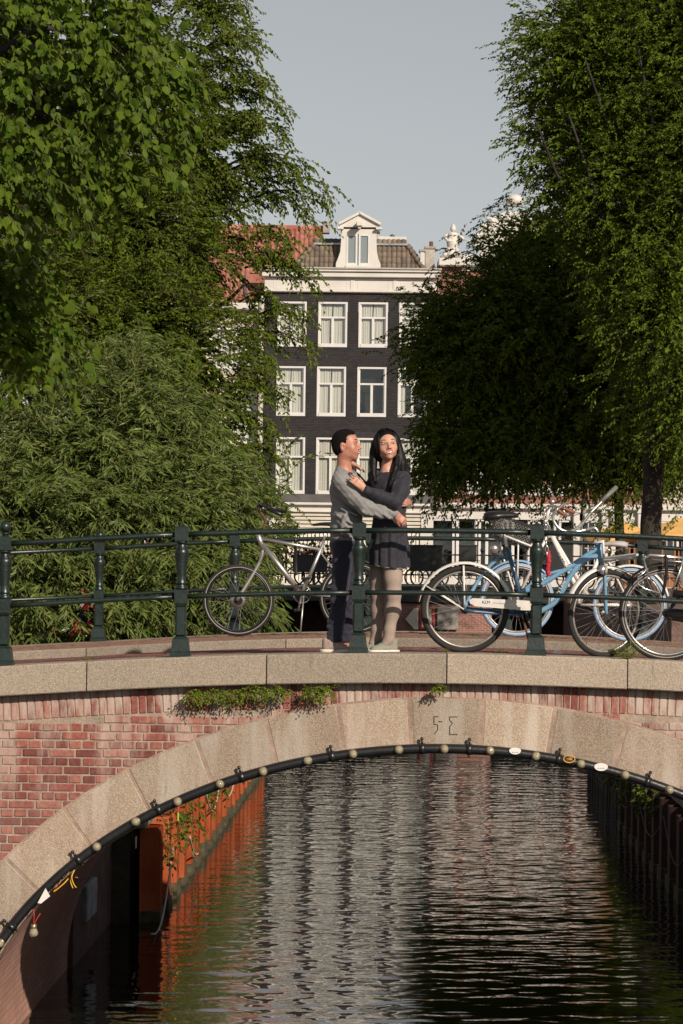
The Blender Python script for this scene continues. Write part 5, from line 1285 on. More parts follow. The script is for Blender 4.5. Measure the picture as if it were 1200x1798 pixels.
def cloth_mat(name, c, bump=.35, bscale=260, fold=.5, rough=.9, fscale=9, var=.12, stretch=(1, 1, 1)):
    """woven or knitted cloth: fine thread relief with soft creases under it"""
    m = mat(name, c, rough, var=var, vscale=60, sheen=.15, stretch=stretch); n = m.node_tree.nodes; l = m.node_tree.links; b = n['Principled BSDF']
    geo = n.new('ShaderNodeNewGeometry'); t1 = n.new('ShaderNodeTexNoise'); t1.inputs['Scale'].default_value = bscale
    t2 = n.new('ShaderNodeTexNoise'); t2.inputs['Scale'].default_value = fscale; t2.inputs['Detail'].default_value = 3; t2.inputs['Distortion'].default_value = .25
    l.new(geo.outputs['Position'], t1.inputs['Vector']); l.new(geo.outputs['Position'], t2.inputs['Vector'])
    b2 = n.new('ShaderNodeBump'); b2.inputs['Strength'].default_value = fold; b2.inputs['Distance'].default_value = .03; l.new(t2.outputs['Fac'], b2.inputs['Height'])
    b1 = n.new('ShaderNodeBump'); b1.inputs['Strength'].default_value = bump; b1.inputs['Distance'].default_value = .002; l.new(t1.outputs['Fac'], b1.inputs['Height']); l.new(b2.outputs[0], b1.inputs['Normal']); l.new(b1.outputs[0], b.inputs['Normal'])
    return m
M_SKM = skin_mat('tan_skin', (.45, .205, .140)); M_SKW = skin_mat('light_tan_skin', (.53, .275, .195))
M_HAIR = mat('black_hair', (.004, .0035, .0035), .5, var=.4, vscale=60, spec=.22, bump=.12, bscale=70, stretch=(1.5, 1.5, .12))
M_HAIRM = mat('short_black_hair', (.006, .005, .0045), .8, var=.5, vscale=120, spec=.15, bump=.6, bscale=240)
M_SWEAT = cloth_mat('grey_jersey', (.225, .22, .215), fold=.45, fscale=8)
M_TEE = cloth_mat('black_tee', (.012, .012, .012)); M_JEAN = cloth_mat('navy_denim', (.018, .018, .032), bump=.3, fold=.8, fscale=11, var=.3)
M_DRESS = cloth_mat('navy_crepe', (.0125, .0115, .020), bump=.4, fold=.45, fscale=14, rough=.75)
M_TIGHT = cloth_mat('taupe_tights', (.33, .255, .215), bump=.35, bscale=320, fold=.05, var=.07)
M_EYEW = mat('eye_white', (.34, .30, .28), .25); M_IRIS = mat('dark_iris', (.012, .007, .005), .15); M_LIP = mat('lip', (.38, .085, .085), .4); M_TEETH = mat('teeth', (.78, .74, .68), .3)
M_SHM = mat('taupe_mesh_shoe', (.33, .25, .22), .8, var=.15, vscale=60, bump=.3, bscale=200); M_SOLE = mat('cream_sole', (.72, .66, .58), .6, var=.08, vscale=30)
M_SHW = mat('sage_knit_shoe', (.24, .25, .20), .8, var=.12, vscale=80, bump=.3, bscale=260); M_LACE = mat('pale_lace', (.62, .60, .54), .7); M_SHLOGO = mat('shoe_stripe', (.62, .58, .55), .6)
def frame_of(fwd, up):
    f = unit(np.array(fwd, float)); u = np.array(up, float); u = unit(u-f*(u@f)); r = np.cross(f, u); return np.stack([r, f, u])   # rows: right, forward, up
def head_prims(s, c, Rm, S=1.0, female=False, smile=1.0, zs=1.08):
    c = np.array(c, float); P = lambda x, y, z: c+S*(x*Rm[0]+y*Rm[1]+z*zs*Rm[2]); E = lambda x, y, z, a, b, d, k=.02, sub=False: s.el(P(x, y, z), np.array([a, b, d*zs])*S, Rm, k*S, sub)
    jw = .9 if female else 1.0
    E(0, -.012, .030, .074, .094, .088, .02); E(0, .030, .005, .064, .060, .078, .03)
    E(0, .036, -.048, .050*jw, .050, .052, .03); E(0, .062, -.082, .020*jw, .018, .016, .02)
    for sx in (-1, 1):
        E(sx*.040, .055, -.022, .022, .022, .024, .018); E(sx*.048*jw, .008, -.052, .016, .030, .024, .02)
        E(sx*.030, .078, .030, .020, .010, .006, .010)
        E(sx*.031, .094, .012, .018, .014, .010, .006, True)
        E(sx*.0775, -.012, -.004, .0085, .019, .034, .006); E(sx*.083, -.004, -.002, .006, .008, .015, .004, True)
        E(sx*.0125, .095, -.025, .0085, .011, .0075, .005)
    s.rc(P(0, .088, .022), P(0, .106, -.015), .0078*S, .0105*S, .008*S); E(0, .107, -.020, .0105, .0115, .0090, .005)
    E(0, .079, -.048, .036, .015, .019, .012)           # mouth mound
    E(0, .096, -.0485, .029, .010, .0058, .003, True)   # parted smile
    return P
_us = MB(); _us.sphere((0, 0, 0), 1, 14, 10); UNIT_S = (_us.v, _us.f)
def face_parts(parent, P, Rm, S, skin, gaze=(0, 0), brow=True, sides=(-1, 1)):
    for sx in sides:
        m = MB(); e0 = P(sx*.031, .0815, .0115); m.add([e0+S*(Rm[0]*(v[0]*.0150)+Rm[1]*(v[1]*.0085)+Rm[2]*(v[2]*.0062)) for v in UNIT_S[0]], UNIT_S[1]); ey = m.build('eye', M_EYEW, parent, smooth=True)
        m = MB(); q = P(sx*.031+gaze[0]*.0055, .0856-.001*abs(gaze[0]), .0118+gaze[1]*.002); m.add([q+S*(Rm[0]*(v[0]*.0062)+Rm[1]*(v[1]*.0062)+Rm[2]*(v[2]*.0056)) for v in UNIT_S[0]], UNIT_S[1]); m.build('iris', M_IRIS, ey, smooth=True)
        # lids narrowed by the smile
        for (dz, rr) in ((.0118, .0042), (-.0112, .0042)):
            m = MB(); m.tube([P(sx*(.031+.0155*math.cos(a)), .0805-.004*abs(math.cos(a))**2, .0115+dz*(math.sin(a)*.62)+(.0 if dz > 0 else .0)) for a in [math.pi*j/8 for j in range(9)]], rr*S, 6); m.build('eyelid', skin, parent, smooth=True)
        m = MB(); m.tube([P(sx*(.031+.0150*math.cos(a)), .0845-.004*abs(math.cos(a))**2, .0115+.0045*math.sin(a)) for a in [math.pi*j/8 for j in range(9)]], .0013*S, 5); m.build('eyelash', M_HAIR, parent)
        if brow:
            m = MB(); m.tube([P(sx*(.014+.036*t), .0885-.016*t*t, .0335+.007*math.sin(t*2.6)) for t in (0, .2, .4, .6, .8, 1)], [.0022*S, .0032*S, .0032*S, .0028*S, .002*S, .001*S], 6); m.build('eyebrow', M_HAIR, parent)
    for up, pts in ((1, [(-.036, .0800, -.0335), (-.020, .0915, -.0415), (0, .0975, -.0440), (.020, .0915, -.0415), (.036, .0800, -.0335)]), (0, [(-.036, .0800, -.0350), (-.021, .0905, -.0530), (0, .0950, -.0595), (.021, .0905, -.0530), (.036, .0800, -.0350)])):
        m = MB(); m.tube([P(*q) for q in pts], [.0012*S, .0030*S, .0034*S, .0030*S, .0012*S], 7); m.build('lip', M_LIP, parent, smooth=True)
    m = MB(); m.add([P(x, .0945-14*x*x, z+(5*x*x)) for z in (-.0430, -.0550) for x in (-.030, -.018, -.006, .006, .018, .030)], [(i, i+1, i+7, i+6) for i in range(5)]); m.build('teeth', M_TEETH, parent, smooth=True)
def hand(s, wrist, dirv, palmn, side, L=.175, curl=.5, spread=.10, rr=1.0, thumb=1.0, k=.005):
    """dirv: wrist to fingers; palmn: out of the palm; side = +-1 side of the thumb"""
    w = np.array(wrist, float); d = unit(np.array(dirv, float)); n = np.array(palmn, float); n = unit(n-d*(n@d)); t = np.cross(d, n)*side
    s.rc(w-d*.03, w+d*.018, .024*rr, .025*rr, .02)
    pl = L*.50
    for q in (-1.2, -.4, .4, 1.2): s.rc(w+d*.012+t*q*.012, w+d*pl+t*q*.0175, .0145*rr, .0120*rr, .012)
    lens = (.40, .46, .43, .34)
    for i, q in enumerate((1.45, .50, -.45, -1.35)):
        b = w+d*(pl-.004*(abs(q-.3)))+t*q*.0155; a = unit(d+t*q*spread*.8); p = b; ln = lens[i]*L; seg = (.45, .32, .25); rad = (.0092, .0084, .0076, .0066)
        ang = .25*curl
        for j in range(3):
            ang += curl*(.38+.12*j); v = unit(a*math.cos(ang)+n*math.sin(ang)); e = p+v*ln*seg[j]; s.rc(p, e, rad[j]*rr, rad[j+1]*rr, k if j else k*1.4); p = e
    b = w+d*.028+t*.022; v = unit(d*.72+t*.75*thumb+n*.25); e = b+v*L*.24; s.rc(b, e, .0135*rr, .0105*rr, .012); v2 = unit(v*.8+d*.45+n*curl*.3); s.rc(e, e+v2*L*.17, .0100*rr, .0075*rr, k)
def shoe(parent, heel, toe, zg, m_up, w=.046, hgt=.085, name='shoe', logo=False, lace=True):
    h_ = np.array([heel[0], heel[1], zg]); t_ = np.array([toe[0], toe[1], zg]); d = unit(t_-h_); L = np.linalg.norm(t_-h_); r = np.array([d[1], -d[0], 0]); U = V3(0, 0, 1)
    P = lambda a, b, c: h_+d*a*L+r*b+U*c
    s = SDF()
    s.rc(P(.15, 0, .052), P(.50, .004, .050), .040, .038, .03); s.rc(P(.5, .0, .045), P(.84, 0, .036), .040, .033, .03); s.rc(P(.13, 0, .098), P(.24, 0, .098), .036, .036, .02); s.rc(P(.28, 0, .092), P(.62, 0, .056), .030, .026, .02)
    s.el(P(.80, 0, .034), np.array([.043, .050, .030]), np.stack([r, d, U]), .02)
    o = sdf_obj(s, name, m_up, parent, .005, 2, cut=lambda X, Y, Z: (zg+.018)-Z)
    q = SDF()
    for (a, b, ra, rb, za) in ((.10, .45, .046, .041, .022), (.45, .82, .043, .049, .020), (.82, .91, .048, .040, .024)): q.rc(P(a, 0, za+.008), P(b, 0, za+.006), ra, rb, .01)
    sl = sdf_obj(q, 'sole', M_SOLE, o, .005, 1, cut=lambda X, Y, Z: np.maximum(zg-Z, Z-(zg+.036)))
    if lace:
        for a in (.36, .43, .50, .57):
            m = MB(); m.tube([P(a-.02, -.028, .100-(a-.36)*.15), P(a, 0, .128-(a-.36)*.19), P(a+.02, .028, .100-(a-.36)*.15)], .0035, 6); m.build('lace', M_LACE, o)
        m = MB(); m.tube([P(.36, -.02, .10), P(.40, -.045, .095), P(.46, -.04, .07)], .003, 5); m.tube([P(.36, .0, .112), P(.34, .03, .12), P(.40, .04, .10)], .003, 5); m.build('lace', M_LACE, o)
    if logo:      # an angular letter mark on the side, as on the photographed shoe
        m = MB(); b_ = .0425
        for (p0, p1) in (((.42, .030), (.50, .070)), ((.50, .070), (.55, .034)), ((.55, .034), (.63, .062))): m.tube([P(p0[0], b_, p0[1]), P(p1[0], b_-.004, p1[1])], .004, 5)
        m.build('side_mark', M_SHLOGO, o)
    return o

# ---------------------------------------------------------------- the man
DM = 23.37
def Q(px, py, dy=0.0, D=DM): w = W(px, py, D+dy); return V3(w.x, w.y, w.z)
zgr = zroad(-.6, DM)+.002
MAN = empty('person', (Q(592, 1140)[0], DM, zgr), 'man in a grey sweatshirt and navy trousers in profile, holding the woman at the waist', 'person')
hc = Q(608.5, 783.5, 0); Rm = frame_of((.95, -.22, .09), (-.10, -.03, 1))
SM = 1.05
body = SDF(); PM = head_prims(body, hc, Rm, SM)
# neck, torso, arms, legs of the continuous body
nb = Q(604, 828, .02)
body.chain([hc+V3(-.015, 0, -.055), nb, nb+V3(-.01, 0, -.05)], [.056, .060, .07], .025)
chest = Q(609, 868, .05); pel = Q(603, 962, .05)
body.el(chest, (.115, .17, .17), None, .05); body.el((chest+pel)/2, (.10, .14, .15), None, .06); body.el(pel, (.10, .14, .11), None, .05)
shR, elR, wrR = Q(602, 846, -.13), Q(645, 892, -.215), Q(694, 902, -.205)
body.rc(shR, elR, .050, .038, .03); body.rc(elR, wrR, .036, .026, .02)
hand(body, wrR+V3(.006, 0, -.004), (.72, .05, -.62), (-.35, .93, -.1), -1, .150, .95, .08, 1.0, .5)
shL, elL, wrL = Q(612, 846, .22), Q(668, 885, .24), Q(714, 884, .10)
body.rc(shL, elL, .048, .036, .03); body.rc(elL, wrL, .034, .024, .02)
hand(body, Q(717.5, 883, .01), (-.25, -.96, .0), (-.96, .25, .0), -1, .150, .85, .16, .92, .9)
legs = [((604, 962, -.03), (596, 1046, -.03), (588, 1126, -.03)), ((607, 962, .12), (610, 1046, .13), (606, 1126, .14))]
for a, b, c in legs: body.chain([Q(*a), Q(*b), Q(*c)], [.078, .052, .036], .03); 
for a, b, c in legs: body.rc(Q(*c), Q(*c)+V3(.03, 0, -.05), .030, .022, .02)
bm_ = sdf_obj(body, 'body', M_SKM, MAN, .004, 1)
face_parts(MAN, PM, Rm, SM, M_SKM, (0.2, 0.0))
# hair: a close cap cut back from the face
hr = SDF(); Pm = PM
hr.el(Pm(0, -.016, .035), np.array([.0800, .0965, .0900])*SM, Rm, .02); hr.el(Pm(0, .006, .082), np.array([.056, .066, .032])*SM, Rm, .03); hr.el(Pm(0, -.050, -.012), np.array([.068, .056, .060])*SM, Rm, .03)
hr.el(Pm(0, .092, -.002), np.array([.070, .052, .078])*SM, Rm, .03, True); hr.el(Pm(0, .024, -.066), np.array([.12, .060, .064])*SM, Rm, .012, True)
for sx in (-1, 1): hr.el(Pm(sx*.085, -.004, -.012), np.array([.022, .026, .038])*SM, Rm, .008, True)
for sx in (-1, 1): hr.el(Pm(sx*.062, .064, .046), np.array([.030, .034, .036])*SM, Rm, .02, True)
hm = sdf_obj(hr, 'hair', M_HAIRM, MAN, .004, 1, warp=lambda X, Y, Z: .0016*np.sin(X*420+Z*160)*np.sin(Y*380)*np.sin(Z*300))
m = MB()
for k in range(240):
    a = random.uniform(0, 2*math.pi); e = random.uniform(.05, 1.45)
    n_ = np.array([math.sin(a)*math.cos(e), math.cos(a)*math.cos(e), math.sin(e)])
    if n_[1] > .62 and n_[2] < .75: continue
    p_ = Pm(n_[0]*.077, -.016+n_[1]*.093, .033+n_[2]*.084); d_ = n_[0]*Rm[0]+n_[1]*Rm[1]+n_[2]*Rm[2]
    m.tube([p_, p_+d_*.004+Rm[1]*.006, p_+d_*.006+Rm[1]*.013], [.0022, .0018, .0006], 4)
m.build('hair_tufts', M_HAIRM, hm)
# sweatshirt
sw = SDF()
cb, cm_, hem = Q(607, 850, .05), Q(610, 890, .05), Q(606, 938, .05)
sw.el(Q(610, 862, .05), (.142, .205, .155), None, .05); sw.el(Q(609, 905, .05), (.130, .185, .165), None, .05); sw.el(Q(606, 932, .05), (.118, .165, .11), None, .04)
sw.rc(Q(600, 845, -.09), Q(606, 838, .0), .075, .065, .05); sw.chain([Q(606, 832, .0), Q(606, 822, .0)], [.080, .066], .04); sw.rc(Q(612, 840, .18), Q(606, 838, .0), .070, .060, .05)
sw.chain([shR+V3(-.005, -.0, .0), (shR+elR)/2+V3(-.012, 0, -.004), elR, (elR+wrR)/2+V3(0, 0, -.004), wrR+V3(-.035, 0, 0)], [.083, .077, .066, .056, .045], .03)
sw.rc(wrR+V3(-.045, 0, 0), wrR+V3(-.002, 0, 0), .038, .036, .008)
sw.chain([shL, elL, wrL+V3(.0, .06, 0)], [.075, .062, .045], .03)
# collar band and neck opening
sw.chain([nb+V3(-.055, -.02, .006), nb+V3(-.03, -.055, -.006), nb+V3(.02, -.065, -.035)], [.012, .012, .011], .012)
sw.el(nb+V3(.040, -.030, .045), (.070, .075, .085), unit(np.array([[.87, 0, -.5], [0, 1, 0], [.5, 0, .87]])), .01, True); sw.el(nb+V3(.006, 0, .07), (.058, .062, .06), None, .03, True); sw.el(Q(622, 829, -.13), (.060, .085, .050), unit(np.array([[.8, 0, -.6], [0, 1, 0], [.6, 0, .8]])), .012, True)
# folds: gathered cloth at elbow and back waist
fl = random.Random(3)
for (a, b, r_) in ((Q(628, 905, -.16), Q(600, 893, -.14), .012), (Q(625, 922, -.15), Q(592, 905, -.12), .013), (Q(640, 932, -.14), Q(598, 922, -.13), .014), (Q(612, 940, -.13), Q(590, 930, -.10), .013), (Q(606, 905, -.15), Q(598, 935, -.13), .012),
                   (Q(638, 898, -.275), Q(655, 905, -.26), .010), (Q(628, 878, -.25), Q(640, 888, -.27), .010), (Q(660, 902, -.27), Q(672, 910, -.25), .009), (Q(676, 903, -.27), Q(684, 911, -.25), .008)):
    sw.rc(a, b, r_, r_*.5, .022)
def wr1(X, Y, Z): return .0026*np.sin((X*.8+Z*1.0)*62+np.sin(Z*21+X*9)*2.2)*np.sin(Z*17+X*12+1)+.002*np.sin(Z*120+X*80)*np.sin(X*60)
sdf_obj(sw, 'sweatshirt', M_SWEAT, MAN, .005, 2, warp=wr1)
hb_ = SDF(); hb_.el(Q(604, 946, .05), (.112, .16, .05), None, .01); sdf_obj(hb_, 'sweatshirt_hem', M_SWEAT, MAN, .005, 1, cut=lambda X, Y, Z: np.abs(Z-Q(604, 946)[2])-.026)
m = MB(); m.tube([wrR+V3(-.052, -.0, .042), wrR+V3(-.050, -.043, 0), wrR+V3(-.048, -.008, -.043)], .003, 6); m.build('cuff_seam', cloth_mat('dark_grey_seam', (.05, .05, .05)), MAN)
te = SDF(); te.el(Q(610, 862, .05), (.132, .195, .145), None, .05); te.rc(Q(600, 845, -.09), Q(606, 838, .0), .062, .055, .05); te.rc(Q(600, 845, -.09), Q(622, 846, -.10), .060, .045, .04); te.el(nb+V3(.01, -.01, .045), (.064, .064, .062), None, .008, True); sdf_obj(te, 'tee', M_TEE, MAN, .005, 1, cut=lambda X, Y, Z: Q(610, 852)[2]-Z)
# trousers
tr_ = SDF(); tr_.el(Q(603, 958, .05), (.110, .155, .085), None, .04)
for (a, b, c), wv in zip(legs, (0, 1)):
    A, B, C_ = Q(*a), Q(*b), Q(*c); tr_.chain([A, B, (B+C_)/2, C_+V3(0, 0, .004)], [.088, .066, .060, .058], .03)
    for j in range(4): tr_.rc(C_+V3(-.05, -.03, .02+.045*j), C_+V3(.05, -.04, .012+.05*j), .016, .013, .02)
    for j in range(3): tr_.rc(B+V3(-.05, -.045, -.04+.05*j), B+V3(.04, -.055, -.055+.05*j), .016, .010, .025)
sdf_obj(tr_, 'trousers', M_JEAN, MAN, .005, 2, warp=lambda X, Y, Z: .0028*np.sin(Z*70+X*30+np.sin(X*40)*1.5)*np.sin(Z*13+Y*10), cut=lambda X, Y, Z: (Q(600, 1128)[2])-Z)
shoe(MAN, Q(567, 1140, -.04)[:2], Q(617, 1140, -.055)[:2], zgr, M_SHM, logo=True)
shoe(MAN, Q(588, 1140, .15)[:2], Q(634, 1140, .20)[:2], zgr, M_SHM)
m = MB(); c_ = legs[0][2]; q = Q(*c_); m.tube([q+V3(0, 0, -.045), q+V3(.0, 0, .02)], .040, 12); m.build('sock', mat('orange_sock', (.42, .14, .05), .9), MAN)

# ---------------------------------------------------------------- the woman
WOM = empty('person', (Q(682, 1140)[0], DM, zgr), 'woman with long black hair in a short navy dress, smiling over her shoulder', 'person')
hw = Q(680, 784, -.03); Rw = frame_of((.16, -.97, .08), (-.12, .08, 1)); SW = 1.09
bw = SDF(); PW = head_prims(bw, hw, Rw, SW, True, zs=1.0)
nw = Q(680, 826, .0)
bw.chain([hw+V3(0, .02, -.06), nw, nw+V3(0, .01, -.05)], [.046, .044, .06], .025)
bw.el(Q(684, 858, .03), (.12, .12, .14), None, .05); bw.el(Q(684, 900, .03), (.105, .105, .15), None, .05); bw.el(Q(683, 955, .03), (.12, .125, .12), None, .05)
sL, eL, wL = Q(707, 842, -.08), Q(694, 882, -.235), Q(641, 860, -.268)
bw.rc(sL, eL, .040, .032, .03); bw.rc(eL, wL, .032, .022, .02)
hand(bw, wL+V3(-.004, 0, .004), (-.70, -.02, .62), (-.15, .97, -.1), -1, .160, .16, .10, .92, .45)
sR, eR, wR = Q(662, 842, .16), Q(645, 864, .30), Q(618, 836, .25)
bw.rc(sR, eR, .040, .032, .03); bw.rc(eR, wR, .030, .022, .02)
bw.rc(wR, Q(617, 818, .17), .024, .022, .02); hand(bw, Q(618, 814, .12), (.84, -.25, -.38), (-.30, -.1, -.95), 1, .130, .30, .20, .88, .4)
lw_ = [((688, 960, -.03), (691, 1042, -.035), (683, 1118, -.01)), ((668, 960, .10), (664, 1042, .11), (661, 1116, .13))]
for a, b, c in lw_: bw.chain([Q(*a), Q(*b), Q(*c)], [.070, .044, .034], .03); bw.rc(Q(*c), Q(*c)+V3(-.02, -.01, -.05), .024, .020, .02)
sdf_obj(bw, 'body', M_SKW, WOM, .004, 1)
face_parts(WOM, PW, Rw, SW, M_SKW, (-.42, .1))
# tights
tg_ = SDF()
for a, b, c in lw_:
    A, B, C_ = Q(*a), Q(*b), Q(*c); cf = B*.62+C_*.38+V3(.010, .012, 0)
    A = A*.72+B*.28; tg_.chain([A, A*.45+B*.55, B, cf, C_*.85+B*.15, C_+V3(0, 0, -.02), C_+V3(-.03, -.01, -.06)], [.082, .068, .057, .059, .040, .036, .030], .04)
sdf_obj(tg_, 'tights', M_TIGHT, WOM, .005, 8)
# dress: bodice, sleeves and flared skirt with gathers
dr_ = SDF()
dr_.el(Q(684, 856, .03), (.140, .145, .145), None, .05); dr_.el(Q(685, 895, .03), (.128, .125, .12), None, .05)
dr_.rc(Q(660, 836, .10), Q(704, 840, -.05), .062, .066, .05)
dr_.chain([sL+V3(0, 0, -.004), (sL+eL)/2+V3(.016, 0, 0), eL+V3(.004, 0, 0), (eL+wL)/2, wL+V3(.012, 0, -.003)], [.070, .066, .054, .046, .034], .025)
dr_.chain([sR, eR, wR+V3(.03, .02, 0)], [.064, .050, .036], .03)
dr_.chain([Q(684, 890, .03), Q(684, 930, .03), Q(684, 965, .03), Q(684, 1005, .03)], [.120, .134, .150, .160], .03)
dr_.el(nw+V3(0, -.03, .055), (.068, .075, .072), None, .008, True)
cx_, cy_ = Q(684, 950, .03)[:2]; zs1, zs0 = Q(684, 900)[2], Q(684, 996)[2]
def wr2(X, Y, Z):
    a = np.arctan2(Y-cy_, X-cx_); w_ = np.clip((zs1-Z)/(zs1-zs0), 0, 1)
    return (.009*np.sin(a*11+np.sin(a*3)*1.4)+.004*np.sin(a*23+1))*w_ + .0035*np.sin((X*1.1-Z)*75+np.sin(Z*25)*2)*np.sin(Z*21+X*14)*(1-w_*.8)
hemz = Q(684, 996)[2]
def cut_d(X, Y, Z):
    a = np.arctan2(Y-cy_, X-cx_); return (hemz+.010*np.sin(a*2+.6)+.004*np.sin(a*11))-Z
ds = sdf_obj(dr_, 'dress', M_DRESS, WOM, .005, 1, warp=wr2, cut=cut_d)
m = MB()
def hemp(a, dz=0): 
    return V3(cx_+(.156+.004*math.sin(a*11))*math.cos(a), cy_+(.152+.004*math.sin(a*11))*math.sin(a), hemz+.010*math.sin(a*2+.6)+.004*math.sin(a*11)+dz)
m.tube([hemp(-math.pi*j/40-.0) for j in range(41)], .0022, 5); m.build('hem_trim', mat('pale_hem', (.40, .34, .30), .8), ds)
# gathered bodice seam
m = MB(); zc_ = Q(684, 884)[2]
for j in range(22):
    a = -math.pi*(.05+.9*j/21); x_, y_ = cx_+.128*math.cos(a), cy_+.127*math.sin(a); m.tube([(x_, y_, zc_), (x_*1.0, y_-.004, zc_-.035)], [.0045, .0015], 5)
tag(m.build('gathers', M_DRESS, ds), kind='stuff')
shoe(WOM, Q(697, 1140, .05)[:2], Q(651, 1140, -.07)[:2], zgr, M_SHW)
shoe(WOM, Q(674, 1140, .18)[:2], Q(643, 1140, .08)[:2], zgr, M_SHW)
# hair: crown cap plus long falls made of locks
hq = SDF()
E_h = lambda x, y, z, a, b, c, k=.02, sub=False: hq.el(PW(x, y, z), np.array([a, b, c])*SW, Rw, k, sub)
E_h(0, -.020, .040, .090, .100, .098); E_h(0, -.048, -.030, .098, .070, .095, .03)
E_h(.004, .098, -.038, .055, .066, .091, .014, True)
for sx in (-1, 1): E_h(sx*.068, .022, .020, .018, .040, .075, .02)
hcap = sdf_obj(hq, 'hair', M_HAIR, WOM, .004, 1)
m = MB()
for k in range(210):
    sd_ = random.choice((-1, 1)); a0 = random.uniform(-1.35, .95); pts = []
    for j in range(9):
        ph = .06+j*random.uniform(.19, .22); ph = min(ph, 1.9); fw = a0*(1-.35*math.sin(ph))
        x_ = sd_*.0875*math.sin(ph); z_ = .040+.0965*math.cos(ph)*math.cos(fw*.6); y_ = -.020+.100*math.sin(fw)*max(.25, abs(math.cos(ph*.55)))
        if y_ > .052-.02*ph: y_ = .052-.02*ph
        pts.append(PW(x_*1.0, y_, z_))
    m.tube(pts, [.0026]*8+[.001], 4)
tag(m.build('hair_strands', M_HAIR, hcap, smooth=True), kind='stuff')
def smooth_np(pts, n=4):
    out = []; k = len(pts)
    for i in range(k-1):
        p0, p1, p2, p3 = pts[max(i-1, 0)], pts[i], pts[i+1], pts[min(i+2, k-1)]
        for j in range(n): t = j/n; out.append(0.5*((2*p1)+(p2-p0)*t+(2*p0-5*p1+4*p2-p3)*t*t+(3*p1-p0-3*p2+p3)*t**3))
    return out+[pts[-1]]
hf = SDF()
T = lambda px, py, dy, r_: (Q(px, py, dy), r_)
falls = [[T(663, 770, .01, .028), T(657, 790, .01, .030), T(656, 812, .00, .030), T(656, 832, -.03, .022), T(660, 846, -.07, .006)],
         [T(696, 770, .01, .030), T(701, 790, .0, .032), T(706, 812, -.02, .034), T(707, 834, -.08, .028), T(700, 852, -.15, .018), T(694, 866, -.18, .004)], [T(698, 800, -.03, .022), T(695, 822, -.08, .024), T(689, 842, -.13, .018), T(684, 856, -.15, .005)],
         [T(704, 795, .03, .028), T(711, 818, .03, .028), T(717, 838, .0, .008)], [T(680, 780, .09, .07), T(682, 815, .11, .070), T(686, 850, .13, .035)]]
for f_ in falls: hf.chain([q[0] for q in f_], [q[1] for q in f_], .015)
sdf_obj(hf, 'hair_fall', M_HAIR, hcap, .004, 3)
m = MB()
for f_ in falls:
    for k in range(34):
        an = random.uniform(math.pi*.95, math.pi*2.05); off = V3(math.cos(an), math.sin(an), 0)*random.uniform(.9, 1.04); pts = smooth_np([q[0]+off*q[1] for q in f_])
        pts[-1] = pts[-1]+V3(random.uniform(-.006, .008), 0, random.uniform(-.022, .005)); m.tube(pts, [.0024]*(len(pts)-1)+[.0006], 4)
tag(m.build('hair_strands', M_HAIR, hcap, smooth=True), kind='stuff')
# ring and earring
m = MB(); q = Q(624.5, 836, -.297); m.sphere(q, .005, 8, 6); m.build('ring', mat('bright_silver', (.8, .8, .78), .15, metal=1), WOM, smooth=True)
# ================================================================== bicycles (x forward, z up, wheels turning about y)
M_TYRE = mat('black_tyre', (.018, .017, .016), .8, bump=.4, bscale=120); M_REFL = mat('tyre_reflective_band', (.45, .42, .38), .4)
M_CHROME = mat('worn_chrome', (.62, .60, .57), .28, metal=.85, var=.15, vscale=30); M_ALU = mat('brushed_aluminium', (.50, .48, .46), .38, metal=.8, var=.1)
M_BLKP = mat('black_paint', (.010, .010, .010), .35, spec=.6); M_SADDLE = mat('black_vinyl', (.012, .011, .011), .38, spec=.6)
M_BLUE = mat('sky_blue_paint', (.165, .325, .48), .32, coat=.4, var=.06, vscale=12); M_DBLUE = mat('deep_blue_paint', (.045, .105, .19), .32, coat=.4)
M_WHP = mat('white_enamel', (.72, .69, .64), .32, coat=.3, var=.08, vscale=14); M_BTYRE = mat('pale_blue_tyre', (.24, .37, .54), .7, var=.1, vscale=20)
M_BROWN = mat('brown_leather_grip', (.22, .075, .035), .6); M_RUST = mat('rusty_steel', (.10, .045, .025), .8, var=.4, vscale=40); M_RIMD = mat('dull_steel_rim', (.42, .38, .34), .35, metal=.6, var=.2, vscale=25)
M_PLAST = mat('grey_plastic', (.16, .155, .15), .5); M_RED = mat('red_sleeve', (.42, .02, .04), .7, bump=.6, bscale=60); M_LAMPG = mat('lamp_lens', (.34, .32, .27), .1, spec=.9)
def torus(m, R_, r_, n=56, k=8, sq=1.0, a0=0.0, a1=2*math.pi, c=(0, 0, 0), w=1.0):
    full = abs(a1-a0-2*math.pi) < 1e-6; vs = []; nn = n if full else n+1
    for i in range(nn):
        a = a0+(a1-a0)*i/n
        for j in range(k):
            b = 2*math.pi*j/k; rr = R_+r_*math.cos(b)*sq; vs.append((c[0]+rr*math.cos(a), c[1]+r_*math.sin(b)*w, c[2]+rr*math.sin(a)))
    fs = []
    for i in range(n if full else n):
        for j in range(k): a = i*k+j; b = i*k+(j+1) % k; a2 = ((i+1) % nn)*k+j; b2 = ((i+1) % nn)*k+(j+1) % k; fs.append((a, a2, b2, b))
    m.add(vs, fs)
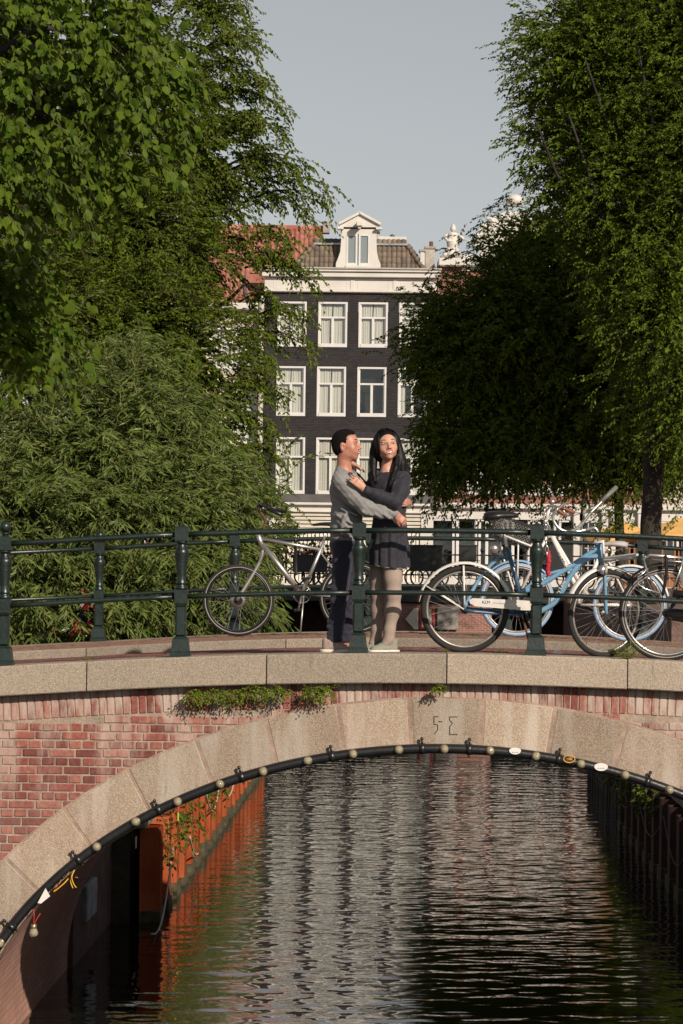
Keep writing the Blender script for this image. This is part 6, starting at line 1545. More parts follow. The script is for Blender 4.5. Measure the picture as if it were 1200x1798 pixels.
def make_wheel(parent, x, r, tyre, rim, band=None, spokes=True, steer=0.0, tw=.021, hubm=None, hubr=.025, simple=False):
    m = MB(); torus(m, r-tw, tw, 60 if not simple else 24, 8 if not simple else 5)
    me = m.mesh('wheel', tyre, True); o = link('wheel', me, parent, world=False); o.location = (x, 0, r); o.rotation_euler = (0, 0, steer)
    m = MB(); torus(m, r-tw*2-.004, .011, 60 if not simple else 24, 8 if not simple else 4, w=1.15); ri = m.build('rim', rim, o, True, world=False)
    if band:
        for s_ in (-1, 1):
            m = MB(); torus(m, r-tw*1.30, .0035, 60, 4, c=(0, s_*tw*.92, 0)); m.build('reflective_band', band, o, world=False)
    if not simple:
        m = MB(); m.tube([(0, -.045, 0), (0, .045, 0)], .014, 10); m.tube([(0, -.032, 0), (0, -.026, 0)], hubr, 14); m.tube([(0, .026, 0), (0, .032, 0)], hubr, 14); m.tube([(0, -.06, 0), (0, .06, 0)], .006, 6)
        m.build('hub', hubm or M_ALU, o, world=False)
        if spokes:
            m = MB(); n = 32
            for i in range(n):
                a = 2*math.pi*i/n; sd = 1 if i % 2 else -1; h = a+(.9 if (i//2) % 2 else -.9)
                m.tube([(hubr*.85*math.cos(h), sd*.028, hubr*.85*math.sin(h)), ((r-.052)*math.cos(a), 0, (r-.052)*math.sin(a))], .0014, 3, cap=False)
            m.build('spokes', M_CHROME, o, world=False)
    return o
def P3(p, y=0.0): return (p[0], y if len(p) < 3 else p[1], p[-1])
def smooth_path(pts, n=6):
    pts = [Vector(P3(p)) for p in pts]; k = len(pts); out = []
    for i in range(k-1):
        p0, p1, p2, p3 = pts[max(i-1, 0)], pts[i], pts[i+1], pts[min(i+2, k-1)]
        for j in range(n):
            t = j/n; out.append(0.5*((2*p1)+(p2-p0)*t+(2*p0-5*p1+4*p2-p3)*t*t+(3*p1-p0-3*p2+p3)*t**3))
    out.append(pts[-1]); return out
def tb_(parent, name, paths, m_, n=10, curve=False):
    m = MB()
    for (pts, r_) in paths: m.tube(smooth_path(pts) if curve else [P3(p) for p in pts], r_, n)
    return m.build(name, m_, parent, True, world=False)
def fender(parent, x, r, a0, a1, m_, w=.030, gap=.018, steer=0.0, tip=None):
    m = MB(); R_ = r+gap; n = 28; k = 5; vs = []
    for i in range(n+1):
        a = a0+(a1-a0)*i/n
        for j in range(k):
            b = math.pi*(j/(k-1)); rr = R_+w*.55*math.sin(b)-.006; vs.append((rr*math.cos(a), -w*math.cos(b), rr*math.sin(a)))
    fs = [(i*k+j, i*k+j+1, (i+1)*k+j+1, (i+1)*k+j) for i in range(n) for j in range(k-1)]
    m.add(vs, fs); me = m.mesh('fender', m_, True); o = link('fender', me, parent, world=False); o.location = (x, 0, r); o.rotation_euler = (0, 0, steer)
    mo = o.modifiers.new('thick', 'SOLIDIFY'); mo.thickness = .0025
    if tip:
        m = MB(); a = a0 if tip < 0 else a1; vs = []
        for i in range(5):
            aa = a+(.16*i/4)*(1 if tip > 0 else -1)*-1
            for j in range(k): b = math.pi*(j/(k-1)); rr = R_+w*.62*math.sin(b)-.003; vs.append((rr*math.cos(aa), -w*1.06*math.cos(b), rr*math.sin(aa)))
        m.add(vs, [(i*k+j, i*k+j+1, (i+1)*k+j+1, (i+1)*k+j) for i in range(4) for j in range(k-1)]); m.build('fender_tip', M_RUST, o, True, world=False)
    return o
def saddle(parent, p, m_, L=.26, w=.085, tilt=.12, h=.05):
    vs = []; n = 9; k = 10
    for i in range(n):
        t = i/(n-1); x = -L*.5+L*t; ww = w*(.55+.45*math.sin(min(1, t*2.2+.15)*math.pi/2)) if t < .45 else w*(1-.78*((t-.45)/.55)**.8); hh = h*(.75+.25*math.cos(t*2.5))
        if i in (0, n-1): ww *= .7; hh *= .75
        for j in range(k):
            a = 2*math.pi*j/k; z = hh*.5*math.sin(a); z = z*(1.0 if z > 0 else .8); vs.append((x, ww*math.cos(a), z+.012*math.sin(t*3)))
    fs = [(i*k+j, i*k+(j+1) % k, (i+1)*k+(j+1) % k, (i+1)*k+j) for i in range(n-1) for j in range(k)]+[tuple(range(k-1, -1, -1)), tuple(range((n-1)*k, n*k))]
    m = MB(); m.add(vs, fs); me = m.mesh('saddle', m_, True); o = link('saddle', me, parent, world=False); o.location = (p[0], 0, p[1]); o.rotation_euler = (0, -tilt, 0)
    m = MB()
    for s_ in (-1, 1): m.tube([(-.09, s_*.03, -.02), (-.04, s_*.022, -.045), (.05, s_*.02, -.045), (.11, s_*.01, -.02)], .0035, 6)
    for s_ in (-1, 1):
        pts = [(-.075+.006*math.cos(t*1.3), s_*.05+.014*math.cos(t*1.9), -.018-.0028*t) for t in range(14)]; m.tube(pts, .0028, 5)
    m.build('saddle_springs', M_CHROME, o, world=False)
    return o
def crank(parent, p, ang, m_=None, r=.085, both=True):
    m = MB(); torus(m, r, .004, 28, 5, c=(p[0], -.045, p[1]), w=.6)
    for k in range(5): a = k*1.257; m.tube([(p[0], -.045, p[1]), (p[0]+r*math.cos(a), -.045, p[1]+r*math.sin(a))], .005, 5)
    m.tube([(p[0], -.06, p[1]), (p[0], .06, p[1])], .018, 10); c = m.build('chainring', m_ or M_ALU, parent, True, world=False)
    for s_ in ((-1, 1) if both else (-1,)):
        a = ang if s_ < 0 else ang+math.pi; e = (p[0]+.17*math.cos(a), p[1]+.17*math.sin(a))
        m = MB(); m.tube([(p[0], s_*.07, p[1]), (e[0], s_*.085, e[1])], [.012, .009], 8); cr = m.build('crank_arm', m_ or M_ALU, parent, True, world=False)
        m = MB(); m.box((e[0], s_*.135, e[1]), (.085, .085, .022), ch=.005); m.build('pedal', M_BLKP, cr, world=False)
def text_on(parent, body, size, loc, rot, m_, name='lettering', ext=.0006):
    cu = bpy.data.curves.new(name, 'FONT'); cu.body = body; cu.size = size; cu.extrude = ext; cu.align_x = 'CENTER'; cu.align_y = 'CENTER'; cu.materials.append(m_)
    dg = bpy.context.evaluated_depsgraph_get(); tmp = bpy.data.objects.new('t', cu); me = bpy.data.meshes.new_from_object(tmp); bpy.data.objects.remove(tmp)
    o = bpy.data.objects.new(name, me); C.objects.link(o); o.parent = parent; o['kind'] = 'stuff'; o.location = loc; o.rotation_euler = rot; return o

def z_at(x, y): return zroad(x, y) if y < KY else zpav(x, y)
# ---- silver city bicycle against the far railing, facing left
def place(name, px_front, px_rear, D, label, r, lean, face, cat='bicycle', group=None, steer_yaw=0.0):
    a = W(px_front, 1050, D).x; b = W(px_rear, 1050, D).x; xm = (a+b)/2
    t = empty(name, (xm, D, z_at(xm, D)+.002), label, cat, group); sl = math.atan((z_at(xm+.3, D)-z_at(xm-.3, D))/.6)
    t.rotation_euler = (lean if face > 0 else -lean, (-sl if face > 0 else sl), (0 if face > 0 else math.pi)+steer_yaw); return t, abs(a-b)
SB, wbs = place('bicycle', 421, 626, 28.6, 'silver city bicycle with a thick raked fork, leaning behind the man', .345, R(4), -1)
r = .350; h = wbs/2; make_wheel(SB, h, r, M_TYRE, M_BLKP, M_REFL, tw=.022, hubr=.045, hubm=M_BLKP); make_wheel(SB, -h, r, M_TYRE, M_BLKP, M_REFL, tw=.022, hubr=.04)
mS = FPX/28.6
def sp(px, py): return (-(W(px, py, 28.6).x-SB.location.x), W(px, py, 28.6).z-SB.location.z)       # local, facing left
hd0, hd1, bb, st = sp(466, 958), sp(461, 940), sp(533, 1044), sp(577, 944)
fr = tb_(SB, 'frame', [([sp(464, 943), sp(572, 967)], .016), ([sp(467, 953), bb], .024), ([bb, sp(574, 955)], .017), ([bb, (-h, .05, r)], .009), ([bb, (-h, -.05, r)], .009), ([sp(568, 970), (-h, .05, r)], .008), ([sp(568, 970), (-h, -.05, r)], .008), ([sp(468, 963), sp(459, 932)], .024)], M_ALU, 12)
tb_(SB, 'fork', [([sp(467, 958), sp(461, 985), (h+.01, .05, r)], .017), ([sp(467, 958), sp(461, 985), (h+.01, -.05, r)], .017)], M_ALU, 12, True)
tb_(SB, 'seat_post', [([sp(574, 955), sp(578, 933)], .013)], M_CHROME)
saddle(SB, (sp(580, 926)[0], sp(580, 926)[1]+.01), M_SADDLE, .27, .075, .03)
tb_(SB, 'stem', [([sp(461, 938), sp(474, 915), sp(466, 897), sp(462, 886)], .015)], M_RUST, 10, True)
hbp = sp(462, 884)
hbo = tb_(SB, 'handlebar', [([(hbp[0], 0, hbp[1]), (hbp[0]-.03, -.12, hbp[1]), (hbp[0]-.16, -.27, hbp[1]-.07)], .012), ([(hbp[0], 0, hbp[1]), (hbp[0]-.03, .12, hbp[1]), (hbp[0]-.12, .27, hbp[1]-.02)], .012)], M_BLKP, 8, True)
for s_, (ex, ez) in ((-1, (.10, -.075)), (1, (.06, -.02))):
    m = MB(); m.tube([(hbp[0]-.10, s_*.20, hbp[1]-.03), (hbp[0]-.235, s_*.30, hbp[1]-.085)], [.017, .019], 10); m.build('grip', M_SADDLE, hbo, True, world=False)
    m = MB(); m.tube([(hbp[0]-.02, s_*.14, hbp[1]), (hbp[0]-.02, s_*.17, hbp[1]-.05), (hbp[0]-.13, s_*.25, hbp[1]-.08)], .005, 6); m.box((hbp[0]-.03, s_*.13, hbp[1]-.005), (.05, .04, .035), ch=.008); m.build('brake_lever', M_BLKP, hbo, True, world=False)
tb_(SB, 'cables', [([(hbp[0]-.03, -.12, hbp[1]), (hbp[0]+.10, -.08, hbp[1]-.10), (hbp[0]+.02, 0, hbp[1]-.30)], .0025), ([(hbp[0]-.03, .12, hbp[1]), (hbp[0]+.13, .05, hbp[1]-.14), (hbp[0]+.01, 0, hbp[1]-.33)], .0025)], M_BLKP, 5, True)
crank(SB, bb, R(-75)); m = MB(); m.tube([(h+.005, -.03, r), (h+.005, .03, r)], .075, 16); m.build('brake_disc', M_CHROME, SB, True, world=False)
tb_(SB, 'kickstand', [([(bb[0]-.02, .04, bb[1]), (bb[0]+.02, .16, .01)], .008)], M_ALU)
tb_(SB, 'strap_lock', [([(sp(525, 950)[0], -.02, sp(525, 950)[1]+.03), (sp(524, 985)[0], -.04, sp(524, 985)[1]), (sp(524, 1010)[0], -.03, sp(524, 1010)[1])], .016)], M_BLKP, 8, True)
fender(SB, -h, r, R(35), R(165), M_BLKP)
# ---- blue and white cruiser against the near railing, facing right
KB, wbk = place('bicycle', 1063, 815, 23.48, 'sky blue cruiser bicycle with white fenders and chain guard, wide black saddle', .35, R(5), 1)
r = .352; h = wbk/2; kx = KB.location
def kp(px, py, y=0.0): w_ = W(px, py, 23.48+y); return (w_.x-kx.x, y, w_.z-kx.z)
make_wheel(KB, -h, r, M_TYRE, M_RIMD, None, tw=.024, hubm=M_BLKP, hubr=.035)
STE = R(28); make_wheel(KB, h, r, M_TYRE, M_RIMD, None, steer=STE, tw=.022)
bb = kp(922, 1075)
tb_(KB, 'frame', [([kp(887, 962), kp(905, 1020), bb], .0185), ([bb, kp(905, 1080), kp(870, 1078), (-h+.08, -.06, r-.01), (-h, -.06, r)], .013), ([bb, (-h, .06, r)], .013)], M_DBLUE, 12)
tb_(KB, 'blue_frame', [([kp(893, 978), kp(868, 985), kp(838, 1020), (-h, -.05, r+.02)], .0145), ([kp(893, 978), kp(868, 985), kp(838, 1020), (-h, .05, r+.02)], .0145),
    ([kp(1047, 958), kp(1020, 978), kp(985, 1002), kp(940, 1030), kp(912, 1040)], .020), ([kp(1050, 972), kp(1018, 985), kp(993, 1020), kp(975, 1055), kp(935, 1080)], .022), ([kp(912, 1040), kp(950, 1012), kp(985, 1000), kp(1012, 1000)], .0125)], M_BLUE, 12, True)
tb_(KB, 'head_tube', [([kp(1047, 948), kp(1053, 985)], .026)], M_BLUE, 14)
fk = kp(1054, 985); ca, sa = math.cos(STE), math.sin(STE)
tb_(KB, 'fork', [([fk, (fk[0]+.02, s_*.045, fk[2]-.08), (h, s_*.05, r)], .013) for s_ in (-1, 1)], M_BLUE, 10, True)
tb_(KB, 'seat_post', [([kp(887, 964), kp(878, 922)], .014)], M_CHROME); sdl = saddle(KB, (kp(875, 908)[0], kp(875, 908)[2]), M_SADDLE, .27, .11, .06, .09); sdl.rotation_euler = (0, .02-.10, 0)
fender(KB, -h, r, R(10), R(172), M_WHP, tip=1, w=.034); fo2 = fender(KB, h, r, R(52), R(165), M_WHP, steer=STE, tip=1, w=.034)
tb_(KB, 'fender_stays', [([(-h, s_*.05, r), (-h-.02, s_*.036, 2*r+.0)], .008) for s_ in (-1, 1)]+[([(-h, s_*.05, r), (-h-.31, s_*.036, r+.18)], .006) for s_ in (-1, 1)], M_WHP, 8)
m = MB(); g0, g1 = kp(828, 1056), kp(925, 1058); m.prism([(g0[0]-.02, g0[2]-.015), (g0[0]+.02, g0[2]-.036), (g1[0]-.02, g1[2]-.055), (g1[0]+.06, g1[2]-.05), (g1[0]+.08, g1[2]+.02), (g1[0]-.06, g1[2]+.025), (g0[0], g0[2]+.026), (g0[0]-.025, g0[2]+.01)], 'y', -.078, -.068)
cg = m.build('chain_guard', M_WHP, KB, world=False); M_INK = mat('dark_ink', (.02, .03, .06), .5)
text_on(cg, 'KLM', .034, (kp(852, 1053)[0], -.0795, kp(852, 1057)[2]), (R(90), 0, 0), M_INK)
m = MB(); q = kp(852, 1053); m.tube([(q[0]-.02, -.0795, q[2]+.012), (q[0]+.02, -.0795, q[2]+.012)], .002, 4); m.tube([(q[0]+.05, -.0795, q[2]-.02), (q[0]+.16, -.0795, q[2]-.025)], .0012, 4); m.build('printed_mark', M_INK, cg, world=False)
tl = text_on(KB, 'KLM', .036, (kp(997, 990)[0], -.026, kp(997, 990)[2]+.004), (R(90), -R(28), 0), mat('white_ink', (.7, .72, .72), .5)); tl.rotation_euler = (R(90), 0, 0); tl.rotation_euler.rotate_axis('Z', R(30))
t2 = text_on(KB, 'Mary Lane', .040, (kp(980, 1030)[0], -.024, kp(978, 1034)[2]), (R(90), 0, 0), mat('white_ink', (.7, .72, .72), .5)); t2.rotation_euler.rotate_axis('Z', R(62))
crank(KB, (bb[0], bb[2]), R(-72), M_BLKP)
tb_(KB, 'kickstand', [([(bb[0]-.02, -.05, bb[2]-.05), (bb[0]+.06, -.12, .01)], .009)], M_RUST)
# front carrier and lamp
tb_(KB, 'front_carrier', [([kp(1039, 949, -.07), kp(1055, 948, -.07), kp(1057, 985, -.06)], .010), ([kp(1039, 949, .07), kp(1055, 948, .07), kp(1057, 985, .06)], .010), ([kp(1057, 979, -.09), kp(1112, 971, -.09), kp(1116, 970, 0), kp(1112, 971, .09), kp(1057, 979, .09)], .009), ([kp(1057, 985, -.05), kp(1063, 981, -.05), kp(1112, 976, -.05)], .007), ([kp(1057, 985, .05), kp(1112, 976, .05)], .007), ([kp(1080, 979, -.09), kp(1080, 979, .09)], .006), ([kp(1052, 949, -.07), kp(1052, 949, .07)], .009)], M_WHP, 8)
m = MB(); q = kp(1053, 997, -.06); m.tube([(q[0]-.02, q[1], q[2]), (q[0]+.03, q[1]-.03, q[2])], [.03, .040], 16); lp = m.build('headlight', M_CHROME, KB, True, world=False)
m = MB(); m.sphere((q[0]+.032, q[1]-.032, q[2]), .036, 12, 8, (.5, .9, 1)); m.build('lens', M_LAMPG, lp, True, world=False)
# swept handlebar
tb_(KB, 'stem', [([kp(1047, 950), kp(1046, 935), kp(1040, 925), kp(1025, 928)], .013)], M_CHROME, 10, True)
hb2 = tb_(KB, 'handlebar', [([kp(1025, 928), kp(1000, 932, -.03), kp(978, 926, -.05), kp(966, 908, -.02), kp(972, 895, .06)], .0125), ([kp(998, 931, -.03), kp(1015, 920, -.02), kp(1033, 897, .0), kp(1048, 882, .04), kp(1062, 868, .1)], .0125), ([kp(972, 895, .06), kp(985, 886, .14)], .0125)], M_CHROME, 10, True)
m = MB(); m.tube([kp(1050, 879, .05), kp(1076, 855, .14)], [.017, .018], 12); m.build('grip', M_PLAST, hb2, True, world=False)
tb_(KB, 'cables', [([kp(1033, 897, -.02), kp(1000, 905, -.05), kp(1010, 935, -.03), kp(1045, 955, -.03)], .003), ([kp(970, 900, 0), kp(955, 925, 0), kp(1000, 950, -.02), kp(1040, 962, -.02)], .003)], M_BLKP, 5, True)
# ---- white bicycle with pale blue tyres, far side, facing left
DW_ = 27.9
WB, wbw = place('bicycle', 906, 1104, DW_, 'white bicycle with pale blue tyres, brown grips and a black crate on its front rack', .345, R(4), -1)
r = .352; h = wbw/2; wl = WB.location
def wp(px, py, y=0.0): w_ = W(px, py, DW_+y); return (-(w_.x-wl.x), -y, w_.z-wl.z)
make_wheel(WB, h, r, M_BTYRE, M_RIMD, M_WHP, tw=.021); make_wheel(WB, -h, r, M_BTYRE, M_RIMD, M_WHP, tw=.021)
bb = wp(1015, 1062)
fr = tb_(WB, 'frame', [([wp(955, 925), wp(1014, 1040), bb], .021), ([wp(951, 915), wp(958, 945)], .024), ([wp(960, 935), wp(1030, 1045)], .018), ([bb, wp(1052, 965)], .018), ([bb, (-h, .06, r)], .012), ([bb, (-h, -.06, r)], .012), ([wp(1056, 968), (-h, .06, r)], .010), ([wp(1056, 968), (-h, -.06, r)], .010)], M_WHP, 12)
tb_(WB, 'fork', [([wp(956, 940), wp(945, 965, .05*s_), (h, s_*.055, r)], .014) for s_ in (-1, 1)], M_WHP, 10)
tw_ = text_on(WB, 'GAZELLE', .046, (wp(983, 985)[0], .026, wp(983, 985)[2]), (R(90), 0, math.pi), M_INK); tw_.rotation_euler.rotate_axis('Z', R(-55))
sd = saddle(WB, (wp(1072, 955)[0], wp(1072, 955)[2]), mat('floral_saddle_cover', (.36, .42, .44), .7, var=.0, vscale=40, col2=(.55, .40, .38)), .26, .09, -.05, .07)
tb_(WB, 'seat_post', [([wp(1056, 970), wp(1068, 960)], .012)], M_CHROME)
fender(WB, h, r, R(30), R(150), M_BTYRE, w=.028); fender(WB, -h, r, R(20), R(165), M_WHP, w=.034)
tb_(WB, 'stem', [([wp(952, 918), wp(957, 893)], .014)], M_WHP)
hbw = tb_(WB, 'handlebar', [([wp(957, 893), wp(962, 888, -.10), wp(975, 888, -.24), wp(985, 890, -.28)], .011), ([wp(957, 893), wp(960, 890, .12), wp(966, 893, .24), wp(975, 903, .28)], .011)], M_CHROME, 8, True)
for (a, b) in ((wp(975, 888, -.26), wp(1002, 896, -.30)), (wp(968, 896, .27), wp(988, 912, .30))):
    m = MB(); m.tube([a, b], .017, 10); m.build('grip', M_BROWN, hbw, True, world=False)
m = MB(); m.sphere(wp(962, 880, -.14), .028, 12, 8, (1, 1, .8)); m.build('bell', M_CHROME, hbw, True, world=False)
tb_(WB, 'brake_lever', [([wp(966, 890, -.2), wp(980, 893, -.22), wp(992, 904, -.22)], .005)], M_CHROME, 6, True)
tb_(WB, 'front_rack', [([wp(868, 938, .12), wp(935, 962, .12)], .010), ([wp(868, 938, -.12), wp(935, 962, -.12)], .010), ([wp(868, 938, .12), wp(868, 938, -.12)], .010), ([wp(935, 962, .12), wp(935, 962, -.12)], .010), ([wp(905, 952, .1), (h, .06, r)], .008), ([wp(905, 952, -.1), (h, -.06, r)], .008), ([wp(935, 962), wp(952, 955)], .012), ([wp(880, 942, .12), wp(869, 955, .10), wp(880, 985, .08), (h+.02, .06, r+.05)], .010)], M_WHP, 8)
m = MB(); q = wp(863, 967, -.03); m.sphere(q, .045, 14, 10, (1, .9, 1)); m.build('headlight', M_CHROME, WB, True, world=False)
m = MB(); m.tube([(h-.02, .09, r-.02), (bb[0], .09, bb[2])], .035, 10); m.build('chain_case', M_WHP, WB, True, world=False) if False else None
crank(WB, (bb[0], bb[2]), R(200), M_BLKP)
# the crate: thin walls with a diagonal lattice
cr_c = W(900, 934, DW_); CR = empty('crate', (cr_c.x, DW_, cr_c.z), 'black plastic lattice crate tilted on the front rack of the white bicycle', 'crate')
CR.rotation_euler = (0, R(19), 0)
cw, chh, cd = .38, .21, .28
m = MB()
for s_ in (-1, 1):
    for z_ in (-chh/2, chh/2): m.box((0, s_*cd/2, z_), (cw, .016, .022)); m.box((s_*cw/2, 0, z_+.001), (.016, cd-.016, .022))
    for t_ in (-1, 1): m.box((s_*cw/2, t_*cd/2, 0), (.019, .019, chh-.03))
m.build('frame', M_BLKP, CR, world=False)
for s_ in (-1, 1):
    m = MB(); n_ = 13
    for k in range(-6, n_):
        for dr_ in (1, -1):
            x0 = -cw/2+k*cw/n_*1.0; pts = []
            a_ = (x0, -chh/2+.01); b_ = (x0+chh-.02, chh/2-.01)
            if b_[0] < -cw/2 or a_[0] > cw/2: continue
            t0 = max(0, (-cw/2-a_[0])/(b_[0]-a_[0])); t1 = min(1, (cw/2-a_[0])/(b_[0]-a_[0]))
            p0 = (a_[0]+(b_[0]-a_[0])*t0, a_[1]+(b_[1]-a_[1])*t0); p1 = (a_[0]+(b_[0]-a_[0])*t1, a_[1]+(b_[1]-a_[1])*t1)
            m.tube([(dr_*p0[0], s_*cd/2, p0[1]), (dr_*p1[0], s_*cd/2, p1[1])], .0035, 4)
    tag(m.build('lattice_side', M_PLAST if s_ < 0 else M_BLKP, CR, world=False), kind='stuff')
for s_ in (-1, 1):
    m = MB(); m.box((s_*cw/2, 0, -.02), (.006, cd-.03, chh-.06)); m.build('end_panel', M_BLKP, CR, world=False)
m = MB(); m.box((0, 0, -chh/2+.001), (cw-.02, cd-.02, .006)); m.build('bottom', M_BLKP, CR, world=False)
# ---- black bicycle at the right edge, near railing
XB, wbx = place('bicycle', 1166+250, 1166, 23.30, 'black bicycle with a chrome rear carrier at the right edge', .37, R(3), 1)
r = .378; h = wbx/2; xl = XB.location
def xp(px, py, y=0.0): w_ = W(px, py, 23.30+y); return (w_.x-xl.x, y, w_.z-xl.z)
make_wheel(XB, -h, r, M_TYRE, M_CHROME, M_REFL, tw=.023, hubm=M_BLKP, hubr=.035); make_wheel(XB, h, r, M_TYRE, M_CHROME, M_REFL, tw=.023)
bb = xp(1275, 1090)
tb_(XB, 'frame', [([bb, xp(1232, 960)], .016), ([bb, xp(1378, 985)], .018), ([xp(1240, 985), xp(1375, 960)], .015), ([bb, (-h, -.06, r)], .010), ([bb, (-h, .06, r)], .010), ([xp(1238, 975), (-h, -.06, r)], .008), ([xp(1238, 975), (-h, .06, r)], .008), ([xp(1370, 945), xp(1382, 1000)], .02)], M_BLKP)
tb_(XB, 'fork', [([xp(1382, 1000), (h, s_*.05, r)], .012) for s_ in (-1, 1)], M_BLKP); fender(XB, -h, r, R(15), R(140), M_BLKP, w=.03); fender(XB, h, r, R(15), R(165), M_BLKP, w=.03)
saddle(XB, (xp(1222, 915)[0], xp(1222, 915)[2]), M_SADDLE); tb_(XB, 'seat_post', [([xp(1232, 962), xp(1225, 920)], .013)], M_CHROME)
tb_(XB, 'handlebar', [([xp(1370, 945), xp(1362, 900), xp(1345, 890, -.2), xp(1310, 895, -.28)], .012), ([xp(1362, 900), xp(1345, 890, .2), xp(1310, 895, .28)], .012)], M_CHROME, 8, True)
pth = []
for s_ in (-.075, .075): pth += [([xp(1210, 985, s_), xp(1130, 983, s_), xp(1120, 990, s_*.9), xp(1124, 1003, s_*.9), xp(1147, 1052, s_*.9)], .0065), ([xp(1190, 986, s_), xp(1170, 1060, s_*.9)], .006), ([xp(1210, 992, s_), xp(1135, 990, s_)], .005)]
pth += [([xp(1122, 986, -.07), xp(1122, 986, .07)], .0065), ([xp(1160, 984, -.07), xp(1160, 984, .07)], .005), ([xp(1127, 1008, -.08), xp(1112, 1022, -.08), xp(1112, 1034, -.08), xp(1125, 1042, -.08), xp(1160, 1050, -.08)], .006)]
tb_(XB, 'rear_carrier', pth, M_CHROME, 8)
m = MB(); q = [xp(1178, 1000), xp(1230, 1000), xp(1215, 1055), xp(1196, 1052)]; m.prism([(p[0], p[2]) for p in q][::-1], 'y', -.062, -.055); m.build('skirt_guard', M_PLAST, XB, world=False)
tb_(XB, 'elastic_strap', [([xp(1158, 980, -.085), xp(1161, 1010, -.088), xp(1157, 1052, -.08)], .014)], M_BLKP, 6, True)
m = MB(); m.tube([(-h, -.08, r), (bb[0], -.08, bb[2])], [.045, .075], 14); m.build('chain_case', M_BLKP, XB, True, world=False); crank(XB, (bb[0], bb[2]), R(30), M_BLKP)
tb_(XB, 'rack_bag', [([xp(1175, 1046, -.10), xp(1230, 1052, -.10)], .028)], M_SADDLE, 10)
# ---- chain lock with a red sleeve hung beside the post
qc = W(958, 930, 23.17); LK = empty('chain_lock', (qc.x, 23.17, qc.z), 'steel chain lock in a red fabric sleeve hanging beside the railing post', 'lock')
for i in range(9):
    a = W(957+i*.5, 898+i*9.5, 23.12+.01*(i % 2)); m = MB(); torus(m, .017, .0045, 14, 6, c=(0, 0, 0)); me = m.mesh('chain_link', M_CHROME, True)
    o = link('chain_link', me, LK); o.location = a; o.scale = (.75, 1, 1.45); o.rotation_euler = (0, 0, R(15 if i % 2 else 85))
m = MB(); m.tube(smooth_path([tuple(W(962.5, 968, 23.13)), tuple(W(964, 985, 23.12)), tuple(W(962, 1000, 23.13)), tuple(W(965, 1012, 23.13))]), [.020+.003*math.sin(i*2.3) for i in range(19)], 10); m.build('sleeve', M_RED, LK, True)
# ---- dark bicycles parked on the far girder bridge
def far_bike():
    t = empty('bicycle', (0, 0, 0), 'dark', 'bicycle', 'dark bicycles parked on the far girder bridge')
    for s_ in (-1, 1): make_wheel(t, s_*.54, .345, M_TYRE, M_RIMD, simple=True, tw=.024)
    tb_(t, 'frame', [([(-.54, .345), (-.10, .29), (.42, .80), (-.20, .75), (-.54, .345)], .018), ([(-.10, .29), (-.24, .88)], .017), ([(.40, .90), (.54, .345)], .016)], M_BLKP, 6)
    tb_(t, 'handlebar', [([(.40, .90), (.38, 1.04), (.28, -.22, 1.05)], .014), ([(.38, 1.04), (.28, .22, 1.05)], .014)], M_BLKP, 6); saddle(t, (-.25, .93), M_SADDLE)
    fender(t, -.54, .345, R(20), R(165), M_BLKP); tb_(t, 'rack', [([(-.30, .72), (-.75, .74), (-.56, .36)], .012)], M_BLKP, 5)
    return t
fb = far_bike(); FB = []
spots = [(505, 0), (545, 180), (572, 4), (600, 175), (700, 3), (800, 176), (850, 2), (925, 181), (1005, 0), (1050, 178), (1150, 0), (1186, 180), (765, 8), (890, 172), (970, 6), (1095, 3)]
flab = ['dark parked bicycle seen through the silver front wheel', 'dark parked bicycle behind the silver bicycle down tube', 'dark parked bicycle behind the silver seat tube', 'dark parked bicycle behind the man on the far bridge', 'dark parked bicycle right of the woman skirt', 'dark parked bicycle behind the small planter box', 'dark parked bicycle left of the blue bicycle saddle post', 'dark parked bicycle behind the lattice crate', 'dark parked bicycle behind the blue head tube', 'dark parked bicycle behind the floral saddle', 'dark parked bicycle under the yellow parasols', 'dark parked bicycle at the far right behind the chrome carrier', 'dark parked bicycle under the wide planter box', 'dark parked bicycle left of the railing post beside the lock', 'dark parked bicycle behind the red lock sleeve', 'dark parked bicycle behind the front carrier of the blue bicycle']
for i, (px, a) in enumerate(spots):
    t = fb if i == 0 else copy_tree(fb)
    w_ = wb(px, 1000); t.location = (w_.x, DB+.5+.35*(i % 3), zt_deck); t.rotation_euler = (R(3), 0, R(a)); t['label'] = flab[i]
# ================================================================== festive lamps on their pipe round the arch
M_PIPE = mat('black_pipe', (.010, .010, .011), .35, var=.3, vscale=10, bump=.1, bscale=30, spec=.6)
M_GLOBE = mat('lamp_globe', (.62, .55, .36), .06, spec=.9, coat=.5, trans=.5); M_BRASS = mat('lamp_cap_metal', (.35, .29, .18), .3, metal=.7)
LG = empty('light_string', (XC, YN-.06, EZ), 'black pipe with round lamp globes following the arch of the bridge', 'light string')
yp = YN-.052
def pipe_pt(t, off=.043): x, z = arc_pt(t, off); return (x, yp, z)
tl = []
m = MB(); m.tube([pipe_pt(math.pi*(i/140)) for i in range(6, 135)], .037, 12); m.build('pipe', M_PIPE, LG, True)
def t_of(px, py):
    w_ = W(px, py, yp); return math.atan2((w_.z-EZ)/EB, -(w_.x-XC)/EA)
gm = MB(); gm.sphere((0, -.028, 0), .031, 16, 12); gme = gm.mesh('lamp_globe', M_GLOBE, True)
gc = MB(); gc.tube([(0, .0, 0), (0, -.014, 0)], [.036, .035], 16); gc.sphere((0, -.034, 0), .014, 8, 6); gcm = gc.mesh('lamp_holder', M_BRASS, True)
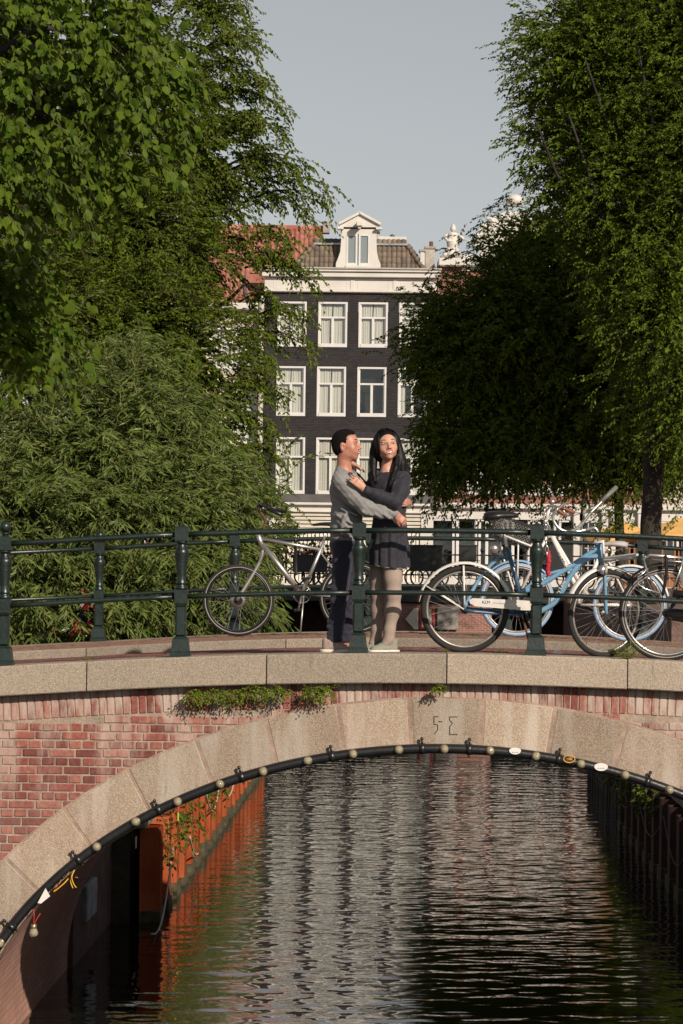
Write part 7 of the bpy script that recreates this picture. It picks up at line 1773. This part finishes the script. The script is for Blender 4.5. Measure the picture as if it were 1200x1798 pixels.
for (px, py) in [(4, 1659), (168, 1489), (235, 1442), (307, 1406), (382, 1376), (459, 1352), (539, 1333), (618, 1320), (700, 1313), (781, 1312), (862, 1317), (943, 1325), (1023, 1339), (1101, 1361), (1179, 1387)]:
    t = t_of(px, py); p = pipe_pt(t); o = link('lamp_globe', gme, LG); o.location = (p[0]+random.uniform(-.004, .004), yp-.030, p[2]); k = link('lamp_holder', gcm, o, world=False); o.rotation_euler = (random.uniform(-.2, .2), 0, random.uniform(-.2, .2))
for (px, py) in [(25, 1632), (135, 1512), (270, 1418), (420, 1362), (580, 1323), (741, 1308), (825, 1311), (984, 1330), (1142, 1371)]:
    t = t_of(px, py); m = MB()
    (x0, z0), (x1, z1) = arc_pt(t-.006, .043), arc_pt(t+.006, .043); m.tube([(x0, yp, z0), (x1, yp, z1)], .043, 12)
    a, b = arc_pt(t, .085), arc_pt(t, .120); m.tube([(a[0], yp-.005, a[1]), (b[0], yp+.01, b[1])], .010, 6); m.sphere((b[0], yp+.005, b[1]), .014, 8, 6); c = arc_pt(t, -.008); m.sphere((c[0], yp, c[1]), .010, 6, 5)
    m.build('clamp', M_PIPE, LG, True)
M_DISC = mat('white_label_plastic', (.74, .72, .68), .4); M_YEL = mat('yellow_ring', (.55, .30, .06), .5)
for (px, py, s_) in ((905, 1318, 1), (1056, 1346, 1.15)):
    w_ = W(px, py, yp-.04); m = MB(); vs = [(w_.x+.046*s_*math.cos(a), yp-.044, w_.z+.030*s_*math.sin(a)*(1 if math.sin(a) < 0 else .75)) for a in [2*math.pi*k/20 for k in range(20)]]
    m.prism([(v[0], v[2]) for v in vs], 'y', yp-.048, yp-.036); d = m.build('white_plate', M_DISC, LG)
    m = MB()
    for k in range(4): m.box((w_.x-.021+.014*k, yp-.0485, w_.z-.014), (.007, .002, .006))
    m.build('printed_mark', mat('grey_print', (.12, .11, .10), .6), d)
w_ = W(1000, 1333, yp-.04); m = MB(); vs = [(w_.x+.044*math.cos(a), yp-.042, w_.z+.028*math.sin(a)) for a in [2*math.pi*k/18 for k in range(19)]]; m.tube(vs, .0055, 6); m.tube([(w_.x-.026, yp-.044, w_.z+.004), (w_.x+.026, yp-.044, w_.z+.008)], .004, 5); m.tube([(w_.x-.024, yp-.044, w_.z-.008), (w_.x+.024, yp-.044, w_.z-.004)], .004, 5); m.build('yellow_ring', M_YEL, LG, True)
# broken fitting on the left with loose wires and a hanging lamp
def wires(parent, name, m_, paths, r_=.0035):
    m = MB()
    for pts in paths: m.tube(smooth_path([tuple(W(px, py, yp-.05+dy)) for (px, py, dy) in pts]), r_, 6)
    return m.build(name, m_, parent, True)
wires(LG, 'yellow_wire', mat('yellow_wire', (.62, .36, .03), .5), [[(120, 1543, 0), (112, 1552, -.02), (95, 1566, -.03), (97, 1563, 0)], [(131, 1528, 0), (126, 1540, -.03), (129, 1552, -.03), (134, 1559, -.02)], [(126, 1535, 0), (124, 1548, -.02), (128, 1560, -.02)]], .005)
wires(LG, 'red_wire', mat('red_wire', (.5, .04, .02), .5), [[(104, 1550, 0), (99, 1558, -.02), (95, 1564, 0)], [(59, 1596, 0), (60, 1608, -.01), (59, 1622, -.01)], [(71, 1604, 0), (64, 1615, -.01), (60, 1624, -.01)]])
wires(LG, 'copper_wire', mat('copper', (.45, .22, .10), .4, metal=.5), [[(122, 1531, 0), (118, 1536, -.02), (110, 1541, 0)], [(107, 1545, 0), (104, 1552, -.02), (98, 1553, 0)], [(132, 1540, 0), (137, 1542, 0)]])
m = MB(); pl = [tuple(W(px, py, yp-.055)) for (px, py) in ((80, 1560), (88, 1574), (72, 1587), (66, 1586))]; m.prism([(p[0], p[2]) for p in pl], 'y', yp-.056, yp-.052); tpw = m.build('torn_label', M_DISC, LG)
w_ = W(59, 1635, yp-.03); m = MB(); m.lathe([(.004, .05), (.022, .045), (.024, .02), (.036, -.01), (.034, -.03), (.02, -.045), (.004, -.05)], w_, 14); hgl = m.build('hanging_lamp', M_GLOBE, LG, True)
m = MB(); m.lathe([(.024, .0), (.026, .05), (.018, .056)], w_+Vector((0, 0, .0)), 12); m.build('lamp_holder', M_BRASS, hgl, True)

# ================================================================== rusty sheet piling along both banks
M_PILE = mat('rusty_sheet_pile', (.30, .052, .014), .9, var=.3, vscale=2.2, col2=(.37, .095, .035), spec=.15, bump=.4, bscale=14, stretch=(1, 1, .3))
M_ALG = mat('waterline_algae', (.05, .06, .02), .9, var=.4, vscale=8, col2=(.12, .09, .05), bump=.7, bscale=25)
def piling(xw, y0, y1, side, label, top=1.10, mm=None):
    t = empty('sheet_pile_wall', (xw, (y0+y1)/2, 0), label, 'retaining wall'); y = y0; p = 1.25
    while y < y1:
        z1 = top+random.uniform(-.02, .02); d = .22*side
        prof = [(0, 0), (.10, 0), (.24, d), (.60, d), (.74, 0), (1.235, 0)]
        m = MB()
        for (a, b) in zip(prof[:-1], prof[1:]): 
            q = [(xw+a[1], y+a[0], -.6), (xw+b[1], y+b[0], -.6), (xw+b[1], y+b[0], z1), (xw+a[1], y+a[0], z1)]; m.quad(*(q if side > 0 else q[::-1]))
            q = [(xw+a[1], y+a[0], z1), (xw+b[1], y+b[0], z1), (xw+b[1]-.02*side, y+b[0], z1), (xw+a[1]-.02*side, y+a[0], z1)]; m.quad(*q)
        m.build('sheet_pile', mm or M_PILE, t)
        m = MB(); hh = random.uniform(.10, .2)
        for (a, b) in zip(prof[:-1], prof[1:]): m.box(((2*xw+a[1]+b[1])/2+.006*side, y+(a[0]+b[0])/2, hh/2-.15), (abs(a[1]-b[1])+.02, b[0]-a[0], hh+.3))
        m.build('algae_band', M_ALG, t); y += p
    m = MB(); m.box((xw-.20*side, (y0+y1)/2, top+.03), (.52, y1-y0, .10), ch=.015); m.build('capping_beam', mat('old_concrete', (.20, .18, .15), .9, var=.3, vscale=4), t)
    return t
PW_ = piling(XL, 34.1, 60, 1, 'rusty orange-red steel sheet piling along the left bank, seen through the arch')
PE_ = piling(XR, 34.1, 47.8, -1, 'rusty steel sheet piling along the right bank in the shade', mm=mat('shade_dark_piling', (.030, .010, .006), .8, var=.4, vscale=2, bump=.4, bscale=14))  # same rusty steel as the left bank, its shade painted into the darker colour
TW_ = empty('shade_timber_quay', (XR+.2, 54, 0), 'timber quay wall with the deep shade put into its black colour, on the right, beyond the rusty piling', 'wall')
M_SHADE_TIMBER = mat('shade_black_timber', (.006, .006, .005), .8, var=.4, vscale=5, bump=.4, bscale=12)  # planks added for the far bank, near-black colour stands for the deep shade there
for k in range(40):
    m = MB(); m.box((XR+.10+random.uniform(-.015, .015), 48.0+.3*k, .1), (.10, .285, 2.2+random.uniform(-.05, .05)), ch=.01); m.build('plank', M_SHADE_TIMBER, TW_)
# older brick quay between the bridge and the piling, with two pale stones
m = MB()
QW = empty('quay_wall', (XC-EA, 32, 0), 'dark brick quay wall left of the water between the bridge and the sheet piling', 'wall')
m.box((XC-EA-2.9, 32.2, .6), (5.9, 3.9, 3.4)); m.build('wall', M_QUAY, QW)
for (zz, hh) in ((1.25, .42), (.55, .38)):
    m = MB(); m.box((XC-EA+.07, 31.6, zz), (.06, 1.0, hh), ch=.01); m.build('stone_block', mat('blue_grey_stone', (.32, .32, .34), .8, var=.3, vscale=5), QW)
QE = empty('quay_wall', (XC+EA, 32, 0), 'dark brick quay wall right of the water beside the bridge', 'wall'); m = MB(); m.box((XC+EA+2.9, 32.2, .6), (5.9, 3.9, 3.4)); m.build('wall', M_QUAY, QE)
# ropes looped along the piling
M_ROPE = mat('pale_rope', (.50, .47, .42), .8)
def pr(D, z, dx=.14): return Vector((XL+.22+dx-.1, D, z))
RP = empty('mooring_rope', pr(36, .6), 'pale rope looped along the left sheet piling just above the water', 'rope')
pts = []
for (D0, D1, za, zb_, sag) in ((32.5, 35.4, .08, .75, .35), (38.2, 39.8, .62, .25, .1), (41.2, 44.4, .95, .9, .35), (44.6, 49.0, 1.0, .95, .5), (49.0, 53.5, .95, .95, .5)):
    m = MB(); m.tube([pr(D0+(D1-D0)*i/14, za+(zb_-za)*i/14-sag*math.sin(math.pi*i/14), .16) for i in range(15)], .011, 6); m.build('rope_loop', M_ROPE, RP, True)
RP2 = empty('mooring_rope', (XR, 45, .7), 'pale rope hanging in loops on the right bank, its shade put into the colour', 'rope')
for (D0, D1) in ((35, 38.5), (38.5, 43), (43, 48), (48, 54)):
    m = MB(); m.tube([(XR-.27, D0+(D1-D0)*i/14, .95-.45*math.sin(math.pi*i/14)) for i in range(15)], .006, 5); m.build('rope_loop', mat('shade_dark_rope', (.12, .11, .10), .9), RP2, True)  # darkened copy of the pale rope, shade of this bank put into the colour
tagp = W(293, 1469, 36.2); m = MB(); m.box((XL+.25, 36.6, 1.02), (.01, .13, .10)); m.build('number_tag', mat('lime_tag', (.5, .6, .05), .6), PW_); m = MB(); m.box((XL+.25, 36.6, 1.12), (.01, .06, .12)); m.build('red_tag', mat('red_tag', (.6, .05, .05), .6), PW_)
# ================================================================== wall plants, weeds and creepers
M_FERN = leaf_material('fern_leaf', (.10, .16, .018), (.22, .27, .04), .25, .08, 22)
def tuft(name, pts, label, cat, n, size, leaf, droop, up=.2, seed=5, m_=None, wid=.55, outw=-.5):
    f = Foliage(seed); b = np.array([list(p) for p in pts]); b = b[f.r.integers(0, len(b), n)]+f.r.normal(0, size*.25, (n, 3))*np.array([1, .4, .6])
    d = np.stack([f.r.normal(0, .7, n), f.r.normal(outw, .3, n), f.r.normal(up, .5, n)], 1)
    f.sprays(b, d, size, 7, leaf, droop=droop, hang=.2, flat=.3)
    o = link(name, f.mesh(name, m_ or M_FERN, wid), None); tag(o, label, cat); return o
for i, (xs, lab) in enumerate((([(338, 1218), (352, 1217), (368, 1216), (384, 1216)], 'low green fern cushion, leftmost under the coping'), ([(392, 1216), (408, 1215), (425, 1214), (437, 1213)], 'green fern cushion just right of the leftmost one under the coping'), ([(452, 1212), (468, 1212), (485, 1211), (500, 1211)], 'densest green fern cushion under the coping joint'), ([(540, 1210), (552, 1210), (566, 1209), (575, 1208)], 'lone fern tuft under the coping below the couple'), ([(768, 1206), (776, 1208)], 'tiny fern tuft above the engraved keystone'))):
    tuft('fern', [W(px, py+2, YN-.115) for px, py in xs], lab, 'fern', 95 if i < 4 else 24, .068 if i < 4 else .045, .022, .6, .0, 30+i)
M_WEED = leaf_material('weed_leaf', (.10, .15, .02), (.18, .23, .04), .3, .05, 20)
for i, (px, py, s_) in enumerate(((1101, 1158, .11), (153, 1162, .05), (785, 1145, .03), (88, 1205, .03), (1063, 1098+45, .0), (880, 1146, .03))):
    if s_ == 0: continue
    tuft('weed', [W(px, py, YN-.02)], ['grass weed growing from the coping joint under the black bicycle', 'small weed in the coping joint near the left posts', 'tiny weed in the coping joint above the keystone', 'speck of green under the coping near the left edge', '', 'tiny weed beside the post right of the blue bicycle wheel'][i], 'weed', 16 if i else 34, s_, s_*.45, .2, .9, 50+i, M_WEED, .16, -.2)
# creeper hanging over the piling
M_CREEP = leaf_material('creeper_leaf', (.06, .09, .015), (.13, .16, .03), .2, .05, 20)
for (nm, xx, ys, lab, sd) in (('creeper', XL+.26, (35.0, 46.5), 'thin creeper trailing over the left sheet piling', 71), ('creeper', XR-.26, (40, 52), 'thin creeper trailing over the right sheet piling', 72)):
    f = Foliage(sd); t = empty(nm, (xx, sum(ys)/2, 1.1), lab, 'creeper'); base = []; dirs = []
    for k in range(9):
        y_ = ys[0]+(ys[1]-ys[0])*(k+f.r.random()*.6)/9; L_ = .3+f.r.random()*.5; pts = [Vector((xx-.1*(1 if xx < 0 else -1), y_, 1.15))]
        for j in range(7): pts.append(pts[-1]+Vector((f.r.normal()*.02+(.03 if xx < 0 else -.03)*(j < 2), f.r.normal()*.10+.03, -L_/7)))
        m = MB(); m.tube(pts, .005, 4); m.build('stem', M_TWIG, t)
        for p in pts[1:]:
            for q in range(3): base.append(list(p)); dirs.append(list(f.r.normal(0, 1, 3)+np.array([.3 if xx < 0 else -.3, 0, 0])))
    f.sprays(np.array(base), np.array(dirs), .13, 4, .07, droop=.6)
    o = link('foliage', f.mesh('foliage', M_CREEP, .6), t); o['kind'] = 'stuff'
# scrap of paper by the kerb
m = MB(); w_ = W(980, 1141, 24.6); w_.z = zroad(w_.x, 24.6)+.006; m.add([w_+Vector((-.05, 0, 0)), w_+Vector((.05, -.01, 0)), w_+Vector((.03, .06, .012)), w_+Vector((-.02, .05, .03))], [(0, 1, 2), (0, 2, 3)]); tag(m.build('paper_scrap', M_DISC), 'small scrap of white paper on the road between the two right-hand posts', 'litter')
# clutter glimpsed low behind the willow: flower pots with red blooms and a blue cloth
bp_ = W(150, 1085, 34.8)
r0 = empty('flower_basket', bp_, 'red flowers and dark blue pot behind the second railing post from the left', 'flower basket')
m = MB(); m.lathe([(.05, -.14), (.12, -.12), (.17, .08), (.18, .10)], bp_+Vector((.03, 0, 0)), 12); m.build('pot', mat('navy_pot', (.02, .03, .06), .5), r0, True)
m = MB(); m.tube([bp_+Vector((.03, 0, -.13)), (bp_.x+.03, bp_.y, BANK-.02)], .02, 6); m.build('pole', M_BLK, r0)
flowers(bp_.x+.0, 34.7, bp_.z+.12, .16, .12, r0, 60, 91); flowers(W(140, 1114, 34.6).x, 34.6, W(140, 1114, 34.6).z, .34, .10, r0, 70, 92)
